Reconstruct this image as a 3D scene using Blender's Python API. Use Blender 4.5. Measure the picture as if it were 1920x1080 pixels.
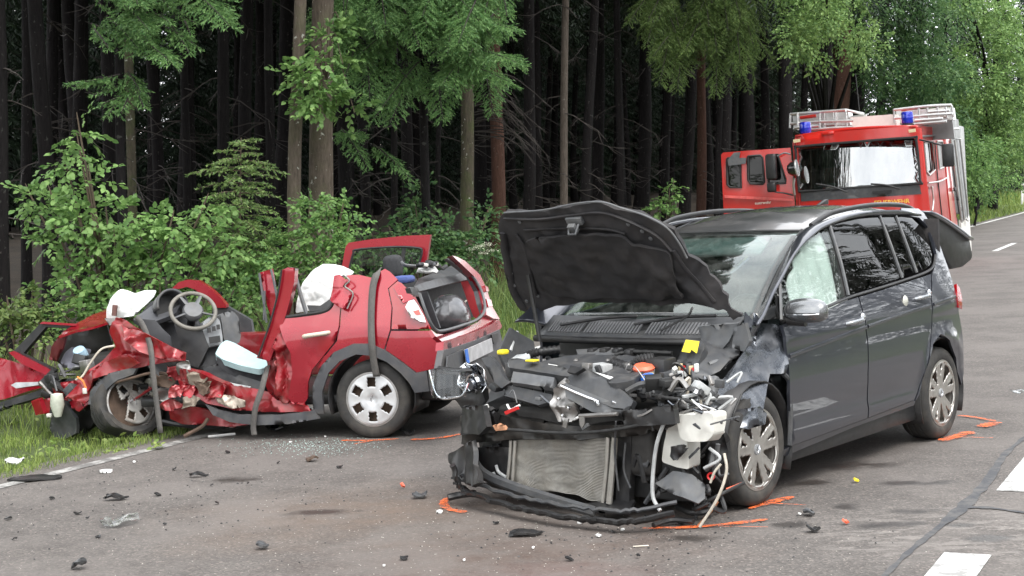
import bpy, bmesh, math, random
import numpy as np
from mathutils import Vector, Matrix, noise
from mathutils.geometry import delaunay_2d_cdt

for o in list(bpy.data.objects):
    bpy.data.objects.remove(o)
sc = bpy.context.scene
col = sc.collection
R_ = math.radians

# ---------------------------------------------------------------- camera
FPX = 2818.0                      # focal length in pixels of a 1920 wide picture
CAM_H = 1.87
PITCH = math.atan(210.0 / FPX)    # looking slightly down
cd = bpy.data.cameras.new('camera')
cd.sensor_width = 36.0
cd.lens = 36.0 * FPX / 1920.0
cd.clip_start = 0.1
cd.clip_end = 3000.0
cam = bpy.data.objects.new('camera', cd)
cam.location = (0, 0, CAM_H)
cam.rotation_euler = (math.pi / 2 - PITCH, 0, 0)
col.objects.link(cam)
sc.camera = cam

# ---------------------------------------------------------------- sky, sun, exposure
SUN_EL, SUN_AZ = R_(58), R_(150)        # azimuth clockwise from +Y (north)
w = bpy.data.worlds.new('World')
sc.world = w
w.use_nodes = True
nt = w.node_tree
bg = nt.nodes['Background']
sky = nt.nodes.new('ShaderNodeTexSky')
sky.sky_type = 'NISHITA'
sky.sun_disc = False
sky.sun_elevation = SUN_EL
sky.sun_rotation = SUN_AZ
sky.air_density = 1.0
sky.dust_density = 3.0
hs = nt.nodes.new('ShaderNodeHueSaturation')
hs.inputs['Saturation'].default_value = 0.35
hs.inputs['Value'].default_value = 1.5
nt.links.new(sky.outputs[0], hs.inputs['Color'])
tc = nt.nodes.new('ShaderNodeTexCoord')
cn = nt.nodes.new('ShaderNodeTexNoise')           # overcast with brighter and darker cloud
cn.inputs['Scale'].default_value = 2.6
cn.inputs['Detail'].default_value = 7
cn.inputs['Roughness'].default_value = 0.6
nt.links.new(tc.outputs['Generated'], cn.inputs['Vector'])
cr = nt.nodes.new('ShaderNodeValToRGB')
cr.color_ramp.elements[0].position = 0.38
cr.color_ramp.elements[0].color = (7.0, 7.4, 8.0, 1)
cr.color_ramp.elements[1].position = 0.66
cr.color_ramp.elements[1].color = (14.5, 14.5, 14.2, 1)
nt.links.new(cn.outputs['Fac'], cr.inputs['Fac'])
mx = nt.nodes.new('ShaderNodeMixRGB')
mx.inputs['Fac'].default_value = 0.8
nt.links.new(hs.outputs[0], mx.inputs['Color1'])
nt.links.new(cr.outputs[0], mx.inputs['Color2'])
nt.links.new(mx.outputs[0], bg.inputs['Color'])
bg.inputs['Strength'].default_value = 0.12

sl = bpy.data.lights.new('sun', 'SUN')
sl.energy = 0.9
sl.angle = R_(25)
sl.color = (1.0, 0.96, 0.9)
so = bpy.data.objects.new('sun', sl)
sd = Vector((math.sin(SUN_AZ) * math.cos(SUN_EL), math.cos(SUN_AZ) * math.cos(SUN_EL), math.sin(SUN_EL)))
so.rotation_euler = (-sd).to_track_quat('-Z', 'Y').to_euler()
so.location = sd * 40
col.objects.link(so)

sc.view_settings.view_transform = 'Standard'
sc.view_settings.look = 'None'
sc.view_settings.exposure = 1.35
sc.view_settings.gamma = 1.0
sc.view_settings.use_curve_mapping = False
sc.cycles.max_bounces = 6
sc.cycles.diffuse_bounces = 2
sc.cycles.glossy_bounces = 3
sc.cycles.transparent_max_bounces = 10
sc.render.resolution_x, sc.render.resolution_y = 1024, 576

# ---------------------------------------------------------------- terrain shape and picture geometry
RA = R_(26.4)                          # the road runs away to the right at this angle
RC, RS = math.cos(RA), math.sin(RA)
BANK = 0.05


def us(x, y):                          # road coordinates: u across (right), s along
    return x * RC - y * RS, x * RS + y * RC


def xy(u, s):
    return u * RC + s * RS, -u * RS + s * RC


def gz_us(u, s):
    z = BANK * (min(max(u, -9.5), 3.0) + 2.3) + 0.012 * max(0.0, s - 14.0)
    if u < -9.5:
        z += 0.035 * min(-9.5 - u, 12)
    if u > 9.0:
        z += 0.1 * min(u - 9.0, 6)
    return z


def gz(x, y):
    return gz_us(*us(x, y))


CAMV = np.array([0, 0, CAM_H])
FWD = np.array([0, math.cos(PITCH), -math.sin(PITCH)])
UPV = np.array([0, math.sin(PITCH), math.cos(PITCH)])


def ray(px, py):
    return FWD + np.array([(px - 960) / FPX, 0, 0]) - (py - 540) / FPX * UPV


def at(px, py, Y):                     # point seen at a pixel, Y metres ahead
    d = ray(px, py)
    return CAMV + d * (Y / d[1])


def ground_at(px, py):
    d = ray(px, py)
    z = 0.0
    p = CAMV
    for i in range(60):
        p = CAMV + d * ((z - CAM_H) / d[2])
        z = gz(p[0], p[1])
    return p


NRM = np.array([-BANK * RC, BANK * RS, 1.0])
NRM /= np.linalg.norm(NRM)


class Frame:                           # a thing's own axes: x forward, y left, z up
    def __init__(s, fdir, org, loc, nrm=NRM):
        f = np.array([fdir[0], fdir[1], 0.0])
        f -= nrm * (f @ nrm)
        f /= np.linalg.norm(f)
        l = np.cross(nrm, f)
        s.M = np.stack([f, l, nrm], 1)
        s.o = np.array(org) - s.M @ np.array(loc)

    def mat(s):
        m = np.eye(4)
        m[:3, :3] = s.M
        m[:3, 3] = s.o
        return Matrix(m.tolist())

    def hit(s, px, py, ax, val):       # on the local plane axis = val
        d = s.M.T @ ray(px, py)
        c = s.M.T @ (CAMV - s.o)
        return c + d * ((val - c[ax]) / d[ax])

    def hitp(s, px, py, p0, n):        # on any local plane
        d = s.M.T @ ray(px, py)
        c = s.M.T @ (CAMV - s.o)
        n = np.array(n, float)
        return c + d * ((np.array(p0) - c) @ n / (d @ n))

    def hits(s, px, py, fn, y0):       # on a side surface y = fn(x, z)
        y = y0
        for i in range(8):
            p = s.hit(px, py, 1, y)
            y = fn(p[0], p[2])
        return p

    def loc(s, p):
        return s.M.T @ (np.array(p) - s.o)


# ---------------------------------------------------------------- mesh helpers
def tag(o, label=None, cat=None, group=None, kind=None):
    if label: o['label'] = label
    if cat: o['category'] = cat
    if group: o['group'] = group
    if kind: o['kind'] = kind
    return o


def empty(name, matrix=None, loc=None):
    o = bpy.data.objects.new(name, None)
    o.empty_display_size = 0.2
    col.objects.link(o)
    if matrix is not None: o.matrix_world = matrix
    if loc is not None: o.location = loc
    return o


STUFFY = {'dead_branches', 'foliage', 'needles', 'branches', 'dry_branches', 'stem', 'flower_head', 'crown', 'cooling_fins', 'crushed_metal', 'wiring_tangle'}


def mkobj(name, me, mat, parent=None):
    o = bpy.data.objects.new(name, me)
    if mat is not None and not me.materials: me.materials.append(mat)
    col.objects.link(o)
    if parent is not None: o.parent = parent
    if name in STUFFY: o['kind'] = 'stuff'
    return o


def np_mesh(name, V, F, mat=None, smooth=False):
    """V (n,3), F (m,k) arrays -> mesh, fast"""
    me = bpy.data.meshes.new(name)
    V = np.asarray(V, np.float32)
    F = np.asarray(F, np.int32)
    k = F.shape[1]
    me.vertices.add(len(V)); me.vertices.foreach_set('co', V.ravel())
    me.loops.add(F.size); me.loops.foreach_set('vertex_index', F.ravel())
    me.polygons.add(len(F))
    me.polygons.foreach_set('loop_start', np.arange(0, F.size, k, dtype=np.int32))
    me.polygons.foreach_set('use_smooth', np.full(len(F), smooth))
    me.update(calc_edges=True)
    if mat: me.materials.append(mat)
    return me


def smooth_path(pts, n=6, closed=False):
    P = [np.array(p, float) for p in pts]
    m = len(P)
    if m < 3: return P
    out = []
    rng = range(m) if closed else range(m - 1)
    for i in rng:
        p0 = P[(i - 1) % m] if closed or i > 0 else 2 * P[0] - P[1]
        p1, p2 = P[i], P[(i + 1) % m]
        p3 = P[(i + 2) % m] if closed or i + 2 < m else 2 * P[-1] - P[-2]
        for k in range(n):
            t = k / n
            out.append(0.5 * ((2 * p1) + (p2 - p0) * t + (2 * p0 - 5 * p1 + 4 * p2 - p3) * t * t + (3 * p1 - p0 - 3 * p2 + p3) * t ** 3))
    if not closed: out.append(P[-1])
    return out


class MB:
    def __init__(s): s.v, s.f = [], []

    def add(s, vs, fs):
        o = len(s.v)
        s.v += [tuple(float(c) for c in v) for v in vs]
        s.f += [tuple(i + o for i in f) for f in fs]
        return s

    def box(s, c, d, R=None):
        c = np.array(c, float)
        h = np.array(d, float) / 2
        vs = [np.array((x, y, z)) * h for x in (-1, 1) for y in (-1, 1) for z in (-1, 1)]
        if R is not None:
            m = np.array(R.to_3x3() if hasattr(R, 'to_3x3') else R)
            vs = [m @ v for v in vs]
        return s.add([v + c for v in vs], [(0, 1, 3, 2), (4, 6, 7, 5), (0, 4, 5, 1), (2, 3, 7, 6), (0, 2, 6, 4), (1, 5, 7, 3)])

    def tube(s, pts, r, n=8, cap=True, flat=1.0):
        P = [np.array(p, float) for p in pts]
        rr = r if hasattr(r, '__len__') else [r] * len(P)
        up = None
        vs, fs = [], []
        for i, p in enumerate(P):
            t = P[min(i + 1, len(P) - 1)] - P[max(i - 1, 0)]
            t = t / (np.linalg.norm(t) + 1e-9)
            if up is None:
                up = np.array((0, 0, 1.0)) if abs(t[2]) < 0.9 else np.array((1.0, 0, 0))
            a = np.cross(t, up); a /= np.linalg.norm(a) + 1e-9
            b = np.cross(a, t); up = b
            for k in range(n):
                q = 2 * math.pi * k / n
                vs.append(p + rr[i] * (math.cos(q) * a + flat * math.sin(q) * b))
        for i in range(len(P) - 1):
            for k in range(n):
                k2 = (k + 1) % n
                fs.append((i * n + k, i * n + k2, (i + 1) * n + k2, (i + 1) * n + k))
        if cap:
            fs.append(tuple(range(n - 1, -1, -1)))
            fs.append(tuple((len(P) - 1) * n + k for k in range(n)))
        return s.add(vs, fs)

    def lathe(s, prof, c=(0, 0, 0), ax=(0, 0, 1), n=24, cap=False):
        """prof: (radius, height) list turned round axis ax"""
        ax = np.array(ax, float); ax /= np.linalg.norm(ax)
        ref = np.array((0, 0, 1.0)) if abs(ax[2]) < 0.9 else np.array((1.0, 0, 0))
        a = np.cross(ax, ref); a /= np.linalg.norm(a)
        b = np.cross(ax, a)
        c = np.array(c, float)
        vs, fs = [], []
        for r, h in prof:
            for k in range(n):
                q = 2 * math.pi * k / n
                vs.append(c + ax * h + r * (math.cos(q) * a + math.sin(q) * b))
        for i in range(len(prof) - 1):
            for k in range(n):
                k2 = (k + 1) % n
                fs.append((i * n + k, i * n + k2, (i + 1) * n + k2, (i + 1) * n + k))
        if cap:
            fs.append(tuple(range(n - 1, -1, -1)))
            fs.append(tuple((len(prof) - 1) * n + k for k in range(n)))
        return s.add(vs, fs)

    def prism(s, pts, vec):
        """planar polygon pts swept along vec"""
        P = [np.array(p, float) for p in pts]
        vec = np.array(vec, float)
        n = len(P)
        fs = [tuple(range(n)), tuple(range(2 * n - 1, n - 1, -1))]
        fs += [(i, n + i, n + (i + 1) % n, (i + 1) % n) for i in range(n)]
        return s.add(P + [p + vec for p in P], fs)

    def grid(s, fn, nu, nv, flip=False):
        vs = [fn(i / nu, j / nv) for i in range(nu + 1) for j in range(nv + 1)]
        fs = []
        for i in range(nu):
            for j in range(nv):
                a = i * (nv + 1) + j
                q = (a, a + nv + 1, a + nv + 2, a + 1)
                fs.append(q[::-1] if flip else q)
        return s.add(vs, fs)

    def build(s, name, mat, parent=None, smooth=None, bevel=0.0, thick=0.0, seg=2):
        me = bpy.data.meshes.new(name)
        me.from_pydata(s.v, [], s.f)
        bm = bmesh.new(); bm.from_mesh(me)
        bmesh.ops.recalc_face_normals(bm, faces=bm.faces)
        if bevel:
            ed = [e for e in bm.edges if len(e.link_faces) == 2 and e.calc_face_angle(0) > 0.6]
            bmesh.ops.bevel(bm, geom=ed, offset=bevel, segments=seg, affect='EDGES', profile=0.5, clamp_overlap=True)
        bm.to_mesh(me); bm.free()
        if smooth is None and bevel: smooth = 45
        if smooth:
            me.shade_smooth()
            me.set_sharp_from_angle(angle=R_(smooth))
        o = mkobj(name, me, mat, parent)
        if thick:
            m = o.modifiers.new('thickness', 'SOLIDIFY'); m.thickness = thick; m.offset = 0
        return o


def resample(poly, step):
    out = []
    n = len(poly)
    for i in range(n):
        a, b = np.array(poly[i], float), np.array(poly[(i + 1) % n], float)
        k = max(1, int(round(np.linalg.norm(b - a) / step)))
        for j in range(k): out.append(a + (b - a) * j / k)
    return out


def inside(poly, q):
    """poly (n,2); q (m,2) -> bool"""
    P = np.asarray(poly); Q = np.asarray(q)
    r = np.zeros(len(Q), bool)
    n = len(P)
    for i in range(n):
        x1, y1 = P[i]; x2, y2 = P[(i + 1) % n]
        c = ((y1 > Q[:, 1]) != (y2 > Q[:, 1]))
        with np.errstate(divide='ignore', invalid='ignore'):
            xi = (x2 - x1) * (Q[:, 1] - y1) / (y2 - y1 + 1e-12) + x1
        r ^= c & (Q[:, 0] < xi)
    return r


def round_poly(poly, r):
    """cut each corner with a small arc"""
    out = []
    n = len(poly)
    for i in range(n):
        a, b, c = (np.array(poly[(i + k) % n], float) for k in (-1, 0, 1))
        u, v = a - b, c - b
        lu, lv = np.linalg.norm(u), np.linalg.norm(v)
        if lu < 1e-6 or lv < 1e-6: continue
        d = min(r, lu * 0.45, lv * 0.45)
        p, q = b + u / lu * d, b + v / lv * d
        if (u @ v) / (lu * lv) < -0.985: out.append(b); continue
        for t in (0, 0.33, 0.67, 1):
            out.append((1 - t) ** 2 * p + 2 * t * (1 - t) * b + t * t * q)
    return out


def panel(name, poly, fn, mat, parent=None, step=0.06, thick=0.015, holes=(), rnd=0.0, face=None, flat=False):
    """sheet of real thickness: 2D outline filled with triangles and carried onto the surface fn(u,v)->xyz.
    face: rough outward direction"""
    if rnd: poly = round_poly(poly, rnd)
    loops = [resample(poly, step)] + [resample(h, step) for h in holes]
    pts, edges = [], []
    for L in loops:
        o = len(pts)
        pts += [tuple(p) for p in L]
        edges += [(o + i, o + (i + 1) % len(L)) for i in range(len(L))]
    B = np.array(loops[0])
    nb = len(pts)
    lo, hi = B.min(0), B.max(0)
    g = []
    j = 0
    y = lo[1] + step * 0.5
    while y < hi[1]:
        x = lo[0] + step * (0.25 + 0.5 * (j % 2))
        while x < hi[0]:
            g.append((x, y)); x += step
        y += step * 0.87; j += 1
    if g:
        g = np.array(g)
        ok = inside(B, g)
        for h in loops[1:]: ok &= ~inside(np.array(h), g)
        g = g[ok]
        if len(g):
            Bp = np.array(pts)
            dmin = np.array([np.min(np.hypot(Bp[:, 0] - q[0], Bp[:, 1] - q[1])) for q in g])
            g = g[dmin > step * 0.45]
    vs = [Vector((p[0], p[1])) for p in pts] + [Vector((q[0], q[1])) for q in g]
    res = delaunay_2d_cdt(vs, edges, [], 0, 1e-6)
    v2 = np.array([tuple(v) for v in res[0]])
    tri = np.array([t for t in res[2] if len(t) == 3])
    cen = v2[tri].mean(1)
    ok = inside(B, cen)
    for h in loops[1:]: ok &= ~inside(np.array(h), cen)
    tri = tri[ok]
    P = np.array([fn(a, b) for a, b in v2])
    e = 0.004
    du = np.array([fn(a + e, b) for a, b in v2]) - np.array([fn(a - e, b) for a, b in v2])
    dv = np.array([fn(a, b + e) for a, b in v2]) - np.array([fn(a, b - e) for a, b in v2])
    N = np.cross(du, dv)
    N /= np.linalg.norm(N, axis=1)[:, None] + 1e-12
    if face is not None and (N.mean(0) @ np.array(face)) < 0: N = -N
    # orient triangles with N
    tn = np.cross(P[tri[:, 1]] - P[tri[:, 0]], P[tri[:, 2]] - P[tri[:, 0]])
    fl = np.einsum('ij,ij->i', tn, N[tri].mean(1)) < 0
    tri[fl] = tri[fl][:, ::-1]
    nv = len(P)
    V = np.vstack([P, P - N * thick])
    faces = [tuple(t) for t in tri] + [tuple(int(i) + nv for i in t[::-1]) for t in tri]
    cnt = {}
    for t in tri:
        for i in range(3):
            a, b = int(t[i]), int(t[(i + 1) % 3])
            cnt[(a, b)] = cnt.get((a, b), 0) + 1
    nf = len(faces)
    for (a, b) in cnt:
        if (b, a) not in cnt: faces.append((b, a, a + nv, b + nv))
    me = bpy.data.meshes.new(name)
    me.from_pydata(V.tolist(), [], [tuple(int(i) for i in f) for f in faces])
    if not flat:
        ln = []
        for k, f in enumerate(faces):
            if k < nf:
                for i in f:
                    n = N[i % nv]
                    ln.append(tuple(n if k < nf // 2 else -n))
            else:
                a, b, c = (V[i] for i in f[:3])
                n = np.cross(b - a, c - a); n /= np.linalg.norm(n) + 1e-12
                ln += [tuple(n)] * 4
        me.shade_smooth()
        me.normals_split_custom_set(ln)
    return mkobj(name, me, mat, parent)


def interp(tab, x):
    return float(np.interp(x, [t[0] for t in tab], [t[1] for t in tab]))


def crumple(p, amp, f, seed=0.0):
    """folds like beaten sheet metal: flat facets meeting in creases, on slow buckles"""
    q = Vector((p[0] * f + seed, p[1] * f + seed * 1.7, p[2] * f - seed))
    a = noise.noise(q * 0.6)
    w = q * 0.6 + noise.noise_vector(q * 0.6) * 0.25
    d, pts = noise.voronoi(w)
    c = pts[0]
    t = Vector((math.sin(c.x * 12.9 + c.y * 7.1), math.sin(c.y * 15.3 + c.z * 3.7 + 1), math.sin(c.z * 11.7 + c.x * 5.9 + 2)))
    k = min(1.0, (d[1] - d[0]) / 0.22)
    k = k * k * (3 - 2 * k)
    return amp * (0.9 * (1 - 3.0 * abs(a)) + 0.95 * (t.dot(w - c)) * k + 0.2 * k)


# ---------------------------------------------------------------- materials
MATS = {}


def mat_base(name):
    m = bpy.data.materials.new(name)
    m.use_nodes = True
    MATS[name] = m
    n = m.node_tree.nodes
    return m, m.node_tree, n['Principled BSDF']


def nz(nt, scale, detail=4, rough=0.6, coord='Object', vec=None, dist=0.0):
    if vec is None:
        t = nt.nodes.new('ShaderNodeTexCoord'); vec = t.outputs[coord]
    x = nt.nodes.new('ShaderNodeTexNoise')
    x.inputs['Scale'].default_value = scale
    x.inputs['Detail'].default_value = detail
    x.inputs['Roughness'].default_value = rough
    x.inputs['Distortion'].default_value = dist
    nt.links.new(vec, x.inputs['Vector'])
    return x.outputs['Fac']


def ramp(nt, fac, stops):
    r = nt.nodes.new('ShaderNodeValToRGB')
    e = r.color_ramp.elements
    while len(e) < len(stops): e.new(0.5)
    for i, (p, c) in enumerate(stops):
        e[i].position = p
        e[i].color = (c, c, c, 1) if not hasattr(c, '__len__') else (*c, 1)
    nt.links.new(fac, r.inputs['Fac'])
    return r.outputs['Color']


def mixc(nt, fac, a, b, mode='MIX'):
    m = nt.nodes.new('ShaderNodeMixRGB')
    m.blend_type = mode
    for k, v in (('Fac', fac), ('Color1', a), ('Color2', b)):
        if hasattr(v, 'links') or hasattr(v, 'is_linked'): nt.links.new(v, m.inputs[k])
        elif hasattr(v, '__len__'): m.inputs[k].default_value = (*v[:3], 1)
        else: m.inputs[k].default_value = v
    return m.outputs['Color']


def bump(nt, bs, h, strength=0.3, dist=0.02):
    b = nt.nodes.new('ShaderNodeBump')
    b.inputs['Strength'].default_value = strength
    b.inputs['Distance'].default_value = dist
    nt.links.new(h, b.inputs['Height'])
    nt.links.new(b.outputs[0], bs.inputs['Normal'])


def simple(name, c, rough=0.5, metal=0.0, var=0.25, scale=12.0, coat=0.0, dirt=None, dirt_amt=0.4, dirt_scale=5.0, bmp=0.0, spec=0.5):
    """base colour with patchy variation, wear in the gloss and optional dirt"""
    m, nt, bs = mat_base(name)
    f = nz(nt, scale, 5)
    c0 = tuple(max(0, x * (1 - var)) for x in c)
    c1 = tuple(min(1, x * (1 + var)) for x in c)
    cc = ramp(nt, f, [(0.3, c0), (0.7, c1)])
    if dirt:
        d = nz(nt, dirt_scale, 8, 0.7)
        d = ramp(nt, d, [(0.45, 0.0), (0.75, dirt_amt)])
        cc = mixc(nt, d, cc, dirt)
        rr = nt.nodes.new('ShaderNodeMath'); rr.operation = 'MULTIPLY_ADD'
        nt.links.new(d, rr.inputs[0]); rr.inputs[1].default_value = 0.6; rr.inputs[2].default_value = rough
        nt.links.new(rr.outputs[0], bs.inputs['Roughness'])
    else:
        r2 = ramp(nt, nz(nt, scale * 0.6, 4), [(0.3, max(0.02, rough * 0.8)), (0.7, min(1, rough * 1.2))])
        nt.links.new(r2, bs.inputs['Roughness'])
    nt.links.new(cc, bs.inputs['Base Color'])
    bs.inputs['Metallic'].default_value = metal
    bs.inputs['Coat Weight'].default_value = coat
    bs.inputs['Coat Roughness'].default_value = 0.06
    bs.inputs['Specular IOR Level'].default_value = spec
    if bmp:
        bump(nt, bs, nz(nt, scale * 3, 6), bmp, 0.01)
    return m


def glassy(name, tint=(0.75, 0.82, 0.8), gloss=1.0, rough=0.0, clear=0.92, dusty=0.0, boost=0.6, base=0.03):
    """window glass: transparent and mirror mixed by the angle of view (Fresnel)"""
    m = bpy.data.materials.new(name); m.use_nodes = True; MATS[name] = m
    nt = m.node_tree; nt.nodes.clear()
    out = nt.nodes.new('ShaderNodeOutputMaterial')
    tr = nt.nodes.new('ShaderNodeBsdfTransparent'); tr.inputs[0].default_value = (*[t * clear for t in tint], 1)
    gl = nt.nodes.new('ShaderNodeBsdfGlossy'); gl.inputs['Roughness'].default_value = rough
    gl.inputs[0].default_value = (gloss, gloss, gloss, 1)
    lw_ = nt.nodes.new('ShaderNodeLayerWeight'); lw_.inputs['Blend'].default_value = 0.5
    pw = nt.nodes.new('ShaderNodeMath'); pw.operation = 'POWER'; pw.inputs[1].default_value = 4.0
    nt.links.new(lw_.outputs['Facing'], pw.inputs[0])
    mu = nt.nodes.new('ShaderNodeMath'); mu.operation = 'MULTIPLY_ADD'; mu.use_clamp = True
    nt.links.new(pw.outputs[0], mu.inputs[0]); mu.inputs[1].default_value = boost; mu.inputs[2].default_value = base
    mi = nt.nodes.new('ShaderNodeMixShader')
    nt.links.new(mu.outputs[0], mi.inputs[0]); nt.links.new(tr.outputs[0], mi.inputs[1]); nt.links.new(gl.outputs[0], mi.inputs[2])
    last = mi.outputs[0]
    if dusty:
        df = nt.nodes.new('ShaderNodeBsdfDiffuse'); df.inputs[0].default_value = (0.5, 0.5, 0.47, 1)
        m2 = nt.nodes.new('ShaderNodeMixShader')
        d = ramp(nt, nz(nt, 9, 8, 0.7), [(0.4, 0.0), (0.8, dusty)])
        nt.links.new(d, m2.inputs[0]); nt.links.new(last, m2.inputs[1]); nt.links.new(df.outputs[0], m2.inputs[2])
        last = m2.outputs[0]
    nt.links.new(last, out.inputs[0])
    return m


M = MATS
# ================================================================ ground, road, markings
def blob(nt, vec, c, r, soft=0.35, wob=0.35, ns=3.0):
    """1 inside an uneven patch round the world point c, radii r"""
    mp = nt.nodes.new('ShaderNodeMapping'); mp.vector_type = 'POINT'
    mp.inputs['Location'].default_value = (-c[0] / r[0], -c[1] / r[1], 0)
    mp.inputs['Scale'].default_value = (1 / r[0], 1 / r[1], 0.0)
    nt.links.new(vec, mp.inputs['Vector'])
    ln = nt.nodes.new('ShaderNodeVectorMath'); ln.operation = 'LENGTH'
    nt.links.new(mp.outputs[0], ln.inputs[0])
    n = nz(nt, ns, 5, 0.6, vec=vec)
    ad = nt.nodes.new('ShaderNodeMath'); ad.operation = 'MULTIPLY_ADD'
    nt.links.new(n, ad.inputs[0]); ad.inputs[1].default_value = wob * 2
    nt.links.new(ln.outputs['Value'], ad.inputs[2])
    return ramp(nt, ad.outputs[0], [(max(0, 1 - soft), 1.0), (min(1, 1.0), 0.0)])


def asphalt_material():
    m, nt, bs = mat_base('asphalt')
    t = nt.nodes.new('ShaderNodeTexCoord'); vec = t.outputs['Object']
    big = nz(nt, 0.35, 6, 0.6, vec=vec)
    c = ramp(nt, big, [(0.3, (0.145, 0.136, 0.130)), (0.7, (0.20, 0.189, 0.181))])
    mid = nz(nt, 2.2, 7, 0.7, vec=vec)
    c = mixc(nt, 0.5, c, ramp(nt, mid, [(0.3, (0.09, 0.088, 0.085)), (0.7, (0.21, 0.205, 0.195))]))
    vo = nt.nodes.new('ShaderNodeTexVoronoi'); vo.inputs['Scale'].default_value = 85
    nt.links.new(vec, vo.inputs['Vector'])
    hsv = nt.nodes.new('ShaderNodeSeparateColor'); nt.links.new(vo.outputs['Color'], hsv.inputs[0])
    spk = ramp(nt, hsv.outputs[0], [(0.0, (0.35, 0.35, 0.35)), (0.6, (0.95, 0.95, 0.95)), (0.9, (1.25, 1.22, 1.18)), (1.0, (2.4, 2.3, 2.2))])
    c = mixc(nt, 0.5, c, spk, 'MULTIPLY')
    fine = nz(nt, 130, 3, 0.7, vec=vec)
    c = mixc(nt, 0.25, c, ramp(nt, fine, [(0.35, 0.35), (0.65, 1.5)]), 'MULTIPLY')
    # brown earth carried over the road in front of the wrecks
    g1, g2, g3, g4 = ground_at(960, 1040), ground_at(700, 960), ground_at(760, 890), ground_at(1200, 940)
    for g, r, col_, k in ((g1, (2.2, 1.3), (0.11, 0.068, 0.05), 0.85), (g2, (2.4, 1.9), (0.20, 0.15, 0.115), 0.75), (g4, (1.5, 1.2), (0.085, 0.06, 0.05), 0.7),
                          (ground_at(1060, 1075), (0.9, 0.5), (0.13, 0.045, 0.04), 0.5)):
        b = blob(nt, vec, g, r, 0.6, 0.35, 1.6)
        b2 = mixc(nt, 1.0, b, ramp(nt, nz(nt, 5, 6, vec=vec), [(0.3, 0.25), (0.7, k)]), 'MULTIPLY')
        c = mixc(nt, b2, c, col_)
    # pale worn aggregate and rubbed-off paint on the right-hand lane
    wp = blob(nt, vec, ground_at(1860, 1000), (1.7, 1.5), 0.7, 0.4, 2.0)
    mp2 = nt.nodes.new('ShaderNodeMapping'); mp2.inputs['Rotation'].default_value = (0, 0, RA); mp2.inputs['Scale'].default_value = (1.0, 2.2, 1)
    nt.links.new(vec, mp2.inputs['Vector'])
    wn = ramp(nt, nz(nt, 4.5, 8, 0.7, vec=mp2.outputs[0]), [(0.50, 0.0), (0.56, 0.75)])
    c = mixc(nt, mixc(nt, 1.0, wp, wn, 'MULTIPLY'), c, (0.42, 0.41, 0.39))
    wn2 = ramp(nt, nz(nt, 0.9, 7, 0.65, vec=vec), [(0.46, 0.0), (0.60, 0.45)])
    c = mixc(nt, wn2, c, (0.235, 0.225, 0.215))
    # damp patches beside the grey car
    wet = None
    for (px, py, rx, ry) in ((1620, 872, .55, .25), (1590, 950, .16, .18), (1690, 905, .3, .12), (1720, 960, .3, .16), (1660, 985, .4, .14), (1760, 905, .28, .12), (1530, 905, .35, .16),
                             (1850, 1010, .3, .15), (1780, 985, .22, .1), (1480, 985, .35, .14), (1290, 1010, .5, .15), (600, 960, .4, .12), (430, 900, .45, .2)):
        b = blob(nt, vec, ground_at(px, py), (rx * 1.35, ry * 1.7), 0.3, 0.6, 5)
        if wet is None: wet = b
        else: wet = mixc(nt, 1.0, wet, b, 'LIGHTEN')
    c = mixc(nt, ramp(nt, wet, [(0, 0.0), (1, 0.72)]), c, (0.03, 0.028, 0.026))
    c = mixc(nt, 1.0, c, (0.745, 0.70, 0.68), 'MULTIPLY')
    nt.links.new(c, bs.inputs['Base Color'])
    rr = ramp(nt, wet, [(0, 0.82), (1, 0.42)])
    nt.links.new(rr, bs.inputs['Roughness'])
    bs.inputs['Specular IOR Level'].default_value = 0.35
    bump(nt, bs, mixc(nt, 0.6, fine, vo.outputs['Distance']), 0.45, 0.006)
    return m


def ground_material():
    m, nt, bs = mat_base('forest_floor_soil')
    t = nt.nodes.new('ShaderNodeTexCoord'); vec = t.outputs['Object']
    f = nz(nt, 1.3, 8, 0.7, vec=vec)
    soil = ramp(nt, f, [(0.3, (0.035, 0.026, 0.018)), (0.7, (0.075, 0.055, 0.036))])
    grs = ramp(nt, nz(nt, 7, 6, 0.7, vec=vec), [(0.3, (0.045, 0.07, 0.018)), (0.7, (0.10, 0.13, 0.04))])
    # the verge is grassy, the forest floor is needle litter
    dt = nt.nodes.new('ShaderNodeVectorMath'); dt.operation = 'DOT_PRODUCT'
    nt.links.new(vec, dt.inputs[0]); dt.inputs[1].default_value = (RC, -RS, 0)
    ad = nt.nodes.new('ShaderNodeMath'); ad.operation = 'MULTIPLY_ADD'
    nt.links.new(f, ad.inputs[0]); ad.inputs[1].default_value = 2.0; nt.links.new(dt.outputs['Value'], ad.inputs[2])
    mr = nt.nodes.new('ShaderNodeMapRange')
    nt.links.new(ad.outputs[0], mr.inputs['Value'])
    mr.inputs['From Min'].default_value = -11.5; mr.inputs['From Max'].default_value = -9.5
    c = mixc(nt, mr.outputs[0], soil, grs)
    nt.links.new(c, bs.inputs['Base Color'])
    bs.inputs['Roughness'].default_value = 0.95
    bump(nt, bs, nz(nt, 25, 6, vec=vec), 0.8, 0.05)
    return m


def paint_material(name, c, wear=0.5, under=(0.11, 0.105, 0.10), scale=9, lo=0.42, hi=0.55):
    m, nt, bs = mat_base(name)
    f = nz(nt, scale, 9, 0.75)
    k = ramp(nt, f, [(lo, wear), (hi, 0.0)])
    f2 = nz(nt, 60, 3, 0.7)
    k = mixc(nt, 1.0, k, ramp(nt, f2, [(0.35, 0.5), (0.5, 0.0)]), 'LIGHTEN')
    nt.links.new(mixc(nt, k, c, under), bs.inputs['Base Color'])
    bs.inputs['Roughness'].default_value = 0.75
    return m


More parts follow.
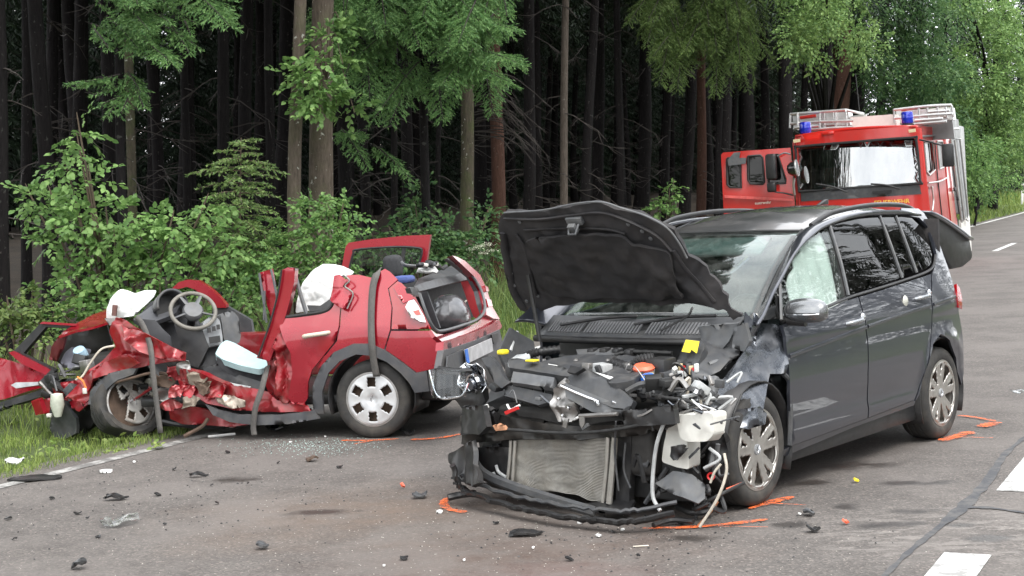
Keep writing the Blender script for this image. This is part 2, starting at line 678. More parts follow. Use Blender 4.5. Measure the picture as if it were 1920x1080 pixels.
EDGE = [(-80, -7.8), (9, -7.83), (53, -8.9), (68, -9.1), (100, -10.6), (140, -15), (200, -27), (300, -60)]
REDGE = [(-80, 3.2), (25, 2.6), (50, -1.2), (68, -2.1), (100, -3.6), (140, -8), (200, -20), (300, -53)]
asphalt = asphalt_material()
ground_mat = ground_material()
mb = MB()
ul = [-160, -110, -70, -45, -30, -22, -17, -14, -12, -10.5, -9.5, -8.7, -7.5, -5, -2, 0, 3, 6, 9, 12, 15, 20, 30, 50, 90, 160]
sl_ = [-160, -110, -70, -45, -30, -20, -12, -6, 0, 3, 6, 8, 10, 12, 14, 16, 18, 21, 24, 28, 32, 36, 42, 50, 60, 75, 95, 120, 160, 220, 300, 420]
for s in sl_:
    for u in ul:
        x, y = xy(u, s)
        z = gz_us(u, s)
        if u < -9: z += 0.10 * noise.noise(Vector((u * 0.5, s * 0.5, 0)))
        mb.v.append((x, y, z - (0.035 if -8.8 < u < 3.5 else 0.0)))
nu = len(ul)
for i in range(len(sl_) - 1):
    for j in range(nu - 1):
        a = i * nu + j
        mb.f.append((a, a + 1, a + nu + 1, a + nu))
ground = mb.build('ground', ground_mat, None, smooth=60)
ground['kind'] = 'structure'


def strip(name, ss, ua, ub, mat, parent=None, dz=0.0, n=6):
    m = MB()
    for s in ss:
        for j in range(n + 1):
            u = ua(s) + (ub(s) - ua(s)) * j / n
            x, y = xy(u, s)
            m.v.append((x, y, gz_us(u, s) + dz))
    for i in range(len(ss) - 1):
        for j in range(n):
            a = i * (n + 1) + j
            m.f.append((a, a + 1, a + n + 2, a + n + 1))
    return m.build(name, mat, parent, smooth=60)


rs = [-80, -50, -30, -20, -10] + list(np.arange(-4, 40, 1.0)) + list(np.arange(40, 120, 4.0)) + list(range(120, 301, 12))
road = strip('road', rs, lambda s: interp(EDGE, s) - 0.35 - 0.08 * noise.noise(Vector((s * 0.7, 1, 0))), lambda s: interp(REDGE, s), asphalt, None, 0.0, 24)
road['kind'] = 'structure'

white_worn = paint_material('worn_white_paint', (0.45, 0.44, 0.42), 0.9, lo=0.46, hi=0.62)
white_line = paint_material('white_road_paint', (0.72, 0.72, 0.70), 0.75, lo=0.40, hi=0.54)
orange_paint = paint_material('orange_spray_paint', (0.95, 0.20, 0.04), 0.8, scale=26, lo=0.38, hi=0.60)
def spray_material():
    m, nt, bs = mat_base('orange_spray_paint_thin')
    bs.inputs['Base Color'].default_value = (0.92, 0.17, 0.035, 1)
    bs.inputs['Roughness'].default_value = 0.8
    tr = nt.nodes.new('ShaderNodeBsdfTransparent')
    mi = nt.nodes.new('ShaderNodeMixShader')
    g = mixc(nt, 0.55, nz(nt, 95, 3, 0.7), nz(nt, 16, 5, 0.7))
    nt.links.new(ramp(nt, g, [(0.43, 0.08), (0.56, 0.9)]), mi.inputs[0])
    nt.links.new(tr.outputs[0], mi.inputs[1]); nt.links.new(bs.outputs[0], mi.inputs[2])
    nt.links.new(mi.outputs[0], nt.nodes['Material Output'].inputs[0])
    return m


orange_paint = spray_material()
tar = paint_material('sealing_tar', (0.045, 0.047, 0.054), 0.8, lo=0.40, hi=0.55)
strip('edge_line', list(np.arange(-4, 13.5, 0.8)), lambda s: interp(EDGE, s) + 0.04, lambda s: interp(EDGE, s) + 0.17, white_worn, road, 0.004, 2)
strip('edge_line', list(np.arange(14, 60, 2)) + list(np.arange(60, 130, 5)), lambda s: interp(EDGE, s) + 0.02, lambda s: interp(EDGE, s) + 0.17, white_line, road, 0.004, 2)
UD = -1.2
for s0, s1 in ((3.2, 5.3), (5.65, 7.35), (8.95, 10.6), (11.8, 13.5), (14.8, 16.5)):
    strip('lane_dash', list(np.linspace(s0, s1, 6)), lambda s: UD - 0.11, lambda s: UD + 0.11, white_line, road, 0.004, 2)
for s0, s1 in ((36.6, 40.3), (47, 51), (58, 62), (69, 73)):
    strip('lane_dash', list(np.linspace(s0, s1, 6)), lambda s: -5.55 - 0.02 * (s - 38) - 0.07, lambda s: -5.55 - 0.02 * (s - 38) + 0.07, white_line, road, 0.004, 2)


def ground_ribbon(name, pts, wpx, mat, dz=0.006, rough=0.2, seed=0):
    """painted or poured stroke lying on the road; pts and width given where they are seen"""
    rnd = random.Random(seed)
    P = smooth_path([ground_at(*p) for p in pts], 7)
    m = MB()
    n = len(P)
    for i, p in enumerate(P):
        t = P[min(i + 1, n - 1)] - P[max(i - 1, 0)]
        t /= np.linalg.norm(t[:2]) + 1e-9
        nn = np.array((-t[1], t[0], 0))
        wv = wpx if not hasattr(wpx, '__len__') else np.interp(i / (n - 1), np.linspace(0, 1, len(wpx)), wpx)
        wv = wv * (1 + rough * rnd.uniform(-1, 1)) * (1.15 if mat is orange_paint else 1)
        if i in (0, n - 1): wv *= 0.4
        for k in (-1, 1):
            q = p + nn * k * wv / 2
            m.v.append((q[0], q[1], gz(q[0], q[1]) + dz))
    for i in range(n - 1): m.f.append((2 * i, 2 * i + 1, 2 * i + 3, 2 * i + 2))
    return m.build(name, mat, road)


ground_ribbon('tar_seam', [(1640, 1100), (1700, 1040), (1760, 990), (1805, 952), (1850, 905), (1885, 852), (1930, 815)], [.03, .035, .035, .085, .055, .04, .04], tar, 0.0045, 0.35, 3)
ground_ribbon('tar_seam', [(1805, 952), (1850, 953), (1890, 958), (1940, 965)], [.1, .05, .03, .03], tar, 0.0052, 0.4, 4)
for k, (pts, wd) in enumerate([
    ([(640, 827), (690, 827), (748, 824)], .045), ([(664, 834), (700, 827)], .05), ([(770, 826), (820, 823), (866, 815)], .05),
    ([(848, 934), (833, 941), (838, 955), (874, 963)], .045), ([(1203, 993), (1290, 991), (1365, 985), (1440, 976)], .045), ([(1300, 989), (1440, 991)], .012),
    ([(1404, 957), (1440, 945), (1488, 934)], [.02, .07, .05]), ([(1440, 946), (1512, 950)], [.05, .015]),
    ([(1796, 781), (1830, 785), (1866, 792)], .04), ([(1838, 803), (1855, 798), (1870, 794)], .09), ([(1764, 829), (1795, 820), (1822, 812)], .08), ([(1795, 822), (1862, 824)], [.05, .03])]):
    ground_ribbon('spray_mark', pts, wd, orange_paint, 0.0065 + 0.0006 * k, 0.3, k)
# ================================================================ trees, bushes, grass
rng = np.random.default_rng(7)


def leaf_material(name, c0, c1, trans=0.35, rough=0.5):
    m, nt, bs = mat_base(name)
    g = nt.nodes.new('ShaderNodeNewGeometry')
    r = ramp(nt, g.outputs['Random Per Island'], [(0.0, c0), (1.0, c1)])
    f = nz(nt, 1.6, 4)
    r = mixc(nt, 0.5, r, ramp(nt, f, [(0.35, 0.45), (0.65, 1.35)]), 'MULTIPLY')
    nt.links.new(r, bs.inputs['Base Color'])
    bs.inputs['Roughness'].default_value = rough
    bs.inputs['Specular IOR Level'].default_value = 0.3
    tl = nt.nodes.new('ShaderNodeBsdfTranslucent')
    nt.links.new(r, tl.inputs[0])
    mi = nt.nodes.new('ShaderNodeMixShader'); mi.inputs[0].default_value = trans
    nt.links.new(bs.outputs[0], mi.inputs[1]); nt.links.new(tl.outputs[0], mi.inputs[2])
    nt.links.new(mi.outputs[0], nt.nodes['Material Output'].inputs[0])
    return m


L_beech = leaf_material('beech_leaf', (0.10, 0.205, 0.06), (0.27, 0.43, 0.14), 0.42)
L_bush = leaf_material('shrub_leaf', (0.075, 0.165, 0.05), (0.22, 0.36, 0.11), 0.4)
L_dark = leaf_material('dark_leaf', (0.045, 0.11, 0.045), (0.14, 0.24, 0.085), 0.4)
L_far = leaf_material('roadside_leaf', (0.085, 0.17, 0.05), (0.25, 0.38, 0.12))
L_spruce = leaf_material('spruce_needle', (0.075, 0.175, 0.06), (0.22, 0.37, 0.13), 0.35)
L_sapling = leaf_material('sapling_needle', (0.08, 0.15, 0.045), (0.22, 0.31, 0.10), 0.3)
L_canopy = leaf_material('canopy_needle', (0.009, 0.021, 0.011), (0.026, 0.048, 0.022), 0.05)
L_grass = leaf_material('grass_blade', (0.12, 0.20, 0.045), (0.34, 0.42, 0.12), 0.3)
L_weed = leaf_material('weed_leaf', (0.08, 0.15, 0.04), (0.23, 0.30, 0.10), 0.3)
L_flower = leaf_material('white_umbel', (0.5, 0.5, 0.4), (0.75, 0.75, 0.62), 0.3)


def bark_material(name, c0, c1, lichen=0.0, moss=0.0):
    m, nt, bs = mat_base(name)
    t = nt.nodes.new('ShaderNodeTexCoord')
    mp = nt.nodes.new('ShaderNodeMapping'); mp.inputs['Scale'].default_value = (1, 1, 0.22)
    nt.links.new(t.outputs['Object'], mp.inputs['Vector'])
    f = nz(nt, 34, 7, 0.7, vec=mp.outputs[0])
    c = ramp(nt, f, [(0.3, c0), (0.7, c1)])
    if moss:
        k = ramp(nt, nz(nt, 3, 6, 0.7, vec=t.outputs['Object']), [(0.45, 0.0), (0.65, moss)])
        c = mixc(nt, k, c, (0.07, 0.095, 0.03))
    if lichen:
        k = ramp(nt, nz(nt, 14, 3, 0.5, vec=t.outputs['Object']), [(0.66, 0.0), (0.70, lichen)])
        c = mixc(nt, k, c, (0.42, 0.43, 0.38))
    nt.links.new(c, bs.inputs['Base Color'])
    bs.inputs['Roughness'].default_value = 0.95
    bs.inputs['Specular IOR Level'].default_value = 0.15
    bump(nt, bs, f, 0.8, 0.03)
    return m


B_dark = bark_material('shaded_spruce_bark', (0.007, 0.0065, 0.007), (0.019, 0.0165, 0.0165), 0.10)  # near-black bark, the forest's shade is put into its colour
B_grey = bark_material('lichen_bark', (0.065, 0.052, 0.042), (0.14, 0.115, 0.09), 0.8, 0.25)
B_moss = bark_material('mossy_bark', (0.05, 0.044, 0.034), (0.11, 0.095, 0.07), 0.8, 0.6)
B_red = bark_material('reddish_bark', (0.045, 0.024, 0.018), (0.085, 0.045, 0.033), 0.1)
B_twig = simple('dead_twig', (0.036, 0.03, 0.026), 0.9)
B_stem = simple('shrub_stem', (0.08, 0.06, 0.04), 0.9)


def leaf_tris(P, D, N, L, W, rich=False):
    """P base, D direction, N normal, (n,3) arrays -> verts (n*4,3), tris (n*2,3)"""
    n = len(P)
    D = D / (np.linalg.norm(D, axis=1)[:, None] + 1e-9)
    S = np.cross(D, N); S /= np.linalg.norm(S, axis=1)[:, None] + 1e-9
    U = np.cross(S, D)
    L = np.broadcast_to(L, (n,))[:, None]; W = np.broadcast_to(W, (n,))[:, None]
    if rich:
        pts = [P, P + D * L * 0.28 + S * W * 0.46 + U * W * 0.10, P + D * L * 0.68 + S * W * 0.42 + U * W * 0.08, P + D * L - U * L * 0.12, P + D * L * 0.68 - S * W * 0.42 + U * W * 0.08, P + D * L * 0.28 - S * W * 0.46 + U * W * 0.10]
        V = np.stack(pts, 1).reshape(-1, 3)
        i = np.arange(n)[:, None] * 6
        T = np.concatenate([i + np.array([t]) for t in ([0, 1, 5], [1, 2, 5], [5, 2, 4], [2, 3, 4])], 0)
        return V, T
    a = P
    b = P + D * L * 0.45 + S * W * 0.5 + U * W * 0.12
    c = P + D * L - U * L * 0.12
    d = P + D * L * 0.45 - S * W * 0.5 + U * W * 0.12
    V = np.stack([a, b, c, d], 1).reshape(-1, 3)
    i = np.arange(n)[:, None] * 4
    T = np.concatenate([i + np.array([[0, 1, 2]]), i + np.array([[0, 2, 3]])], 0)
    return V, T


def spray_tris(P, D, length, k, leaf, droop=0.25, r=rng, rich=False):
    """leafy twigs: alternate leaves in one plane along each twig"""
    n = len(P)
    D = D / np.linalg.norm(D, axis=1)[:, None]
    up = np.array([0, 0, 1.0]) + r.normal(0, 0.35, (n, 3))
    S = np.cross(D, up); S /= np.linalg.norm(S, axis=1)[:, None]
    Nn = np.cross(S, D)
    Vs, Ts, o = [], [], 0
    ln = length * r.uniform(0.6, 1.2, n)
    for j in range(k):
        t = (j + 0.6) / k
        sgn = 1 if j % 2 else -1
        base = P + D * (ln * t)[:, None] - np.array([0, 0, 1.0]) * (droop * ln * t * t)[:, None] + r.normal(0, 0.008, (n, 3))
        dirs = D * (0.35 + 0.9 * t) + S * sgn * (1.1 - 0.7 * t) - np.array([0, 0, 0.3]) + r.normal(0, 0.22, (n, 3))
        nn = Nn + r.normal(0, 0.35, (n, 3))
        sz = leaf * r.uniform(0.65, 1.2, n)
        V, T = leaf_tris(base, dirs, nn, sz, sz * 0.68, rich)
        Vs.append(V); Ts.append(T + o); o += len(V)
    return np.vstack(Vs), np.vstack(Ts)


def clump_points(c, rad, n, r=rng, shell=0.55):
    d = r.normal(0, 1, (n, 3)); d /= np.linalg.norm(d, axis=1)[:, None]
    rr = r.uniform(shell, 1.0, n) ** 0.8
    return np.array(c) + d * rr[:, None] * np.array(rad), d


def broadleaf(clumps, density=1.0, leaf=0.075, twig=0.3, k=9, r=rng, flatz=0.55):
    """clumps: (px, py, Y, radius px) as they stand in the place"""
    Vs, Ts, o = [], [], 0
    cen = []
    for (px, py, Y, rp) in clumps:
        c = at(px, py, Y); R0 = rp * (0.84 if rp > 20 else 1) / FPX * Y
        cen.append((c, R0))
        n = max(4, int(density * 60 * (R0 / 0.35) ** 1.7))
        P, d = clump_points(c, (R0 * 0.85, R0 * 0.85, R0 * flatz), n, r)
        D = d * np.array([1, 1, 0.45]) + r.normal(0, 0.35, (n, 3))
        V, T = spray_tris(P, D, twig, k, leaf, r=r, rich=True)
        Vs.append(V); Ts.append(T + o); o += len(V)
    return np.vstack(Vs), np.vstack(Ts), cen


def shrub(name, label, cat, clumps, mat, density=1.0, leaf=0.075, twig=0.3, k=9, group=None, stems=True, flatz=0.6, base=None, node=None):
    V, T, cen = broadleaf(clumps, density, leaf, twig, k, flatz=flatz)
    if base is None:
        cx = np.mean([c[0] for c, _ in cen]); cy = np.mean([c[1] for c, _ in cen])
    else: cx, cy = base
    org = np.array((cx, cy, gz(cx, cy)))
    root = empty(name, loc=org)
    tag(root, label, cat, group)
    mkobj('foliage', np_mesh('foliage', V - org, T, mat), mat, root)
    if stems:
        m = MB()
        for c, R0 in cen:
            e = c - org
            b = np.array((e[0] * 0.25, e[1] * 0.25, -0.05)) if node is None else np.array(node) - org
            mid = (b + e) / 2 + np.array((0, 0, 0.12 * np.linalg.norm(e)))
            P = smooth_path([b, mid, e, e + (e - mid) * 0.2], 4)
            m.tube(P, list(np.linspace(0.02 if node is None else 0.008, 0.004, len(P))), 5)
        m.build('stem', B_stem, root, smooth=60)
    return root


def spruce_branch(p0, d, L, r, dens=1.0, needle=0.022, droop=0.35, hang=0.5):
    """one branch with side twigs carrying needles -> verts, tris (needle tris), axis points"""
    d = np.array(d, float); d /= np.linalg.norm(d)
    side = np.cross(d, (0, 0, 1.0)); side /= np.linalg.norm(side) + 1e-9
    n = max(6, int(L / 0.055 * dens))
    P0, D, Ls = [], [], []
    ax = []
    for i in range(n):
        t = (i + 0.5) / n
        b = p0 + d * L * t + np.array((0, 0, -droop * L * t * t))
        ax.append(b)
        for sg in (-1, 1):
            l = L * 0.42 * (1 - 0.75 * t) * min(1, 0.35 + 3 * t) * r.uniform(0.7, 1.15)
            dd = d * 0.75 + side * sg * 0.8 + np.array((0, 0, -hang * r.uniform(0.4, 1.3))) + r.normal(0, 0.12, 3)
            P0.append(b); D.append(dd / np.linalg.norm(dd)); Ls.append(max(l, 0.04))
    P0, D, Ls = np.array(P0), np.array(D), np.array(Ls)
    # side twigs fork once
    P1 = P0 + D * (Ls * 0.45)[:, None]
    D1 = D + r.normal(0, 0.45, D.shape); D1[:, 2] -= 0.25
    D1 /= np.linalg.norm(D1, axis=1)[:, None]
    P0 = np.vstack([P0, P1]); D = np.vstack([D, D1]); Ls = np.concatenate([Ls, Ls * 0.55])
    kk = np.maximum(3, (Ls / 0.013 * dens).astype(int))
    idx = np.repeat(np.arange(len(P0)), kk)
    t = np.concatenate([np.linspace(0.05, 1, q) for q in kk])
    B = P0[idx] + D[idx] * (Ls[idx] * t)[:, None]
    N = r.normal(0, 1, (len(idx), 3)); N -= D[idx] * np.einsum('ij,ij->i', N, D[idx])[:, None]
    N /= np.linalg.norm(N, axis=1)[:, None] + 1e-9
    tip = B + (D[idx] * 0.8 + N * 0.75) * needle * r.uniform(0.8, 1.25, len(idx))[:, None]
    S = np.cross(N, D[idx]) * 0.0085 + D[idx] * 0.004
    V = np.stack([B - S, B + S, tip], 1).reshape(-1, 3)
    T = np.arange(len(V)).reshape(-1, 3)
    return V, T, ax


def spruce_foliage(branches, r=rng, dens=1.0, needle=0.024, droop=0.35, hang=0.5):
    Vs, Ts, o, axes = [], [], 0, []
    for p0, d, L in branches:
        V, T, ax = spruce_branch(np.array(p0, float), d, L, r, dens, needle, droop, hang)
        Vs.append(V); Ts.append(T + o); o += len(V); axes.append([np.array(p0, float)] + ax)
    return np.vstack(Vs), np.vstack(Ts), axes


# ---- shared meshes for the forest trees
def trunk_mesh(name, r0, h, mat, seed, sides=12, lean=0.0, flare=1.35, curve=0.15):
    m = MB()
    q = random.Random(seed)
    ox, oy = q.uniform(-50, 50), q.uniform(-50, 50)
    zs = [-0.3, 0, 0.15, 0.4, 0.8, 1.3, 1.9, 2.6, 3.4, 4.3, 5.5, 7, 9, 12, h]
    for z in zs:
        rr = r0 * (1 - 0.72 * max(0, z) / h) * (1 + (flare - 1) * math.exp(-max(0, z) * 2.8))
        cx = lean * z + curve * noise.noise(Vector((ox, z * 0.25, 0)))
        cy = curve * noise.noise(Vector((oy, z * 0.25, 3)))
        for k in range(sides):
            a = 2 * math.pi * k / sides
            w_ = 1 + 0.10 * noise.noise(Vector((math.cos(a) * 1.5 + ox, math.sin(a) * 1.5 + oy, z * 0.8)))
            m.v.append((cx + rr * w_ * math.cos(a), cy + rr * w_ * math.sin(a), z))
    for i in range(len(zs) - 1):
        for k in range(sides):
            k2 = (k + 1) % sides
            m.f.append((i * sides + k, i * sides + k2, (i + 1) * sides + k2, (i + 1) * sides + k))
    me = bpy.data.meshes.new(name)
    me.from_pydata(m.v, [], m.f)
    me.shade_smooth()
    me.materials.append(mat)
    return me


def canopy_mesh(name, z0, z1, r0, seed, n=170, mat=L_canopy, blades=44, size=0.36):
    """spruce crown: drooping branches of needle-covered twigs"""
    r = np.random.default_rng(seed)
    Vs, Ts, o = [], [], 0
    for i in range(n):
        t = (i + 0.5) / n
        z = z0 + (z1 - z0) * t
        R0 = r0 * (1 - t) ** 0.75 * r.uniform(0.75, 1.15) + 0.15
        a = i * 2.39996 + r.uniform(-0.3, 0.3)
        d = np.array((math.cos(a), math.sin(a), 0.0)); sd_ = np.array((-d[1], d[0], 0))
        k = np.linspace(0.1, 1, blades)
        base = np.array((0, 0, z)) + d * (R0 * k)[:, None] + np.array((0, 0, -0.35)) * (R0 * k * k)[:, None]
        sg = np.where(np.arange(blades) % 2, 1.0, -1.0)[:, None]
        dirs = d * 0.5 + sd_ * sg * 0.9 + np.array((0, 0, -0.55)) + r.normal(0, 0.2, (blades, 3))
        nn = np.array((0, 0, 1.0)) + r.normal(0, 0.4, (blades, 3))
        V, T = leaf_tris(base, dirs, nn, size * (1.25 - 0.6 * k) * r.uniform(0.7, 1.2, blades), 0.17 * size * np.ones(blades))
        Vs.append(V); Ts.append(T + o); o += len(V)
    return np_mesh(name, np.vstack(Vs), np.vstack(Ts), mat)


def dead_branch_mesh(name, seed, z0=1.2, z1=7.0, n=15, L=1.2):
    q = random.Random(seed)
    m = MB()
    for i in range(n):
        z = q.uniform(z0, z1); a = q.uniform(0, 6.283); l = L * q.uniform(0.35, 1.1)
        d = np.array((math.cos(a), math.sin(a), q.uniform(-0.3, 0.15)))
        P = [np.array((0, 0, z)) + d * l * t + np.array((0, 0, -0.35 * l * t * t)) + np.array((q.uniform(-.03, .03), q.uniform(-.03, .03), 0)) for t in (0, .25, .5, .75, 1)]
        m.tube(P, [0.012, 0.010, 0.008, 0.006, 0.003], 3, False)
        for j in range(q.randint(2, 5)):
            b = P[q.randint(1, 3)]
            e = b + (d + np.array((q.uniform(-.9, .9), q.uniform(-.9, .9), q.uniform(-.7, .1)))) * l * 0.3
            m.tube([b, (b + e) / 2 + np.array((0, 0, -.02)), e], [0.006, 0.005, 0.002], 3, False)
    me = bpy.data.meshes.new(name)
    me.from_pydata(m.v, [], m.f)
    me.materials.append(B_twig)
    return me


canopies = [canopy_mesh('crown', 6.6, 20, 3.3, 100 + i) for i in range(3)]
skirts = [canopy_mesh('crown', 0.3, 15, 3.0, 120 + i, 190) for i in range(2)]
deads = [dead_branch_mesh('dead_branches', 200 + i) for i in range(3)]
tr_dark = [trunk_mesh('trunk', 0.13, 18, B_dark, 300 + i) for i in range(4)]


def tree(px, Y, wpx, mat=None, label=None, lean=0.0, seed=0, dead=True, crown=0, group=None, name='spruce_tree', h=18, flare=1.35, s=None):
    """a forest tree whose trunk shows at pixel column px, Y metres ahead, wpx pixels thick"""
    x = (px - 960) / FPX * Y * 1.0
    y = Y
    root = empty(name, loc=(x, y, gz(x, y)))
    r0 = wpx / FPX * Y / 2
    if mat is None:
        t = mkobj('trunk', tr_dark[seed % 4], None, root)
        k = r0 / 0.13 / 0.93
        t.scale = (k, k, 1)
        t.rotation_euler = (R_(1.6 * math.sin(seed * 4.1)), R_(1.6 * math.sin(seed * 2.7 + 1)), seed * 1.3)
    else:
        mkobj('trunk', trunk_mesh('trunk', r0 / 0.93, h, mat, 400 + seed, 16, lean, flare), mat, root)
    if dead:
        d = mkobj('dead_branches', deads[seed % 3], None, root); d.rotation_euler.z = seed * 2.1
    if crown is not None:
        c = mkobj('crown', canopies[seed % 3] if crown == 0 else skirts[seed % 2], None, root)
        c.rotation_euler.z = seed * 0.9
        k = 0.9 + 0.25 * ((seed * 37) % 10) / 10
        c.scale = (k, k, k)
    tag(root, label, 'tree', group)
    return root


# trees that can be told apart
tw = tree(608, 18.6, 46, B_grey, 'thick pale-barked trunk with lichen, broader of the pair standing close together', 0.0, 1, False, flare=1.6)
tree(559, 18.2, 25, B_grey, 'slim pale-barked trunk with white lichen spots, thinner of the close pair', 0.012, 2, False, flare=1.15)
tree(875, 23, 26, B_moss, 'mossy trunk with white lichen flecks next to the reddish-brown trunk', 0.0, 3, False, flare=1.2)
tree(931, 25, 26, B_red, 'straight reddish-brown trunk beside the mossy lichen-flecked trunk', 0.0, 4, False, flare=1.1)
tree(1050, 27, 15, bark_material('pale_dead_bark', (0.06, 0.05, 0.04), (0.12, 0.10, 0.085), 0.2), 'thin dead spruce with dry bare twigs behind the raised bonnet', 0.004, 5, True, flare=1.15)
tree(1313, 35, 18, B_red, 'slim brown trunk under hanging spruce boughs beside the open cab door', 0.0, 6, True)
tree(1570, 48, 42, B_red, 'stout brown trunk rising behind the fire engine roof', 0.0, 7, True)
tree(1468, 44, 28, B_dark, 'dark trunk behind the blue beacon over the open cab door', 0.0, 8, True)
tree(249, 20, 18, B_moss, 'grey-brown trunk with a white bark scar above the leafy beech bush', 0.0, 9, True)
# the first rows of the stand
G1 = 'spruce trunks along the dark forest edge'
for i, (px, Y, wp) in enumerate([(8, 17, 22), (48, 21, 20), (92, 19, 30), (150, 24, 22), (212, 22, 26), (300, 27, 22), (345, 23, 16), (425, 21.5, 24), (452, 24, 26), (500, 22, 18), (652, 21, 25), (690, 26, 18), (735, 23, 13), (762, 29, 22),
                                 (822, 25, 10), (985, 28, 22), (1010, 34, 16), (1095, 30, 18), (1130, 36, 22), (1165, 33, 14), (1210, 38, 24), (1250, 36, 16), (1285, 42, 22), (1355, 40, 22), (1405, 44, 26), (1440, 48, 18), (1520, 46, 26), (1610, 52, 30)]):
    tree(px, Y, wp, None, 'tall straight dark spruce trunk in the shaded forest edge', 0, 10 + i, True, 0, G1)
# deeper rows, ever darker
G2 = 'spruces deep in the forest'
q = random.Random(5)
k = 0
for row in range(11):
    u0 = -19.5 - row * 4.0
    s = -14 + q.uniform(0, 3)
    while s < 74 + row * 11:
        u = u0 + q.uniform(-1.4, 1.4)
        x, y = xy(u, s)
        if y > 8 and -0.43 < x / y < 0.44:
            k += 1
            deep = row >= 3
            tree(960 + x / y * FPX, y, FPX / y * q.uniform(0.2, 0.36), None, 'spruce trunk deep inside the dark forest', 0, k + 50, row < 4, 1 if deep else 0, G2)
        s += q.uniform(2.2, 3.8) * (1 + 0.05 * row)
for i in range(13):
    tree(1130 + i * 34 + q.uniform(-12, 12), q.uniform(82, 118), 18, None, 'spruce trunk deep inside the dark forest', 0, 160 + i, False, 1, G2)
for i in range(26):      # the stand goes on beyond the torn-off door
    s = -16 + (i % 13) * 1.9 + q.uniform(-.6, .6)
    u = (-16.5 if i < 13 else -22) + q.uniform(-1.5, 1.5)
    x, y = xy(u, s)
    if y < 3 or x / y > -0.37: continue
    tree(960 + x / y * FPX, y, FPX / y * q.uniform(0.2, 0.34), None, 'spruce standing beyond the torn-off door along the forest edge', 0, 180 + i, True, 0 if i < 13 else 1, 'spruces beyond the torn-off door')
# trees across the road, behind the camera and beyond the bend (out of view: they shade and are mirrored)
for i in range(34):
    s = -34 + i * 2.9 + q.uniform(-1, 1)
    u = 13 + q.uniform(0, 6) + (0 if i % 2 else 5)
    x, y = xy(u, s)
    if y > 5 and abs(x / y) < 0.37: continue
    root = empty('spruce_tree', loc=(x, y, gz(x, y)))
    t = mkobj('trunk', tr_dark[i % 4], None, root); t.scale = (1.3, 1.3, 1)
    c = mkobj('crown', skirts[i % 2], None, root); c.rotation_euler.z = i; c.scale = (1.1, 1.1, 1.0 + 0.2 * (i % 3))
    tag(root, 'spruce on the far side of the road', 'tree', 'spruces across the road')

# ---- boughs with living needles at the forest edge
def bough_tree(label, px, Y, wpx, boughs, mat=L_spruce, trunk=B_dark, dens=1.0, needle=0.036, hang=0.5, seed=0, droop=0.35):
    """boughs: (px0, py0, px1, py1, dY) from the trunk side outwards, as seen"""
    x = (px - 960) / FPX * Y
    org = np.array((x, Y, gz(x, Y)))
    root = empty('spruce_tree', loc=org)
    mkobj('trunk', trunk_mesh('trunk', wpx / FPX * Y / 2, 18, trunk, 700 + seed, 12), trunk, root)
    r = np.random.default_rng(seed + 31)
    br = []
    for (a, b, c, d, dy) in boughs:
        p = at(a, b, Y + r.uniform(-.3, .3)); e = at(c, d, Y + dy)
        br.append((p - org, e - p, np.linalg.norm(e - p)))
    V, T, axes = spruce_foliage(br, r, dens, needle, 0.12, hang)
    mkobj('needles', np_mesh('needles', V, T, mat), mat, root)
    m = MB()
    for ax in axes:
        m.tube(ax[::4] + [ax[-1]], list(np.linspace(0.014, 0.003, len(ax[::4]) + 1)), 4)
    m.build('branches', B_twig, root)
    c = mkobj('crown', canopies[seed % 3], None, root)
    tag(root, label, 'tree')
    return root


r = np.random.default_rng(11)
bs_ = []
for i in range(80):       # the big fan of boughs left of the reddish trunk
    cx, cy = r.uniform(640, 940), r.uniform(-80, 135)
    bs_.append((cx, cy - 25, cx + r.uniform(-80, 95), cy + r.uniform(15, 85), r.uniform(-1.6, 0.6)))
for a in [(800, 100, 700, 200, -1), (850, 90, 970, 85, -1.5), (830, 110, 960, 130, -1.2), (790, 120, 730, 210, -1), (820, 140, 830, 205, -1), (760, 60, 640, 110, -.8), (860, 40, 965, 30, -1.2), (700, 20, 600, 40, -1), (680, 10, 560, 60, -.5), (640, 240, 690, 300, -.6), (700, 270, 770, 320, -.6), (630, 250, 680, 240, -.5)]: bs_.append(a)
bough_tree('spruce with a broad fan of bright green boughs hanging beside the reddish trunk', 800, 20.5, 18, bs_, seed=1)
bs_ = []
for i in range(80):
    cx, cy = r.uniform(1205, 1410), r.uniform(-60, 100)
    if cx < 1260 and cy > 40: cy -= 60
    bs_.append((cx, cy - 25, cx + r.uniform(-50, 50), cy + r.uniform(20, 70), r.uniform(-1.5, .8)))
bough_tree('spruce with light green boughs hanging above the open cab door', 1345, 33, 12, bs_, L_sapling, seed=2, needle=0.045, dens=0.8)
bs_ = []
for i in range(30):
    cx, cy = r.uniform(170, 370), r.uniform(-40, 70)
    bs_.append((cx, cy - 10, cx + r.uniform(10, 90), cy + r.uniform(-5, 35), r.uniform(-1, .5)))
for a in [(250, 150, 130, 140, -.6), (240, 160, 170, 170, -.4), (245, 150, 270, 190, -.5), (235, 170, 200, 210, -.5), (225, 140, 140, 155, -.3), (250, 165, 225, 205, -.6), (240, 135, 265, 165, -.4), (230, 180, 180, 195, -.4)]: bs_.append(a)
bough_tree('dark spruce with green bough tips over the leafy beech bush', 232, 17.5, 20, bs_, seed=3, hang=0.3)
